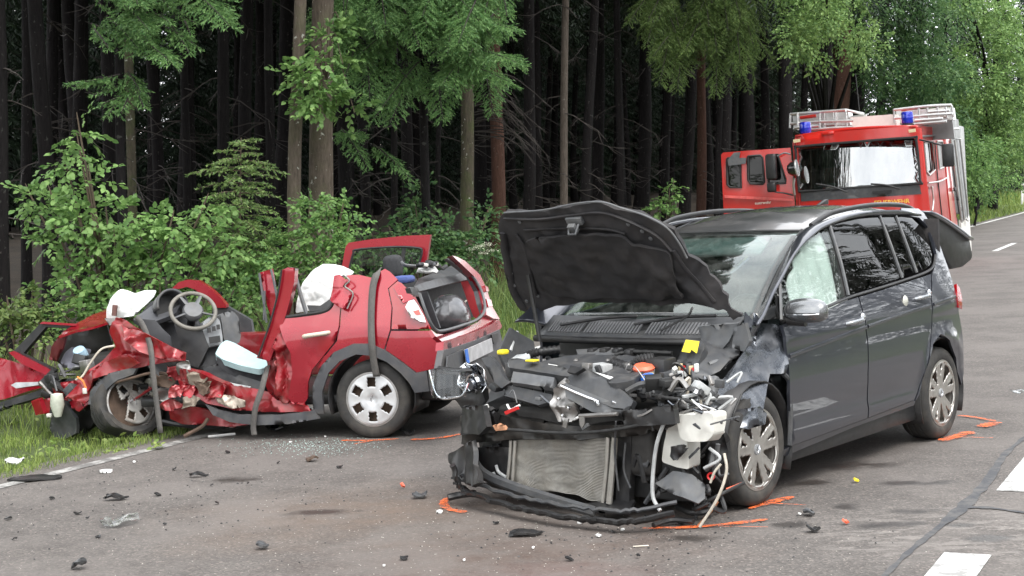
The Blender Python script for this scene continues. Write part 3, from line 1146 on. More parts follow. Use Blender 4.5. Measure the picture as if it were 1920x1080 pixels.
# dry fan of bare grey branches near the reddish trunk
m = MB()
q = random.Random(3)
org = np.array(at(878, 380, 23.6)); org[2] = gz(org[0], org[1])
for i in range(26):
    a = (890 + q.uniform(0, 15), 150 + i * 4.5 + q.uniform(-15, 15)); L = q.uniform(40, 150)
    P = [at(a[0] - 8, a[1], 23.4) - org, at(a[0] + L * .4, a[1] - 4 + q.uniform(-10, 10), 23.1) - org, at(a[0] + L * .75, a[1] + L * .2, 22.8) - org, at(a[0] + L, a[1] + L * q.uniform(.35, .6), 22.6) - org]
    P = smooth_path(P, 4)
    m.tube(P, list(np.linspace(0.011, 0.003, len(P))), 4)
    for j in range(4):
        b = P[q.randint(4, len(P) - 2)]
        m.tube([b, b + np.array((q.uniform(.02, .2), q.uniform(-.1, .1), q.uniform(-.25, -.02)))], [0.005, 0.002], 3)
root = empty('dead_tree', loc=org)
m2 = MB(); m2.tube([(0, .1, -.1), (0, .1, 2.5), (0, .12, 6)], [0.06, 0.05, 0.03], 8); m2.build('trunk', B_dark, root, smooth=60)
m.build('dry_branches', B_twig, root, smooth=60)
tag(root, 'dead tree with a fan of dry grey branches beside the reddish trunk', 'tree')

# ---- undergrowth
Y0 = 14.6
shrub('beech_bush', 'large light green beech bush behind the crushed front of the red car', 'bush',
      [(150, 285, Y0, 32), (125, 315, Y0, 34), (170, 340, Y0, 30), (100, 375, Y0 + .4, 50), (60, 372, Y0 + .5, 36), (150, 420, Y0, 52), (110, 440, Y0, 46), (200, 405, Y0, 48), (215, 455, Y0, 55), (180, 500, Y0, 55), (260, 430, Y0, 50), (285, 470, Y0, 48), (320, 420, Y0, 42),
       (345, 460, Y0, 46), (380, 390, Y0, 34), (395, 440, Y0, 44), (420, 475, Y0, 40), (300, 515, Y0, 45), (240, 520, Y0, 52), (130, 540, Y0, 55), (190, 555, Y0, 50), (370, 500, Y0, 40), (150, 250, Y0, 18)], L_beech, 0.95, 0.072, 0.26, 9)
shrub('shrub', 'dense green shrub at the foot of the pale twin trunks', 'bush',
      [(580, 395, 15.6, 42), (620, 385, 15.4, 40), (640, 400, 15.4, 34), (545, 430, 15.4, 50), (600, 440, 15.2, 55), (650, 440, 15.2, 42), (500, 460, 15.3, 46), (470, 480, 15.2, 40), (520, 490, 15.0, 50), (560, 500, 15, 55), (610, 500, 15, 55), (480, 520, 15, 45), (520, 540, 15, 45), (640, 480, 15, 40), (450, 540, 15, 40)], L_bush, 1.25, 0.055, 0.22, 9)
shrub('beech_sprig', 'leafy beech sprig growing across the pale twin trunks', 'branch',
      [(550, 140, 17.8, 22), (590, 125, 17.7, 30), (600, 165, 17.7, 34), (585, 195, 17.8, 30), (630, 185, 17.8, 28), (660, 195, 17.9, 22), (640, 110, 17.9, 18), (620, 70, 17.9, 20), (575, 155, 17.7, 24), (640, 50, 18.0, 18)], L_beech, 1.3, 0.08, 0.25, 8, node=at(612, 150, 18.5))
shrub('shrub', 'bluish green leggy shrub below the mossy trunk, left of the raised bonnet', 'bush',
      [(790, 360, 20.7, 24), (780, 395, 20.5, 34), (770, 430, 20.2, 34), (800, 440, 20.0, 40), (840, 440, 20.0, 40), (880, 450, 20.0, 36), (860, 475, 19.8, 40), (820, 480, 19.8, 40), (905, 430, 20.4, 28), (915, 395, 20.8, 22), (700, 445, 19.8, 30), (735, 440, 19.8, 24), (905, 480, 19.7, 40), (770, 480, 19.7, 40), (720, 490, 19.7, 40)], L_dark, 1.2, 0.07, 0.25, 8)
shrub('shrub', 'yellowish green weeds at the far left beside the torn-off door', 'plants',
      [(15, 570, 14.2, 40), (40, 590, 14.2, 40), (20, 610, 14, 45), (60, 560, 14.4, 30), (100, 590, 14.2, 40), (10, 640, 14, 40), (65, 620, 14, 40)], L_weed, 1.2, 0.06, 0.22, 8)
shrub('shrub', 'low green shrub behind the steering wheel and the red door frame', 'bush',
      [(330, 560, 14.4, 40), (390, 540, 14.4, 42), (430, 560, 14.4, 40), (300, 540, 14.4, 35), (460, 570, 14.5, 40), (250, 570, 14.3, 40), (200, 590, 14.3, 45), (130, 600, 14.3, 45)], L_bush, 1.1, 0.06, 0.22, 8)
shrub('tall_weed', 'tall thin weed rising behind the raised bonnet of the grey car', 'plant', [(1255, 365, 29, 12), (1250, 385, 29, 16), (1235, 395, 29, 16), (1262, 350, 29, 8)], L_bush, 1.5, 0.08, 0.2, 6)
# small spruce between the beech bush and the shrub
sx = at(440, 300, 15.4); sorg = np.array((sx[0], sx[1], gz(sx[0], sx[1])))
r = np.random.default_rng(4)
br = []
for i in range(54):
    t = (i + r.uniform(0, 1)) / 54
    py = 268 + 260 * t
    half = 18 + 95 * t ** 0.7
    cx = 452 - 8 * t
    a = i * 2.4
    p = at(cx, py - 8, 15.4)
    dx, dy = math.cos(a) * half * 15.4 / FPX * r.uniform(.7, 1.15), math.sin(a) * half * 15.4 / FPX
    br.append((p - sorg, np.array((dx, dy, 0.04)), math.hypot(dx, dy) + .08))
for dx in (-95, 90, -60, 60):
    p = at(450, 285 + abs(dx) * .3, 15.4); br.append((p - sorg, np.array((dx * 15.4 / FPX, -.1, .05)), abs(dx) * 15.4 / FPX))
V, T, axes = spruce_foliage(br, r, 1.0, 0.024, 0.25, 0.35)
root = empty('young_spruce', loc=sorg)
tag(root, 'young spruce between the beech bush and the twin trunks', 'tree')
mkobj('needles', np_mesh('needles', V, T, L_sapling), L_sapling, root)
m = MB(); m.tube([(0, 0, -.1), (0.02, 0, 1.0), (at(452, 258, 15.4) - sorg)], [.03, .02, .005], 6)
for ax in axes: m.tube([ax[0], ax[len(ax) // 2], ax[-1]], [.008, .006, .003], 4)
m.build('trunk', B_stem, root, smooth=60)

# broad-leaved trees along the bend, beyond the fire engine
def far_tree(label, clumps, mat, leaf=0.2, dens=1.0, trunk=None, seed=0, th=8.0):
    r = np.random.default_rng(seed)
    Vs, Ts, o = [], [], 0
    for (px, py, Y, rp) in clumps:
        c = at(px, py, Y); R0 = rp / FPX * Y
        n = int(dens * 20 * (rp / 20.0) ** 2)
        P, d = clump_points(c, (R0, R0 * 0.8, R0 * 0.75), n, r, 0.5)
        V, T = spray_tris(P, d + np.array((0, 0, -.3)) + r.normal(0, .4, d.shape), leaf * 3.2, 6, leaf, 0.4, r)
        Vs.append(V); Ts.append(T + o); o += len(V)
    V, T = np.vstack(Vs), np.vstack(Ts)
    px, Y = trunk
    x = (px - 960) / FPX * Y
    org = np.array((x, Y, gz(x, Y)))
    root = empty('broadleaf_tree', loc=org)
    mkobj('foliage', np_mesh('foliage', V - org, T, mat), mat, root)
    m = MB(); m.tube([(0, 0, -.2), (0.1, 0, th * .4), (0, .1, th)], [.22, .18, .1] if th > 2 else [.05, .04, .03], 9)
    for (px, py, Y, rp) in clumps[::2]:
        e = at(px, py, Y) - org
        m.tube([(0.05, 0, min(th * .5, max(.3, e[2] * .5))), e * np.array((.5, .5, .8)), e], [.07, .05, .02] if th > 2 else [.03, .02, .01], 5)
    m.build('trunk', B_dark, root, smooth=60)
    tag(root, label, 'tree')


q = random.Random(21)
far_tree('broad-leaved tree with hanging green crown above the fire engine', [(q.uniform(1470, 1630), q.uniform(-40, 95), q.uniform(30, 33), q.uniform(22, 36)) for i in range(20)] + [(1500, 95, 31, 24), (1530, 110, 31, 20), (1610, 90, 31, 22), (1650, 75, 32, 16)], L_far, 0.085, 1.3, (1545, 45), 1)
far_tree('dark broad-leaved tree right behind the fire engine roof', [(q.uniform(1640, 1800), q.uniform(-30, 335), q.uniform(46, 52), q.uniform(26, 42)) for i in range(52)], L_dark, 0.12, 1.25, (1720, 57), 2)
far_tree('pale green tree at the forest edge where the road bends away', [(q.uniform(1770, 1935), q.uniform(-30, 320), q.uniform(60, 68), q.uniform(24, 42)) for i in range(60)], L_far, 0.15, 1.25, (1860, 66), 3)
far_tree('dark green roadside tree above the white marker post', [(q.uniform(1810, 1930), q.uniform(170, 300), q.uniform(78, 84), q.uniform(20, 34)) for i in range(22)], L_dark, 0.18, 1.2, (1880, 84), 4)
far_tree('green bush along the verge beside the rear of the fire engine', [(q.uniform(1790, 1860), q.uniform(250, 345), q.uniform(48, 53), q.uniform(16, 28)) for i in range(16)] + [(q.uniform(1830, 1915), q.uniform(290, 352), q.uniform(58, 68), q.uniform(14, 22)) for i in range(18)] + [(q.uniform(1815, 1850), q.uniform(340, 375), q.uniform(50, 56), q.uniform(13, 18)) for i in range(10)], L_bush, 0.12, 1.2, (1825, 52), 5, 1.0)
# closing wood round the bend
for i, (px, Y) in enumerate([(1640, 70), (1680, 80), (1725, 74), (1770, 86), (1815, 92), (1860, 100), (1905, 106), (1950, 98), (2000, 110), (1790, 110), (1880, 120), (1960, 125), (1600, 66), (1560, 72)]):
    tree(px, Y, 20, None, 'spruce closing the view where the road bends', 0, 90 + i, False, 1, 'spruces beyond the bend')

# ---- grass
def grass(P, h, w_, r, lean=0.35):
    n = len(P)
    a = r.uniform(0, 6.283, n)
    S = np.stack([np.cos(a), np.sin(a), np.zeros(n)], 1)
    b = r.uniform(0, 6.283, n)
    H = (h * r.uniform(0.5, 1.25, n))[:, None]
    Ln = np.stack([np.cos(b), np.sin(b), np.zeros(n)], 1) * H * r.uniform(0.1, lean * 2, n)[:, None]
    up = np.array((0, 0, 1.0))
    W = S * w_ * 0.5
    V = np.stack([P - W, P + W, P + up * H * 0.55 + Ln * 0.35 + W * 0.8, P + up * H * 0.55 + Ln * 0.35 - W * 0.8, P + up * H + Ln], 1).reshape(-1, 3)
    i = np.arange(n)[:, None] * 5
    T = np.concatenate([i + np.array([[0, 1, 2]]), i + np.array([[0, 2, 3]]), i + np.array([[3, 2, 4]])], 0)
    return V, T


def grass_zone(n, s0, s1, u0, u1, h, wd, r, pw=1.0):
    s = s0 + (s1 - s0) * r.uniform(0, 1, n) ** pw
    u = r.uniform(0, 1, n)
    ed = np.interp(s, [e[0] for e in EDGE], [e[1] for e in EDGE]) - 0.15
    uu = ed + u0 + (u1 - u0) * u
    k = np.array([noise.noise(Vector((a * 1.1, b * 1.1, 0))) for a, b in zip(uu, s)])
    ok = k + r.uniform(-.35, .35, n) > -0.22
    uu, s = uu[ok], s[ok]
    pts = np.array([(*xy(a, b), gz_us(a, b) - 0.02) for a, b in zip(uu, s)])
    return grass(pts, h, wd, r)


def join_np(parts):
    Vs, Ts, o = [], [], 0
    for V, T in parts:
        Vs.append(V); Ts.append(T + o); o += len(V)
    return np.vstack(Vs), np.vstack(Ts)


r = np.random.default_rng(3)
V, T = join_np([grass_zone(34000, 3.0, 13.5, -1.6, 0.05, 0.075, 0.007, r), grass_zone(12000, 2, 22, -4.5, -1.2, 0.28, 0.010, r), grass_zone(9000, 13, 30, -2.2, -0.1, 0.16, 0.012, r), grass_zone(11000, 30, 95, -3.0, -0.05, 0.2, 0.035, r, 0.8), grass_zone(4000, 40, 90, -4.5, -1.5, 0.5, 0.05, r, 0.8)])
g = mkobj('grass', np_mesh('grass', V, T, L_grass), L_grass)
tag(g, 'green grass and weeds growing along the road verge', 'grass', kind='stuff')
V, T = join_np([grass_zone(5000, 13, 19, -4.2, -1.2, 0.6, 0.014, r, 1), grass_zone(2500, 16, 24, -3.0, -0.6, 0.75, 0.014, r, 1)])
g = mkobj('tall_grass', np_mesh('tall_grass', V, T, L_weed), L_weed)
tag(g, 'tall yellowish grass behind the red car', 'grass', kind='stuff')
# small leafy weeds in the verge grass, left front
V, T, _ = broadleaf([(px, py, float(ground_at(px, py)[1]), 10) for px, py in [(20, 800), (60, 790), (110, 830), (150, 845), (40, 830), (170, 830), (250, 840), (90, 780), (200, 850), (290, 845), (130, 800), (10, 770), (70, 850), (230, 830)]], 2.2, 0.05, 0.1, 6)
g = mkobj('verge_weeds', np_mesh('verge_weeds', V, T, L_grass), L_grass)
tag(g, 'low leafy weeds in the verge grass under the red wreck', 'weeds', kind='stuff')
# white umbels near the bonnet edge
q = random.Random(8)
for i, (px, py) in enumerate([(898, 462), (915, 458), (925, 470), (905, 475), (885, 468)]):
    c = at(px, py, 19.6); org = np.array((c[0], c[1], gz(c[0], c[1])))
    root = empty('white_umbel', loc=org)
    m = MB(); m.tube([(0, 0, -.05), (0.02, 0, .5), c - org], [.006, .005, .003], 5); m.build('stem', L_weed, root)
    rr = np.random.default_rng(i)
    n = 70
    P = np.stack([rr.normal(0, .05, n), rr.normal(0, .05, n), rr.normal(0, .012, n)], 1) + (c - org)
    V, T = leaf_tris(P, rr.normal(0, 1, (n, 3)) * np.array((1, 1, .3)), np.tile((0, 0, 1.0), (n, 1)), 0.022, 0.02)
    mkobj('flower_head', np_mesh('flower_head', V, T, L_flower), L_flower, root)
    tag(root, 'white flat-topped flower on a thin stem beside the raised bonnet', 'flower', 'white flowers by the bonnet')
# marker post
p = ground_at(1916, 384)
root = empty('marker_post', loc=p)
root.rotation_euler.z = -RA + math.pi
whp = simple('white_post_plastic', (0.78, 0.78, 0.76), 0.5, dirt=(.3, .3, .25))
m = MB(); m.prism([(-.06, -.05, -.1), (.06, -.05, -.1), (.045, .05, -.1), (-.045, .05, -.1)], (0, 0, .82)); m.build('post', whp, root, bevel=.006)
m = MB(); m.prism([(-.061, -.051, .72), (.061, -.051, .72), (.046, .051, .72), (-.046, .051, .72)], (0, 0, .24)); bk = m.build('black_band', simple('post_black', (.02, .02, .02), .5), root)
m = MB(); m.box((0, -.054, .83), (.045, .006, .15)); m.build('reflector', simple('reflector', (.6, .6, .6), .25), bk)
m = MB(); m.prism([(-.06, -.05, .96), (.06, -.05, .96), (.045, .05, .96), (-.045, .05, .96)], (0, 0.0, .12)); m.build('cap', whp, root, bevel=.01)
tag(root, 'white roadside marker post with black band on the far verge', 'marker post')
# ================================================================ shared vehicle tools and materials
MUD = (0.12, 0.10, 0.08)
P_grey = simple('grey_car_paint', (0.050, 0.054, 0.070), 0.34, 0.6, 0.05, 3, 1.0, (0.12, 0.115, 0.11), 0.15, 2.5)
P_grey.node_tree.nodes['Principled BSDF'].inputs['Coat IOR'].default_value = 1.55
P_grey.node_tree.nodes['Principled BSDF'].inputs['Coat Roughness'].default_value = 0.02
P_greyx = simple('bare_creased_grey_paint', (0.10, 0.11, 0.128), 0.25, 0.8, 0.2, 8, 0.7, (0.33, 0.32, 0.31), 0.4, 6)
P_red = simple('red_car_paint', (0.31, 0.003, 0.015), 0.26, 0.3, 0.05, 3, 1.0, (0.12, 0.05, 0.045), 0.18, 3)
P_redx = simple('scraped_red_paint', (0.25, 0.005, 0.011), 0.32, 0.25, 0.25, 7, 0.45, (0.17, 0.10, 0.085), 0.75, 9)
P_black = simple('black_plastic', (0.018, 0.018, 0.019), 0.38, 0, 0.3, 20, 0, (0.07, 0.062, 0.055), 0.35, 7)
P_dark = simple('dark_grey_plastic', (0.050, 0.052, 0.056), 0.45, 0, 0.2, 20, 0, (0.13, 0.12, 0.105), 0.45, 8)
P_mid = simple('grey_plastic', (0.10, 0.104, 0.11), 0.45, 0, 0.2, 14, 0, (0.18, 0.165, 0.14), 0.4, 8)
P_clad = simple('grey_cladding_plastic', (0.065, 0.067, 0.073), 0.5, 0, 0.15, 14, 0, (0.17, 0.15, 0.13), 0.5, 6)
P_liner = simple('felt_liner', (0.018, 0.017, 0.018), 0.95, 0, 0.3, 9, 0, (0.075, 0.065, 0.058), 0.35, 5, bmp=0.2)
P_seal = simple('rubber_seal', (0.018, 0.018, 0.018), 0.6)
RUB = simple('tyre_rubber', (0.030, 0.029, 0.028), 0.75, 0, 0.25, 18, 0, (0.14, 0.125, 0.105), 0.55, 6, bmp=0.1)
ALLOY = simple('alloy', (0.52, 0.50, 0.47), 0.32, 0.85, 0.12, 10, 0, (0.2, 0.18, 0.15), 0.5, 8)
HUBCAP = simple('silver_hubcap_plastic', (0.55, 0.56, 0.57), 0.4, 0.25, 0.08, 8, 0.2, (0.3, 0.27, 0.23), 0.4, 8)
STEEL = simple('bare_steel', (0.34, 0.33, 0.32), 0.38, 0.9, 0.25, 12, 0, (0.16, 0.13, 0.1), 0.6, 9)
CHROME = simple('chrome', (0.75, 0.76, 0.78), 0.12, 1.0, 0.05, 8)
RUST = simple('rusty_iron', (0.11, 0.075, 0.055), 0.8, 0.3, 0.4, 12)
ALU = simple('dusty_aluminium', (0.36, 0.345, 0.315), 0.5, 0.4, 0.15, 15, 0, (0.27, 0.24, 0.19), 0.6, 7)
WHITE_T = simple('milky_white_plastic', (0.66, 0.65, 0.60), 0.45, 0, 0.08, 6, 0, (0.35, 0.32, 0.27), 0.35, 8)
FABRIC_W = simple('white_airbag_cloth', (0.78, 0.79, 0.78), 0.9, 0, 0.04, 10, bmp=0.1)
SEAT = simple('seat_cloth', (0.03, 0.031, 0.034), 0.95, 0, 0.2, 40, bmp=0.1)
TRIM = simple('interior_trim', (0.034, 0.035, 0.039), 0.6, 0, 0.15, 12)
DASHC = simple('interior_light_grey', (0.28, 0.29, 0.30), 0.5, 0.1, 0.1, 12)
YELLOW = simple('yellow_label', (0.85, 0.68, 0.03), 0.5, 0, 0.05)
BLUEC = simple('blue_cap_plastic', (0.02, 0.16, 0.62), 0.4, 0, 0.1)
REDP = simple('red_plastic', (0.5, 0.02, 0.02), 0.4, 0, 0.1)
ORNG = simple('orange_cap_plastic', (0.75, 0.14, 0.07), 0.45, 0, 0.1)
CREAM = simple('cream_plastic', (0.62, 0.50, 0.30), 0.5, 0, 0.1)
PAPER = simple('white_sticker', (0.75, 0.75, 0.73), 0.6)
COPPER = simple('copper_wire', (0.45, 0.20, 0.10), 0.5, 0.5)
CABLE_G = simple('grey_cable', (0.42, 0.43, 0.43), 0.5)
CABLE_W = simple('pale_cable', (0.55, 0.50, 0.42), 0.5)
STRAPM = simple('grey_strap_webbing', (0.10, 0.095, 0.09), 0.9, 0, 0.2, 60, 0, (0.2, 0.18, 0.16), 0.4, 9, bmp=0.2)
G_clear = glassy('windscreen_glass', (0.72, 0.82, 0.79), 1.0, 0.0, 0.9, 0.08, 1.4, .06)
G_side = glassy('side_glass', (0.84, 0.89, 0.87), 0.9, 0.0, 0.96, 0.05)
G_dark = glassy('tinted_glass', (0.10, 0.11, 0.11), 0.95, 0.0, 0.9, 0.03)
G_lens = glassy('clear_lens_plastic', (0.9, 0.92, 0.93), 1.0, 0.02, 0.97, 0.05)
TAIL = simple('red_lens', (0.30, 0.004, 0.008), 0.15, 0, 0.05, 6, 1.0)


def slab(fr, name, px, plane, mat, parent, thick=0.02, step=0.05, cr=0.0, cf=6.0, seed=0.0, rnd=0.0, holes=(), fn=None, flat=False):
    """part with an outline in a plane of the thing's own axes (axis, value) or (point, normal), optionally creased"""
    if len(plane) == 2 and not hasattr(plane[0], '__len__'):
        n = np.zeros(3); n[plane[0]] = 1.0
        p0 = n * plane[1]
    else:
        p0, n = np.array(plane[0], float), np.array(plane[1], float)
        n /= np.linalg.norm(n)
    c = fr.M.T @ (CAMV - fr.o)
    if (c - p0) @ n < 0: n = -n
    ref = np.array((0, 0, 1.0)) if abs(n[2]) < 0.8 else np.array((1.0, 0, 0))
    e1 = np.cross(ref, n); e1 /= np.linalg.norm(e1)
    e2 = np.cross(n, e1)
    to2 = lambda L: [((q - p0) @ e1, (q - p0) @ e2) for q in (fr.hitp(a, b, p0, n) for a, b in L)]

    def f(u, v):
        p = p0 + e1 * u + e2 * v
        if cr: p = p + n * crumple(p, cr, cf, seed)
        if fn: p = p + n * fn(p)
        return p
    return panel(name, to2(px), f, mat, parent, step, thick, [to2(h) for h in holes], rnd, n, flat)


def sidepanel(fr, name, px, SY, mat, parent, off=0.0, thick=0.02, step=0.06, rnd=0.0, holes=(), cr=0.0, cf=6, seed=0, mirror=False, y0=0.9):
    to2 = lambda L: [(q[0], q[2]) for q in (fr.hits(a, b, SY, y0) for a, b in L)]
    P = to2(px); H = [to2(h) for h in holes]

    def f(x, z):
        y = SY(x, z) + off
        if cr: y += crumple((x, y, z), cr, cf, seed)
        return np.array((x, y, z))
    o = panel(name, P, f, mat, parent, step, thick, H, rnd, (0, 1, 0))
    if mirror:
        panel(name, P, lambda x, z: f(x, z) * np.array((1, -1, 1)), mat, parent, step, thick, H, rnd, (0, -1, 0))
    return o


def tube_px(fr, name, pts, r, mat, parent, n=7, smooth=True):
    """hose or bar through points (px, py, axis, value)"""
    P = [fr.hit(a, b, ax, v) for a, b, ax, v in pts]
    if smooth and len(P) > 2: P = smooth_path(P, 5)
    m = MB(); m.tube(P, r, n)
    return m.build(name, mat, parent, smooth=50)


def wheel_parts(parent, c, R0, wd, rim_r, style, side=1, tilt=None, name='wheel', flat=0.0):
    """tyre with children; turns round local y; side=+1 shows its face to +y"""
    root = MB()
    prof = [(rim_r * 0.97, -wd * 0.40), (rim_r + 0.012, -wd * 0.48), (R0 - 0.045, -wd * 0.52), (R0 - 0.016, -wd * 0.46), (R0 - 0.003, -wd * 0.36)]
    for g in (-0.2, 0.0, 0.2):
        prof += [(R0, wd * (g - 0.06)), (R0 - 0.007, wd * (g - 0.045)), (R0 - 0.007, wd * (g + 0.005)), (R0, wd * (g + 0.02))]
    prof += [(R0 - 0.003, wd * 0.36), (R0 - 0.016, wd * 0.46), (R0 - 0.045, wd * 0.52), (rim_r + 0.03, wd * 0.50), (rim_r + 0.012, wd * 0.47), (rim_r * 0.97, wd * 0.38)]
    prof = [(a, b * side) for a, b in prof]
    root.lathe(prof, (0, 0, 0), (0, 1, 0), 56)
    if flat:
        root.v = [(x * (1 + (0.25 * flat if z < 0 else 0)), y * (1.25 if z < -R0 * .5 else 1), max(z, -R0 + flat * 0.5 + 0.3 * (z + R0) * flat)) for x, y, z in root.v]
    o = root.build(name, RUB, parent, smooth=35)
    o.location = c
    if tilt: o.rotation_euler = tilt
    d = MB(); d.lathe([(0.0, 0.0), (rim_r * 0.98, 0.0), (rim_r * 0.98, -0.02 * side), (0, -0.02 * side)], (0, wd * 0.12 * side, 0), (0, 1, 0), 32)
    d.build('brake_disc', RUST, o, smooth=40)
    b = MB(); b.lathe([(rim_r * 0.95, -wd * .4 * side), (rim_r * 0.93, 0), (rim_r * 0.95, wd * .4 * side), (rim_r * 1.05, wd * .46 * side), (rim_r * 1.06, wd * .485 * side), (rim_r * 0.99, wd * .49 * side), (rim_r * 0.955, wd * .44 * side)], (0, 0, 0), (0, 1, 0), 48)
    b.build('rim', ALLOY if style == 'alloy' else STEEL, o, smooth=40)
    nt_, nr = 120, 14
    m = MB()
    rr = [rim_r * t for t in np.linspace(0.0, 1.0, nr + 1)]

    def hole(r_, a):
        t = r_ / rim_r
        if style == 'alloy':
            if t < 0.30 or t > 0.955: return False
            for k in range(5):
                for s_ in (-1, 1):
                    ac = 2 * math.pi * k / 5 + s_ * (0.20 + 0.05 * t)
                    da = (a - ac + math.pi) % (2 * math.pi) - math.pi
                    if abs(da) * t < 0.135 - 0.02 * t: return False
            return True
        if t < 0.50 or t > 0.86: return False
        return abs(((a + math.pi / 6) % (math.pi / 3)) - math.pi / 6) * t < 0.165

    def hgt(r_, a):
        t = r_ / rim_r
        if style == 'alloy':
            return (0.40 - 0.16 * math.exp(-(t * 3.2) ** 2) * 0 + 0.06 * t * t - 0.10 * math.exp(-((t - 0.0) * 4) ** 2) * 0 + 0.03 * math.cos(10 * a) * (t - 0.3 if t > 0.3 else 0)) * wd
        z = 0.50 - 0.07 * (t - 0.55) ** 2 * 4 - (0.05 if t < 0.2 else 0)
        z += 0.035 * math.cos(6 * a) * max(0, t - 0.2) * (1 if t < 0.9 else 0.2)
        return z * wd
    for i, r_ in enumerate(rr):
        for k in range(nt_):
            a = 2 * math.pi * k / nt_
            m.v.append((r_ * math.sin(a), hgt(r_, a) * side, r_ * math.cos(a)))
    for i in range(nr):
        for k in range(nt_):
            k2 = (k + 1) % nt_
            a = 2 * math.pi * (k + 0.5) / nt_
            if hole((rr[i] + rr[i + 1]) / 2, a): continue
            m.f.append((i * nt_ + k, i * nt_ + k2, (i + 1) * nt_ + k2, (i + 1) * nt_ + k))
    f = m.build('spokes' if style == 'alloy' else 'hubcap', ALLOY if style == 'alloy' else HUBCAP, o, smooth=50, thick=0.012)
    # emblem at the hub
    e = MB()
    if style == 'alloy':
        e.lathe([(0.0, 0.012), (0.030, 0.010), (0.033, 0.0)], (0, 0.42 * wd * side, 0), (0, side, 0), 20)
        e.build('hub_cap', DASHC, o, smooth=40)
        e = MB()
        y = (0.42 * wd + 0.0125) * side
        for sgn in (-1, 1):
            e.tube([(-0.012 * 1 * sgn, y, 0.020), (-0.004 * sgn, y, 0.003)], 0.0025, 4)
            e.tube([(-0.018 * sgn, y, 0.008), (-0.008 * sgn, y, -0.018), (0, y, -0.003)], 0.0025, 4)
        e.build('emblem', CHROME, o)
    else:
        y = 0.455 * wd * side
        e.tube([(0, y, .032), (.017, y, 0), (0, y, -.032), (-.017, y, 0), (0, y, .032)], 0.005, 5)
        e.build('emblem', CHROME, o)
        e = MB(); e.lathe([(.042, 0), (.045, .006), (.048, 0)], (0, .462 * wd * side, 0), (0, side, 0), 24); e.build('hub_ring', CHROME, o, smooth=40)
    return o


# ================================================================ the grey car with its bonnet up
ga, gb = ground_at(1415, 948), ground_at(1757, 822)
T = Frame(ga - gb, (ga + gb) / 2, (0, 0.83, 0))
van = empty('grey_minivan', T.mat())
tag(van, 'dark grey minivan with raised bonnet and smashed front end on the road', 'car')
SEC = [(0.1, .83), (.22, .866), (.3, .890), (.36, .902), (.40, .904), (.43, .896), (.47, .900), (.55, .914), (.63, .919), (.7, .9175), (.78, .912), (.86, .904), (.90, .903), (.925, .909), (.95, .903), (1.0, .893), (1.06, .878), (1.2, .835), (1.35, .782), (1.5, .722), (1.58, .682), (1.66, .62), (1.8, .5)]


def TY(x, z):
    y = float(np.interp(z, [s[0] for s in SEC], [s[1] for s in SEC]))
    y = (y + float(np.interp(z - .02, [s[0] for s in SEC], [s[1] for s in SEC])) + float(np.interp(z + .02, [s[0] for s in SEC], [s[1] for s in SEC]))) / 3
    p = 1.0
    if x < -1.1: p -= 0.10 * ((-x - 1.1) / 1.0) ** 2
    if x > 0.9: p -= 0.05 * ((x - 0.9) / 1.0) ** 2
    if z > 1.0 and x < -.5: p -= 0.03 * min(1, (z - 1) * 2) * min(1, (-x - .5))
    # a bulge over the rear wheel arch
    d = math.hypot(x + 1.31, z - 0.33)
    return y * p + 0.018 * math.exp(-((d - 0.40) / 0.05) ** 2)


body = []
sidepanel(T, 'front_door', [(1467, 609), (1500, 597), (1545, 583), (1586, 564), (1609, 557), (1614, 575), (1622, 602), (1626, 640), (1626.5, 700), (1626.5, 784), (1484, 836), (1481, 740), (1478, 672)], TY, P_grey, van, mirror=True)
sidepanel(T, 'rear_door', [(1611, 557), (1650, 545), (1700, 529), (1745, 514), (1745.5, 562), (1746.5, 607), (1741.5, 672), (1723.5, 723), (1714, 750), (1628.5, 783), (1628.5, 700), (1628, 640), (1624, 602), (1616, 575)], TY, P_grey, van, mirror=True)
sidepanel(T, 'rear_quarter_panel', [(1747, 514), (1753, 500), (1757, 478), (1742, 428), (1724, 408), (1690, 402), (1690, 390), (1722, 391), (1733, 400), (1755, 441), (1781, 512), (1794, 560), (1803, 615), (1807, 660), (1807, 700), (1803, 722), (1793, 672), (1781, 638), (1764, 626), (1750, 643), (1735, 695), (1724, 741), (1716, 752), (1725, 724), (1743, 672), (1748, 607), (1747, 562)], TY, P_grey, van, mirror=True)
sidepanel(T, 'sill', [(1484, 838), (1626.5, 786), (1714, 752), (1722, 745), (1717, 760), (1600, 803), (1474, 856), (1470, 845)], TY, P_grey, van, off=-0.012, mirror=True)
# window panes, flush with the frame
sidepanel(T, 'quarter_window', [(1430, 601), (1462, 533), (1467, 597)], TY, G_dark, van, off=-0.01, thick=0.005)
sidepanel(T, 'front_window', [(1470, 597), (1465, 530), (1490, 482), (1520, 450), (1553, 426), (1560, 440), (1586, 555), (1545, 574), (1500, 588)], TY, G_side, van, off=-0.012, thick=0.005, mirror=True)
sidepanel(T, 'rear_window', [(1560, 422), (1610, 409), (1650, 406), (1668, 450), (1692, 520), (1650, 535), (1595, 552), (1577, 490)], TY, G_dark, van, off=-0.01, thick=0.005, mirror=True)
sidepanel(T, 'side_window', [(1655, 405), (1680, 406), (1700, 455), (1718, 511), (1695, 519), (1672, 450)], TY, G_dark, van, off=-0.01, thick=0.005, mirror=True)
sidepanel(T, 'side_window', [(1684, 406), (1712, 409), (1731, 427), (1743, 455), (1750, 478), (1748, 494), (1740, 503), (1722, 510), (1704, 455)], TY, G_dark, van, off=-0.01, thick=0.005, mirror=True)


def on_side(L, off=0.0): return [T.hits(a, b, TY, .8) + np.array((0, off, 0)) for a, b in L]


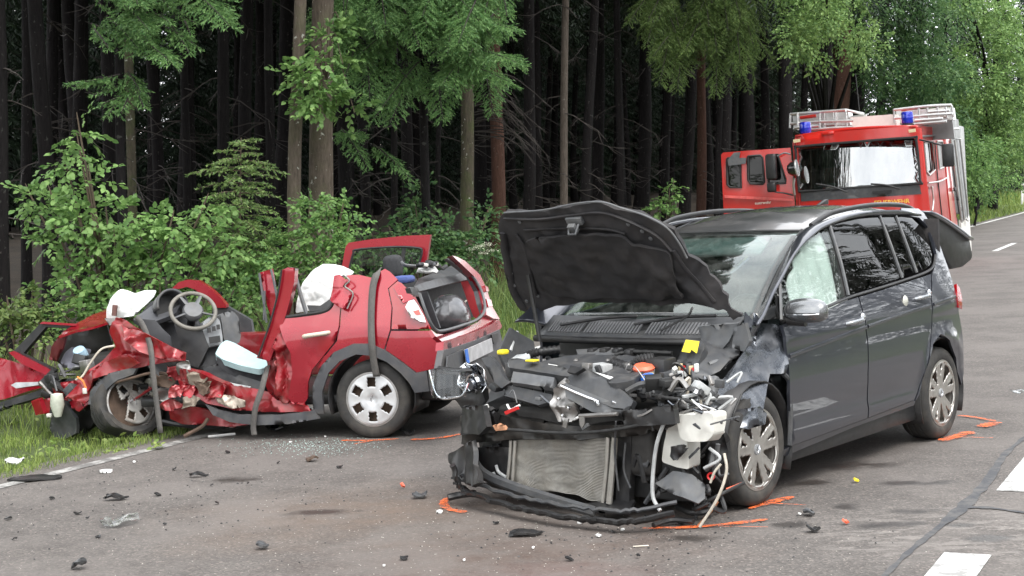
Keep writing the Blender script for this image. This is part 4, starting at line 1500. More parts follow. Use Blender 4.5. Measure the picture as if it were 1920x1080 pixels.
for L, mt, r_, nm in (([(1470, 602), (1500, 592), (1545, 578), (1586, 560), (1610, 552), (1650, 540), (1700, 524), (1740, 509), (1752, 496), (1755, 478)], P_black, .010, 'belt_trim'),
                      ([(1557, 424), (1577, 490), (1592, 554)], P_mid, .012, 'pillar_trim'), ([(1651, 405), (1670, 455), (1693, 521)], P_mid, .010, 'pillar_trim'), ([(1681, 405), (1700, 455), (1720, 511)], P_mid, .010, 'pillar_trim'),
                      ([(1466, 600), (1463, 532)], P_mid, .011, 'pillar_trim')):
    m = MB(); m.tube(smooth_path(on_side(L, -.004), 4), r_, 6); m.build(nm, mt, van, smooth=50)
sidepanel(T, 'b_pillar', [(1556, 424), (1574, 421), (1600, 551), (1582, 558)], TY, P_black, van, off=-0.016, thick=0.03)
# cant rail: windscreen pillar running into the roof edge
A = smooth_path([(1.12, .73, .99), (1.0, .715, 1.05), (.75, .68, 1.20), (.45, .635, 1.39), (.20, .60, 1.52), (-.15, .615, 1.585), (-.7, .63, 1.615), (-1.3, .625, 1.60), (-1.72, .585, 1.535)], 6)
Bq = on_side([(1420, 610), (1432, 590), (1448, 552), (1464, 524), (1490, 478), (1520, 446), (1556, 422), (1610, 406), (1660, 402), (1690, 402), (1722, 403)], 0.0)
Bq = smooth_path(Bq, 6)
for sg in (1, -1):
    m = MB()
    nA = 40
    pa = [A[int(round(i * (len(A) - 1) / nA))] for i in range(nA + 1)]
    pb = [Bq[int(round(i * (len(Bq) - 1) / nA))] for i in range(nA + 1)]

    def fn(u, v):
        i = int(round(u * nA))
        a, b = pa[i], pb[i]
        p = a + (b - a) * v
        o_ = np.array((0.15, 0.7, 0.6)); o_ /= np.linalg.norm(o_)
        p = p + o_ * 0.028 * math.sin(math.pi * v)
        return p * np.array((1, sg, 1))
    m.grid(fn, nA, 6)
    m.build('pillar_and_roof_edge', P_grey, van, smooth=60, thick=0.02)


def roofz(x, y):
    zc = float(np.interp(x, [-1.95, -1.75, -1.5, -1.2, -.9, -.6, -.3, 0, .2, .35], [1.565, 1.62, 1.66, 1.683, 1.69, 1.682, 1.66, 1.612, 1.558, 1.49]))
    return zc - 0.085 * (abs(y) / .63) ** 2.4


panel('roof', [(.27, 0), (.25, .25), (.20, .45), (.14, .59), (-.2, .612), (-.7, .626), (-1.3, .62), (-1.72, .58), (-1.80, .3), (-1.82, 0), (-1.80, -.3), (-1.72, -.58), (-1.3, -.62), (-.7, -.626), (-.2, -.612), (.14, -.59), (.20, -.45), (.25, -.25)],
      lambda x, y: np.array((x, y, roofz(x, y))), simple('grey_roof_painted_reflection', (0.085, 0.085, 0.088), 0.3, 0.5, 0.1, 3, 1.0, (0.24, 0.21, 0.19), 0.45, 3), van, 0.08, 0.02, face=(0, 0, 1))  # lighter grey with brown-pale patches paints the reflection on the roof
for sg in (1, -1):
    P = smooth_path([(.05, .60 * sg, 1.565), (-.10, .605 * sg, 1.608), (-.3, .61 * sg, 1.645), (-.8, .615 * sg, 1.672), (-1.3, .605 * sg, 1.662), (-1.55, .59 * sg, 1.628), (-1.68, .58 * sg, 1.58)], 6)
    m = MB(); m.tube(P, .017, 8); m.build('roof_rail', P_black, van, smooth=60)
m = MB(); m.prism([(-1.2, .0, 1.685), (-1.36, .0, 1.685), (-1.36, .0, 1.725), (-1.33, .0, 1.725)], (0, .03, 0)); m.build('roof_antenna', P_black, van, bevel=.006)


def ws(u, v):
    b = np.array((1.13 - .13 * u * u, .735 * u, 1.04)); t = np.array((.265 - .10 * u * u, .60 * u, 1.545 - .012 * u * u))
    return b + (t - b) * v + np.array((.55, 0, .83)) * .045 * math.sin(math.pi * v) * (1 - .4 * u * u)


m = MB(); m.grid(lambda a, b: ws(2 * a - 1, b), 20, 14); m.build('windscreen', G_clear, van, smooth=60, thick=.006)
for uu in (-1, 1):
    m = MB(); m.tube([ws(uu * 1.0, v) + np.array((0.012, 0, 0.006)) for v in np.linspace(0, 1, 12)], .012, 6); m.build('windscreen_seal', P_seal, van, smooth=50)
m = MB(); m.tube([ws(uu, 1.0) + np.array((0.004, 0, 0.002)) for uu in np.linspace(-.98, .98, 14)], .010, 6); m.build('windscreen_seal', P_seal, van, smooth=50)
m = MB(); m.box((.42, 0, 1.40), (.03, .24, .06), Matrix.Rotation(.25, 3, 'Y')); m.build('interior_mirror', P_black, van, bevel=.015)
m = MB(); m.grid(lambda a, b: np.array((.30 + .16 * b, -.45 + .9 * a, 1.50 - .10 * b)), 8, 3); m.build('sun_visor', DASHC, van, smooth=60, thick=.02)
# door mirror
mr = T.hit(1512, 585, 1, 1.0)
m = MB()


def mir(u, v):
    a, th_ = u * math.pi, v * 2 * math.pi
    x = -.135 * math.cos(a)
    s_ = math.sin(a) ** .55
    return mr + np.array((.075 * s_ * math.cos(th_) * (1 if math.cos(th_) > 0 else .55), -x * 1.0 - 0.0, .083 * s_ * math.sin(th_) * (1.0 if math.sin(th_) > 0 else .8)))


m.grid(mir, 18, 24)
mo = m.build('door_mirror', simple('mirror_shell', (.20, .205, .21), .25, .8, .1, 6, 1.0), van, smooth=70)
m = MB(); m.tube([mr + np.array((0.02, -.15, -.045)), mr + np.array((.01, .0, -.055))], .03, 8); m.build('mirror_arm', P_black, mo, smooth=50)
m = MB(); m.tube(smooth_path([mr + np.array((.055, -.10, -.01)), mr + np.array((.073, 0, -.012)), mr + np.array((.055, .11, -.008))], 5), .006, 6); m.build('indicator_strip', CHROME, mo, smooth=50)
# handles
for c, nm in (((1601, 603), 'door_handle'), ((1728, 557), 'door_handle')):
    h = T.hits(c[0], c[1], TY, .9)
    P = smooth_path([h + np.array((.10, -.01, -.008)), h + np.array((.07, .03, .0)), h + np.array((-.05, .032, .006)), h + np.array((-.10, -.01, .01))], 5)
    m = MB(); m.tube(P, .015, 8); ho = m.build(nm, simple(nm + '_paint', (.35, .36, .37), .25, .8, .05), van, smooth=60)
    m = MB(); m.lathe([(0, .012), (.02, .010), (.03, .0)], h + np.array((-.13, 0, .015)), (0, 1, 0), 16); m.build('lock_cap', CHROME, ho, smooth=60)
h = T.hits(1697, 565, TY, .9)
m = MB(); m.lathe([(0, .012), (.03, .010), (.04, 0)], h, (0, 1, 0), 18); m.build('handle_cap', simple('pale_cap', (.45, .45, .4), .4), van, smooth=60)
# highlight on the door crease, shaped as an added thin rib
for k, L in enumerate(([(1480, 668), (1540, 645), (1624, 613)], [(1627, 612), (1690, 590), (1744, 573)], [(1750, 571), (1775, 562), (1791, 556)])):
    m = MB()
    P = smooth_path(on_side(L, .001), 6)
    m.tube(P, .009, 6, True, 1.5); m.build('crease_highlight_rib', P_grey, van, smooth=60)
# tail lamp, rear end, half-open tailgate
sidepanel(T, 'tail_lamp', [(1791, 532), (1797, 540), (1801, 560), (1801, 580), (1795, 577), (1792, 556)], TY, TAIL, van, off=.012, thick=.03)
m = MB(); m.grid(lambda a, b: np.array((-1.90 - .2 * math.sin(math.pi * a), -.74 + 1.48 * a, .25 + .55 * b)), 12, 6); m.build('rear_bumper', P_grey, van, smooth=60, thick=.03)
m = MB(); m.grid(lambda a, b: np.array((-1.62 - .02 * math.sin(math.pi * a), -.76 + 1.52 * a, .55 + 1.0 * b)), 8, 4); m.build('load_space_wall', P_liner, van, smooth=60, thick=.03)
tg = [(-1.78, 1.60), (-1.95, 1.585), (-2.2, 1.50), (-2.5, 1.39), (-2.57, 1.36), (-2.62, 1.24), (-2.60, 1.20), (-2.42, 1.155), (-2.2, 1.15), (-2.1, 1.22), (-1.95, 1.36), (-1.80, 1.50)]
m = MB(); m.prism([(x, -.62, z) for x, z in tg], (0, 1.24, 0)); tgo = m.build('tailgate', P_black, van, bevel=.02)
m = MB()
m.grid(lambda a, b: np.array((-1.76 - .80 * b, -.65 + 1.3 * a, 1.615 - .235 * b ** 1.25 - .02 * abs(2 * a - 1) ** 3)), 10, 8); m.build('tailgate_skin', P_grey, tgo, smooth=60, thick=.02)
m = MB(); m.box((-2.2, .60, 1.36), (.4, .02, .1), Matrix.Rotation(.42, 3, 'Y')); m.build('tailgate_trim', P_dark, tgo, bevel=.01)
for y in (-.56, .56):
    m = MB(); m.tube([(-1.72, y, 1.15), (-2.05, y, 1.42)], .012, 6); m.build('gas_strut', P_black, tgo, smooth=50)
# wheels and arches
for x, y, sd_ in ((1.31, .765, 1), (-1.31, .775, 1), (1.31, -.765, -1), (-1.31, -.775, -1)):
    wheel_parts(van, (x, y, .326), .326, .215, .222, 'alloy', sd_)
for x, y in ((1.31, 1), (-1.31, -1), (1.31, -1), (-1.31, 1)):
    m = MB()
    m.grid(lambda a, b: np.array((x + .385 * math.cos(math.pi * (1.15 - 1.3 * a)), y * (.42 + .46 * b), .33 + .385 * math.sin(math.pi * (1.15 - 1.3 * a)))), 18, 4)
    m.build('wheel_arch_liner', P_black, van, smooth=60, thick=.01)
m = MB(); m.box((-.05, 0, .24), (2.1, 1.68, .12)); m.box((-1.75, 0, .32), (.6, 1.3, .16)); m.build('floor_pan', P_black, van, bevel=.02)
# cabin
m = MB()
m.grid(lambda a, b: np.array((1.08 - .5 * b, -.70 + 1.4 * a, 1.0 - .02 * b - .06 * b * b + .03 * math.sin(math.pi * a) * b)), 12, 6)
m.build('dashboard', TRIM, van, smooth=60, thick=.05)
m = MB(); m.box((.62, 0, .75), (.12, 1.38, .42)); m.build('dashboard_front', TRIM, van, bevel=.04)
m = MB(); th_ = np.linspace(0, 2 * math.pi, 33)
m.tube([np.array((.42 + .08 * math.sin(t), .38 + .18 * math.cos(t), .98 + .165 * math.sin(t))) for t in th_], .015, 7, False); m.build('steering_wheel', TRIM, van, smooth=60)


def seat(parent, x, y, z, w_=.5, name='seat', mat=SEAT, back=.62, lean=.28):
    m = MB(); m.box((x, y, z), (.52, w_, .16)); s_ = m.build(name, mat, parent, bevel=.05, seg=3)
    m = MB(); m.box((x - .28 - back * .5 * math.sin(lean) * .6, y, z + .06 + back * .5), (.15, w_ * .95, back), Matrix.Rotation(-lean, 3, 'Y')); m.build('backrest', mat, s_, bevel=.05, seg=3)
    m = MB(); m.box((x - .33 - back * math.sin(lean) * .95, y, z + .12 + back), (.10, w_ * .5, .2), Matrix.Rotation(-lean, 3, 'Y')); m.build('headrest', mat, s_, bevel=.04, seg=3)


seat(van, .12, .38, .55); seat(van, .12, -.38, .55)
for y in (-.42, 0, .42): seat(van, -.78, y, .58, .42)
# curtain airbag hanging inside the front side window
m = MB()


def airbag(u, v):
    x = .72 - .72 * u; z = 1.50 - .50 * v
    top = float(np.interp(x, [0, .3, .55, .75], [1.52, 1.47, 1.33, 1.18]))
    z = top - (top - 1.0) * v
    y = TY(x, z) - .055 - .03 * abs(math.sin(4.5 * math.pi * u + 1.5 * v)) * (1 - .5 * v) + .012 * noise.noise(Vector((x * 9, z * 9, 0)))
    return np.array((x, y, z))


m.grid(airbag, 40, 20); m.build('curtain_airbag', FABRIC_W, van, smooth=80, thick=.012)
# cowl with its slotted air grille
CZ = 1.0
m = MB(); m.grid(lambda a, b: np.array((1.10 + .20 * b - .05 * (2 * a - 1) ** 2, -.74 + 1.40 * a, 1.055 - .12 * b)), 20, 2); cw = m.build('cowl', P_dark, van, smooth=50, thick=.012)
m = MB(); m.tube(smooth_path([(1.26, -.74, .93), (1.315, -.35, .93), (1.32, 0, .93), (1.30, .35, .93), (1.24, .60, .93)], 6), .022, 8); m.build('cowl_lip', P_black, cw, smooth=60)
sm = None
for i in range(50):
    y = -.66 + i * .023
    if abs(y - .06) < .03 or abs(y + .38) < .015: continue
    if sm is None:
        b_ = MB(); b_.box((0, 0, 0), (.105, .0125, .012)); so_ = b_.build('grille_slat', simple('grille_grey', (.17, .17, .175), .5), cw); sm = so_.data
    else: so_ = mkobj('grille_slat', sm, None, cw)
    so_.location = (1.218 - .05 * ((y + .04) / .7) ** 2, y, 1.0)
    so_.rotation_euler.y = .61
m = MB(); m.grid(lambda a, b: np.array((1.165 + .10 * b - .05 * (2 * a - 1) ** 2, -.69 + 1.2 * a, 1.028 - .07 * b)), 16, 1); m.build('grille_backing', P_seal, cw, thick=.004)
# wipers
for a in ([(1.20, -.02, 1.02), (1.13, .25, 1.06), (1.10, .5, 1.07)], [(1.24, -.55, 1.015), (1.16, -.3, 1.05), (1.12, -.05, 1.065)]):
    m = MB(); m.tube(smooth_path([np.array(p) for p in a], 5), .011, 6); m.build('wiper', P_black, van, smooth=50)
# bonnet standing open, underside to the front
hp, hn = (1.12, 0, 1.045), (.81, 0, -.58)
HOOD = [(931, 470), (930, 429), (935, 410), (945, 401), (1018, 396), (1078, 384), (1128, 381), (1167, 393), (1211, 407), (1250, 429), (1273, 458), (1288, 485), (1309, 506), (1324, 527), (1347, 547), (1362, 574), (1389, 601), (1374, 602), (1356, 580), (1339, 574), (1288, 570), (1241, 570), (1167, 565), (1093, 567), (1042, 577), (1013, 589), (980, 601), (965, 598), (947, 574), (938, 530)]


def hoodf(p):
    y = p[1]
    d = -.10 * max(0, abs(y + .1) - .35) ** 1.5 * 2          # skin drops towards the sides
    if y > .15: d += crumple(p, .045 * min(1, (y - .15) * 3), 4.5, 2.0)
    d += crumple(p, .010, 6, 9) + .012 * noise.noise(Vector(p) * 14)
    return d


qh = random.Random(4)
HJ = []
for i, (a, b) in enumerate(HOOD):
    a2, b2 = HOOD[(i + 1) % len(HOOD)]
    HJ.append((a, b))
    if 3 <= i <= 20:
        for t in (.35, .7):
            k = 1.6 if i < 8 else 3.2
            HJ.append((a + (a2 - a) * t + qh.uniform(-k, k), b + (b2 - b) * t + qh.uniform(-k, k)))
hood = slab(T, 'bonnet', HJ, (hp, hn), simple('underbonnet_dark_paint', (.024, .023, .025), .7, 0, .2, 8, 0, (.085, .075, .07), .4, 6), van, .03, .035, fn=hoodf)
LIN = [(985, 452), (1000, 445), (1110, 437), (1165, 440), (1190, 458), (1230, 466), (1252, 475), (1262, 500), (1272, 530), (1284, 558), (1240, 560), (1167, 557), (1093, 557), (1050, 555), (1010, 548), (996, 500)]
slab(T, 'bonnet_liner', LIN, ((hp[0] + .032, 0, hp[2] - .022), hn), P_liner, hood, .02, .035, fn=lambda p: hoodf(p) + .012 * noise.noise(Vector(p) * 9) + .01, rnd=.03)
for L, r_ in (([(945, 412), (1015, 408), (1070, 402), (1130, 398), (1180, 412), (1230, 440), (1258, 470)], .018), ([(940, 440), (948, 500), (958, 560), (975, 590)], .02), ([(985, 430), (1060, 427), (1140, 428), (1175, 436)], .016), ([(1262, 470), (1285, 505), (1310, 535), (1340, 565)], .018), ([(968, 440), (985, 470), (992, 520), (1000, 560)], .014)):
    P = []
    for a, b in L:
        p = T.hitp(a, b, hp, hn); P.append(p + np.array(hn) * (hoodf(p) + .008))
    m = MB(); m.tube(smooth_path(P, 5), r_, 7, True, .6); m.build('bonnet_rib', MATS['underbonnet_dark_paint'], hood, smooth=60)
lp = T.hitp(1082, 408, hp, hn) + np.array(hn) * .03
m = MB(); m.box(lp, (.03, .11, .05), Matrix.Rotation(.6, 3, 'Y')); m.box(lp + np.array((.02, .0, -.045)), (.03, .05, .06), Matrix.Rotation(.9, 3, 'Y')); m.tube([lp + np.array((.02, -.03, -.03)), lp + np.array((.04, -.02, -.08)), lp + np.array((.04, .03, -.08)), lp + np.array((.02, .04, -.02))], .008, 6); m.build('bonnet_latch', P_mid, hood, bevel=.006)
tube_px(T, 'bonnet_edge', [(945, 399, 0, 1.60), (1018, 394, 0, 1.62), (1078, 382, 0, 1.65), (1128, 379, 0, 1.66), (1167, 391, 0, 1.64), (1211, 405, 0, 1.61), (1250, 427, 0, 1.57), (1273, 456, 0, 1.51), (1288, 484, 0, 1.45)], .006, P_mid, hood)
for a, b in ((952, 520), (957, 545), (980, 575), (975, 415), (1180, 418), (1205, 432), (1220, 447), (1003, 562)):
    p = T.hitp(a, b, hp, hn); p = p + np.array(hn) * (hoodf(p) + .004)
    m = MB(); m.lathe([(0, .006), (.012, .004), (.014, 0)], p, hn, 10); m.build('bonnet_clip', P_mid, hood, smooth=50)
tube_px(T, 'bonnet_stay', [(990, 515, 0, 1.42), (1000, 570, 0, 1.40), (1012, 640, 0, 1.40)], .013, P_black, van)
tube_px(T, 'washer_hose', [(1298, 577, 0, 1.15), (1290, 592, 0, 1.20), (1262, 608, 0, 1.24), (1238, 620, 0, 1.27)], .007, P_seal, van)
# what is left of the left wing, beaten like foil
wpl = ((1.30, .80, .75), (.35, .85, .40))
slab(T, 'left_wing', [(1398, 585), (1424, 604), (1462, 609), (1473, 642), (1476, 684), (1470, 702), (1442, 702), (1434, 742), (1424, 779), (1369, 777), (1365, 749), (1311, 758), (1330, 735), (1353, 711), (1387, 671), (1404, 644), (1395, 615)], wpl, P_greyx, van, .006, .025, .035, 3.6, 1.3)
slab(T, 'wing_flap', [(1372, 770), (1425, 762), (1440, 775), (1432, 795), (1400, 805), (1378, 800)], ((1.45, .88, .6), (.5, 1, .1)), P_greyx, van, .006, .02, .03, 8, 4.1)
slab(T, 'wing_edge', [(1408, 588), (1424, 604), (1418, 650), (1400, 672), (1378, 700), (1362, 712), (1385, 672), (1404, 645)], ((1.30, .83, .8), (.30, 1, .3)), P_greyx, van, .006, .02, .02, 7, 6.1)
tube_px(T, 'wing_arch_edge', [(1468, 700, 1, .90), (1481, 720, 1, .90), (1482, 780, 1, .90), (1480, 835, 1, .90)], .016, P_dark, van)
slab(T, 'arch_shield', [(1440, 705), (1468, 702), (1480, 740), (1478, 830), (1470, 830), (1468, 770), (1455, 730)], (1, .80), P_black, van, .02, .04, .01, 8)
# engine bay shell
m = MB(); m.box((1.02, 0, .62), (.08, 1.42, .72)); m.build('firewall', P_black, van, bevel=.02)
m = MB(); m.box((1.55, 0, .42), (.75, 1.1, .36)); m.build('engine_block', simple('oily_iron', (.035, .033, .031), .6, .3, .4, 10), van, bevel=.04)
for y in (-.66, .62):
    m = MB(); m.tube([(1.05, y, .62), (1.5, y, .60), (1.95, y * .95, .55)], [.06, .055, .05], 4); m.build('chassis_rail', P_black, van, bevel=.01)
slab(T, 'inner_wing', [(955, 615), (1000, 640), (1010, 680), (1000, 705), (950, 690), (935, 660)], ((1.5, -.62, .85), (.3, .9, .4)), P_dark, van, .02, .04, .015, 6)
slab(T, 'inner_wing', [(1320, 620), (1375, 605), (1398, 640), (1385, 670), (1350, 700), (1300, 720), (1290, 680), (1312, 655)], ((1.35, .62, .85), (.4, .3, .85)), P_dark, van, .02, .03, .03, 7, 3)
slab(T, 'strut_cover', [(1375, 615), (1397, 606), (1405, 640), (1395, 660), (1372, 652)], (0, 1.3), P_mid, van, .03, .03, .005, 7)
slab(T, 'scuttle_panel', [(1312, 612), (1385, 606), (1368, 640), (1352, 660), (1318, 665)], (0, 1.28), P_mid, van, .02, .03, .012, 9, 8)
# engine cover, air box and the crooked slam panel
EZ = ((1.55, 0, .86), (.25, 0, 1))
slab(T, 'engine_cover', [(1000, 682), (1040, 672), (1120, 663), (1195, 668), (1215, 690), (1190, 715), (1150, 722), (1085, 700), (1030, 700)], EZ, P_dark, van, .05, .04, .008, 7, 2, .04)
slab(T, 'cover_ridge', [(1080, 655), (1150, 652), (1152, 664), (1085, 668)], EZ, P_mid, van, .03, .04)
slab(T, 'sticker', [(1028, 682), (1045, 685), (1043, 690), (1026, 687)], ((1.55, 0, .885), (.25, 0, 1)), PAPER, van, .004, .04)
slab(T, 'air_duct', [(952, 674), (975, 673), (1060, 690), (1082, 700), (1080, 708), (1050, 704), (955, 690)], ((1.80, -.2, .86), (.5, 0, 1)), P_dark, van, .05, .04, .004, 7)
slab(T, 'slam_panel', [(963, 697), (1040, 708), (1036, 728), (958, 717)], ((1.92, -.3, .80), (1, 0, .9)), P_mid, van, .04, .04, .004, 7)
for i in range(4):
    x0 = 962 + i * 20
    slab(T, 'vent_slot', [(x0, 722 + i * 2.5), (x0 + 15, 724 + i * 2.5), (x0 + 14, 734 + i * 2.5), (x0 - 1, 731 + i * 2.5)], (0, 1.93), P_seal, van, .02, .04)
slab(T, 'slam_panel', [(950, 722), (1035, 740), (1040, 752), (1010, 760), (945, 742)], ((1.93, -.3, .74), (1, 0, .6)), P_dark, van, .03, .04, .006, 7)
slab(T, 'slam_panel', [(1085, 690), (1105, 694), (1172, 735), (1188, 752), (1180, 768), (1150, 765), (1055, 728), (1062, 712)], ((1.95, .15, .78), (1, .1, .55)), P_dark, van, .05, .035, .006, 7)
slab(T, 'warning_sticker', [(1114, 697), (1150, 707), (1143, 711)], ((1.9, .15, .83), (1, .1, .9)), PAPER, van, .004, .04)
slab(T, 'radiator_shutter', [(1060, 718), (1120, 742), (1185, 770), (1180, 785), (1110, 772), (1062, 745)], ((2.0, .15, .72), (1, .1, .2)), P_mid, van, .03, .035, .008, 8, 3)
tube_px(T, 'bright_trim', [(1052, 723, 0, 2.02), (1085, 738, 0, 2.02), (1120, 752, 0, 2.02)], .010, CHROME, van)
slab(T, 'latch_bracket', [(1040, 730), (1060, 712), (1078, 735), (1085, 775), (1075, 790), (1050, 790), (1038, 760)], (0, 2.0), STEEL, van, .02, .025, .025, 11, 5)
for a, b in ((1048, 748), (1066, 765), (1055, 780)):
    p = T.hit(a, b, 0, 2.03); m = MB(); m.lathe([(0, .012), (.010, .010), (.014, 0)], p, (1, 0, 0), 8); m.build('bolt', CHROME, van)
slab(T, 'strut_housing', [(903, 672), (922, 668), (948, 712), (960, 716), (940, 728), (925, 715)], ((1.95, -.62, .82), (1, .1, .3)), P_dark, van, .04, .04, .006, 8)
slab(T, 'torn_panel', [(1095, 690), (1070, 685), (1063, 697), (1078, 700)], ((1.98, .05, .86), (1, 0, .6)), P_black, van, .03, .03)
# bumper beam and the rest of the front
slab(T, 'bumper_beam', [(866, 778), (930, 775), (1000, 790), (1090, 800), (1180, 795), (1240, 772), (1262, 770), (1262, 800), (1200, 816), (1090, 824), (980, 822), (868, 832)], (0, 1.99), simple('blackened_beam', (.028, .027, .026), .35, .5, .3, 9, 0, (.1, .085, .07), .5, 6), van, .07, .03, .02, 7, 1)
slab(T, 'beam_cap', [(1165, 770), (1262, 760), (1268, 795), (1170, 800)], (0, 2.05), P_black, van, .05, .03, .02, 8, 9)
slab(T, 'beam_end', [(868, 762), (930, 770), (925, 812), (866, 815)], (0, 2.04), P_black, van, .05, .03, .015, 9, 4)
tube_px(T, 'bright_bar', [(1086, 780, 0, 2.08), (1120, 778, 0, 2.08), (1158, 776, 0, 2.08)], .012, STEEL, van)
slab(T, 'bracket_tab', [(1085, 778), (1096, 778), (1096, 795), (1091, 803), (1087, 797)], (0, 2.09), STEEL, van, .012, .03)
slab(T, 'bracket_tab', [(1052, 782), (1066, 785), (1062, 803), (1054, 800)], (0, 2.09), STEEL, van, .012, .03, .006, 12)
slab(T, 'torn_foam', [(925, 798), (945, 797), (950, 806), (930, 808)], (0, 2.09), simple('torn_orange_foam', (.5, .25, .14), .8), van, .03, .02, .01, 12)
slab(T, 'red_bracket', [(945, 772), (968, 762), (970, 768), (948, 778)], (0, 2.06), REDP, van, .02, .03)
slab(T, 'condenser_core', [(962, 826), (1148, 822), (1142, 944), (1060, 920), (1005, 925), (955, 905)], (0, 1.955), simple('condenser_core', (.10, .09, .075), .8), van, .03, .04)
c0, c1 = T.hit(964, 826, 0, 1.965), T.hit(1146, 822, 0, 1.965)
d0, d1 = T.hit(956, 908, 0, 1.965), T.hit(1142, 942, 0, 1.965)
fm = MB()
for i in range(44):
    t = i / 43
    P = []
    for j in range(25):
        s_ = j / 24
        a, b = c0 + (c1 - c0) * s_, d0 + (d1 - d0) * s_
        p = a + (b - a) * t
        p = p + np.array((.012 * noise.noise(Vector((s_ * 5, t * 6, 1))), 0, (.010 * math.sin(s_ * 9 + 2.5 * t) + .012 * noise.noise(Vector((s_ * 6, t * 3, 5)))) * (0.25 + 1.2 * t) * (1 if s_ < .85 else .4)))
        P.append(p)
    fm.tube(P, .0031, 4, False, 1.0)
fm.build('cooling_fins', ALU, van)
for L, r_, mt in (([(958, 826, 0, 1.985), (955, 870, 0, 1.985), (950, 912, 0, 1.985)], .010, ALU), ([(966, 826, 0, 1.985), (963, 870, 0, 1.985), (960, 915, 0, 1.985)], .010, ALU), ([(1153, 820, 0, 1.985), (1148, 880, 0, 1.985), (1142, 944, 0, 1.985)], .018, ALU), ([(1140, 820, 0, 1.98), (1137, 880, 0, 1.98), (1130, 942, 0, 1.98)], .012, ALU),
                  ([(950, 895, 0, 1.98), (935, 885, 0, 1.98), (930, 872, 0, 1.98)], .010, CABLE_G), ([(948, 908, 0, 1.98), (930, 900, 0, 1.98), (925, 885, 0, 1.98)], .010, CABLE_G)):
    tube_px(T, 'coolant_pipe', L, r_, mt, van)
slab(T, 'radiator_frame', [(1160, 800), (1185, 800), (1180, 940), (1155, 950)], (0, 1.93), P_black, van, .05, .05, .004, 8)
slab(T, 'radiator_frame', [(905, 835), (940, 832), (935, 905), (915, 900), (905, 870)], (0, 1.93), P_dark, van, .04, .04, .01, 8)
slab(T, 'fan_shroud', [(1185, 815), (1225, 810), (1232, 880), (1215, 905), (1190, 890)], (0, 1.86), P_black, van, .04, .03, .02, 9, 3)
slab(T, 'torn_shield', [(1195, 850), (1215, 840), (1222, 870), (1210, 895), (1190, 890)], (0, 1.9), P_dark, van, .01, .02, .03, 9, 7)
# lower lip lying on the road
lipP = smooth_path([(850, 868, 2, .26), (858, 900, 2, .15), (880, 925, 2, .09), (950, 950, 2, .06), (1060, 972, 2, .05), (1160, 980, 2, .05), (1263, 965, 2, .08)][:0] or [T.hit(a, b, 2, z) for a, b, z in ((848, 872, .25), (858, 903, .15), (870, 918, .10), (885, 926, .09), (950, 946, .07), (1000, 958, .065), (1060, 969, .06), (1110, 975, .055), (1160, 979, .06), (1200, 975, .07), (1263, 964, .10))], 5)
ql = random.Random(9)
lipP = [p + np.array((ql.uniform(-.008, .008), 0, ql.uniform(-.006, .006))) for p in lipP]
m = MB(); m.tube(lipP, .032, 8, True, .55); lip = m.build('bumper_lip', P_black, van, smooth=40)
m = MB(); m.tube([p + np.array((-.03, 0, .055)) for p in lipP[6:]], .012, 6); m.build('lip_edge', P_dark, lip, smooth=40)
for i in range(4, len(lipP) - 3, 2):
    p = lipP[i] + np.array((.018, 0, .008)); m = MB(); m.box(p, (.03, .03, .014)); m.build('lip_slot', P_seal, lip)
m = MB(); P = smooth_path([T.hit(a, b, 0, x) for a, b, x in ((880, 835, 2.02), (890, 865, 2.03), (910, 890, 2.05), (960, 912, 2.06), (1040, 938, 2.06), (1115, 960, 2.05))], 7); m.tube(P, [.028] * 8 + [.032] * (len(P) - 8), 6, True, .5); m.build('grille_bar', P_dark, van, smooth=40)
slab(T, 'bumper_corner', [(843, 857), (862, 838), (885, 828), (892, 870), (905, 905), (885, 912), (862, 900)], ((2.02, -.75, .3), (.8, -.5, .1)), P_black, van, .03, .03, .02, 8, 2)
slab(T, 'bumper_skin', [(868, 838), (960, 838), (955, 900), (965, 925), (900, 900), (880, 870)], (0, 1.95), P_black, van, .03, .04, .012, 7, 6)
slab(T, 'fog_lamp_trim', [(868, 765), (905, 760), (912, 800), (900, 815), (866, 812)], ((2.0, -.82, .6), (.9, -.3, .1)), P_black, van, .04, .03, .01, 8, 2)
tube_px(T, 'torn_strut', [(840, 933, 2, .05), (865, 928, 2, .06), (890, 925, 2, .08)], .022, P_black, van)
slab(T, 'lower_grille', [(900, 905), (1000, 928), (1110, 955), (1180, 960), (1190, 935), (1100, 945), (1000, 925), (930, 905)], ((2.0, 0, .08), (.3, 0, 1)), P_black, van, .02, .04, .006, 7)
# right headlamp hanging loose, with its clear lens broken off beside it
hc = T.hit(885, 722, 1, -.76)
m = MB()


def bowl(u, v):
    a, t = 2 * math.pi * u, v
    r_ = .13 * math.sqrt(max(0, t)) * (1 + .12 * math.sin(3 * a) + .05 * math.sin(7 * a))
    return hc + np.array((-.10 * (1 - t) - .015 * math.cos(9 * a) * t, r_ * .8 * math.cos(a), r_ * 1.15 * math.sin(a)))


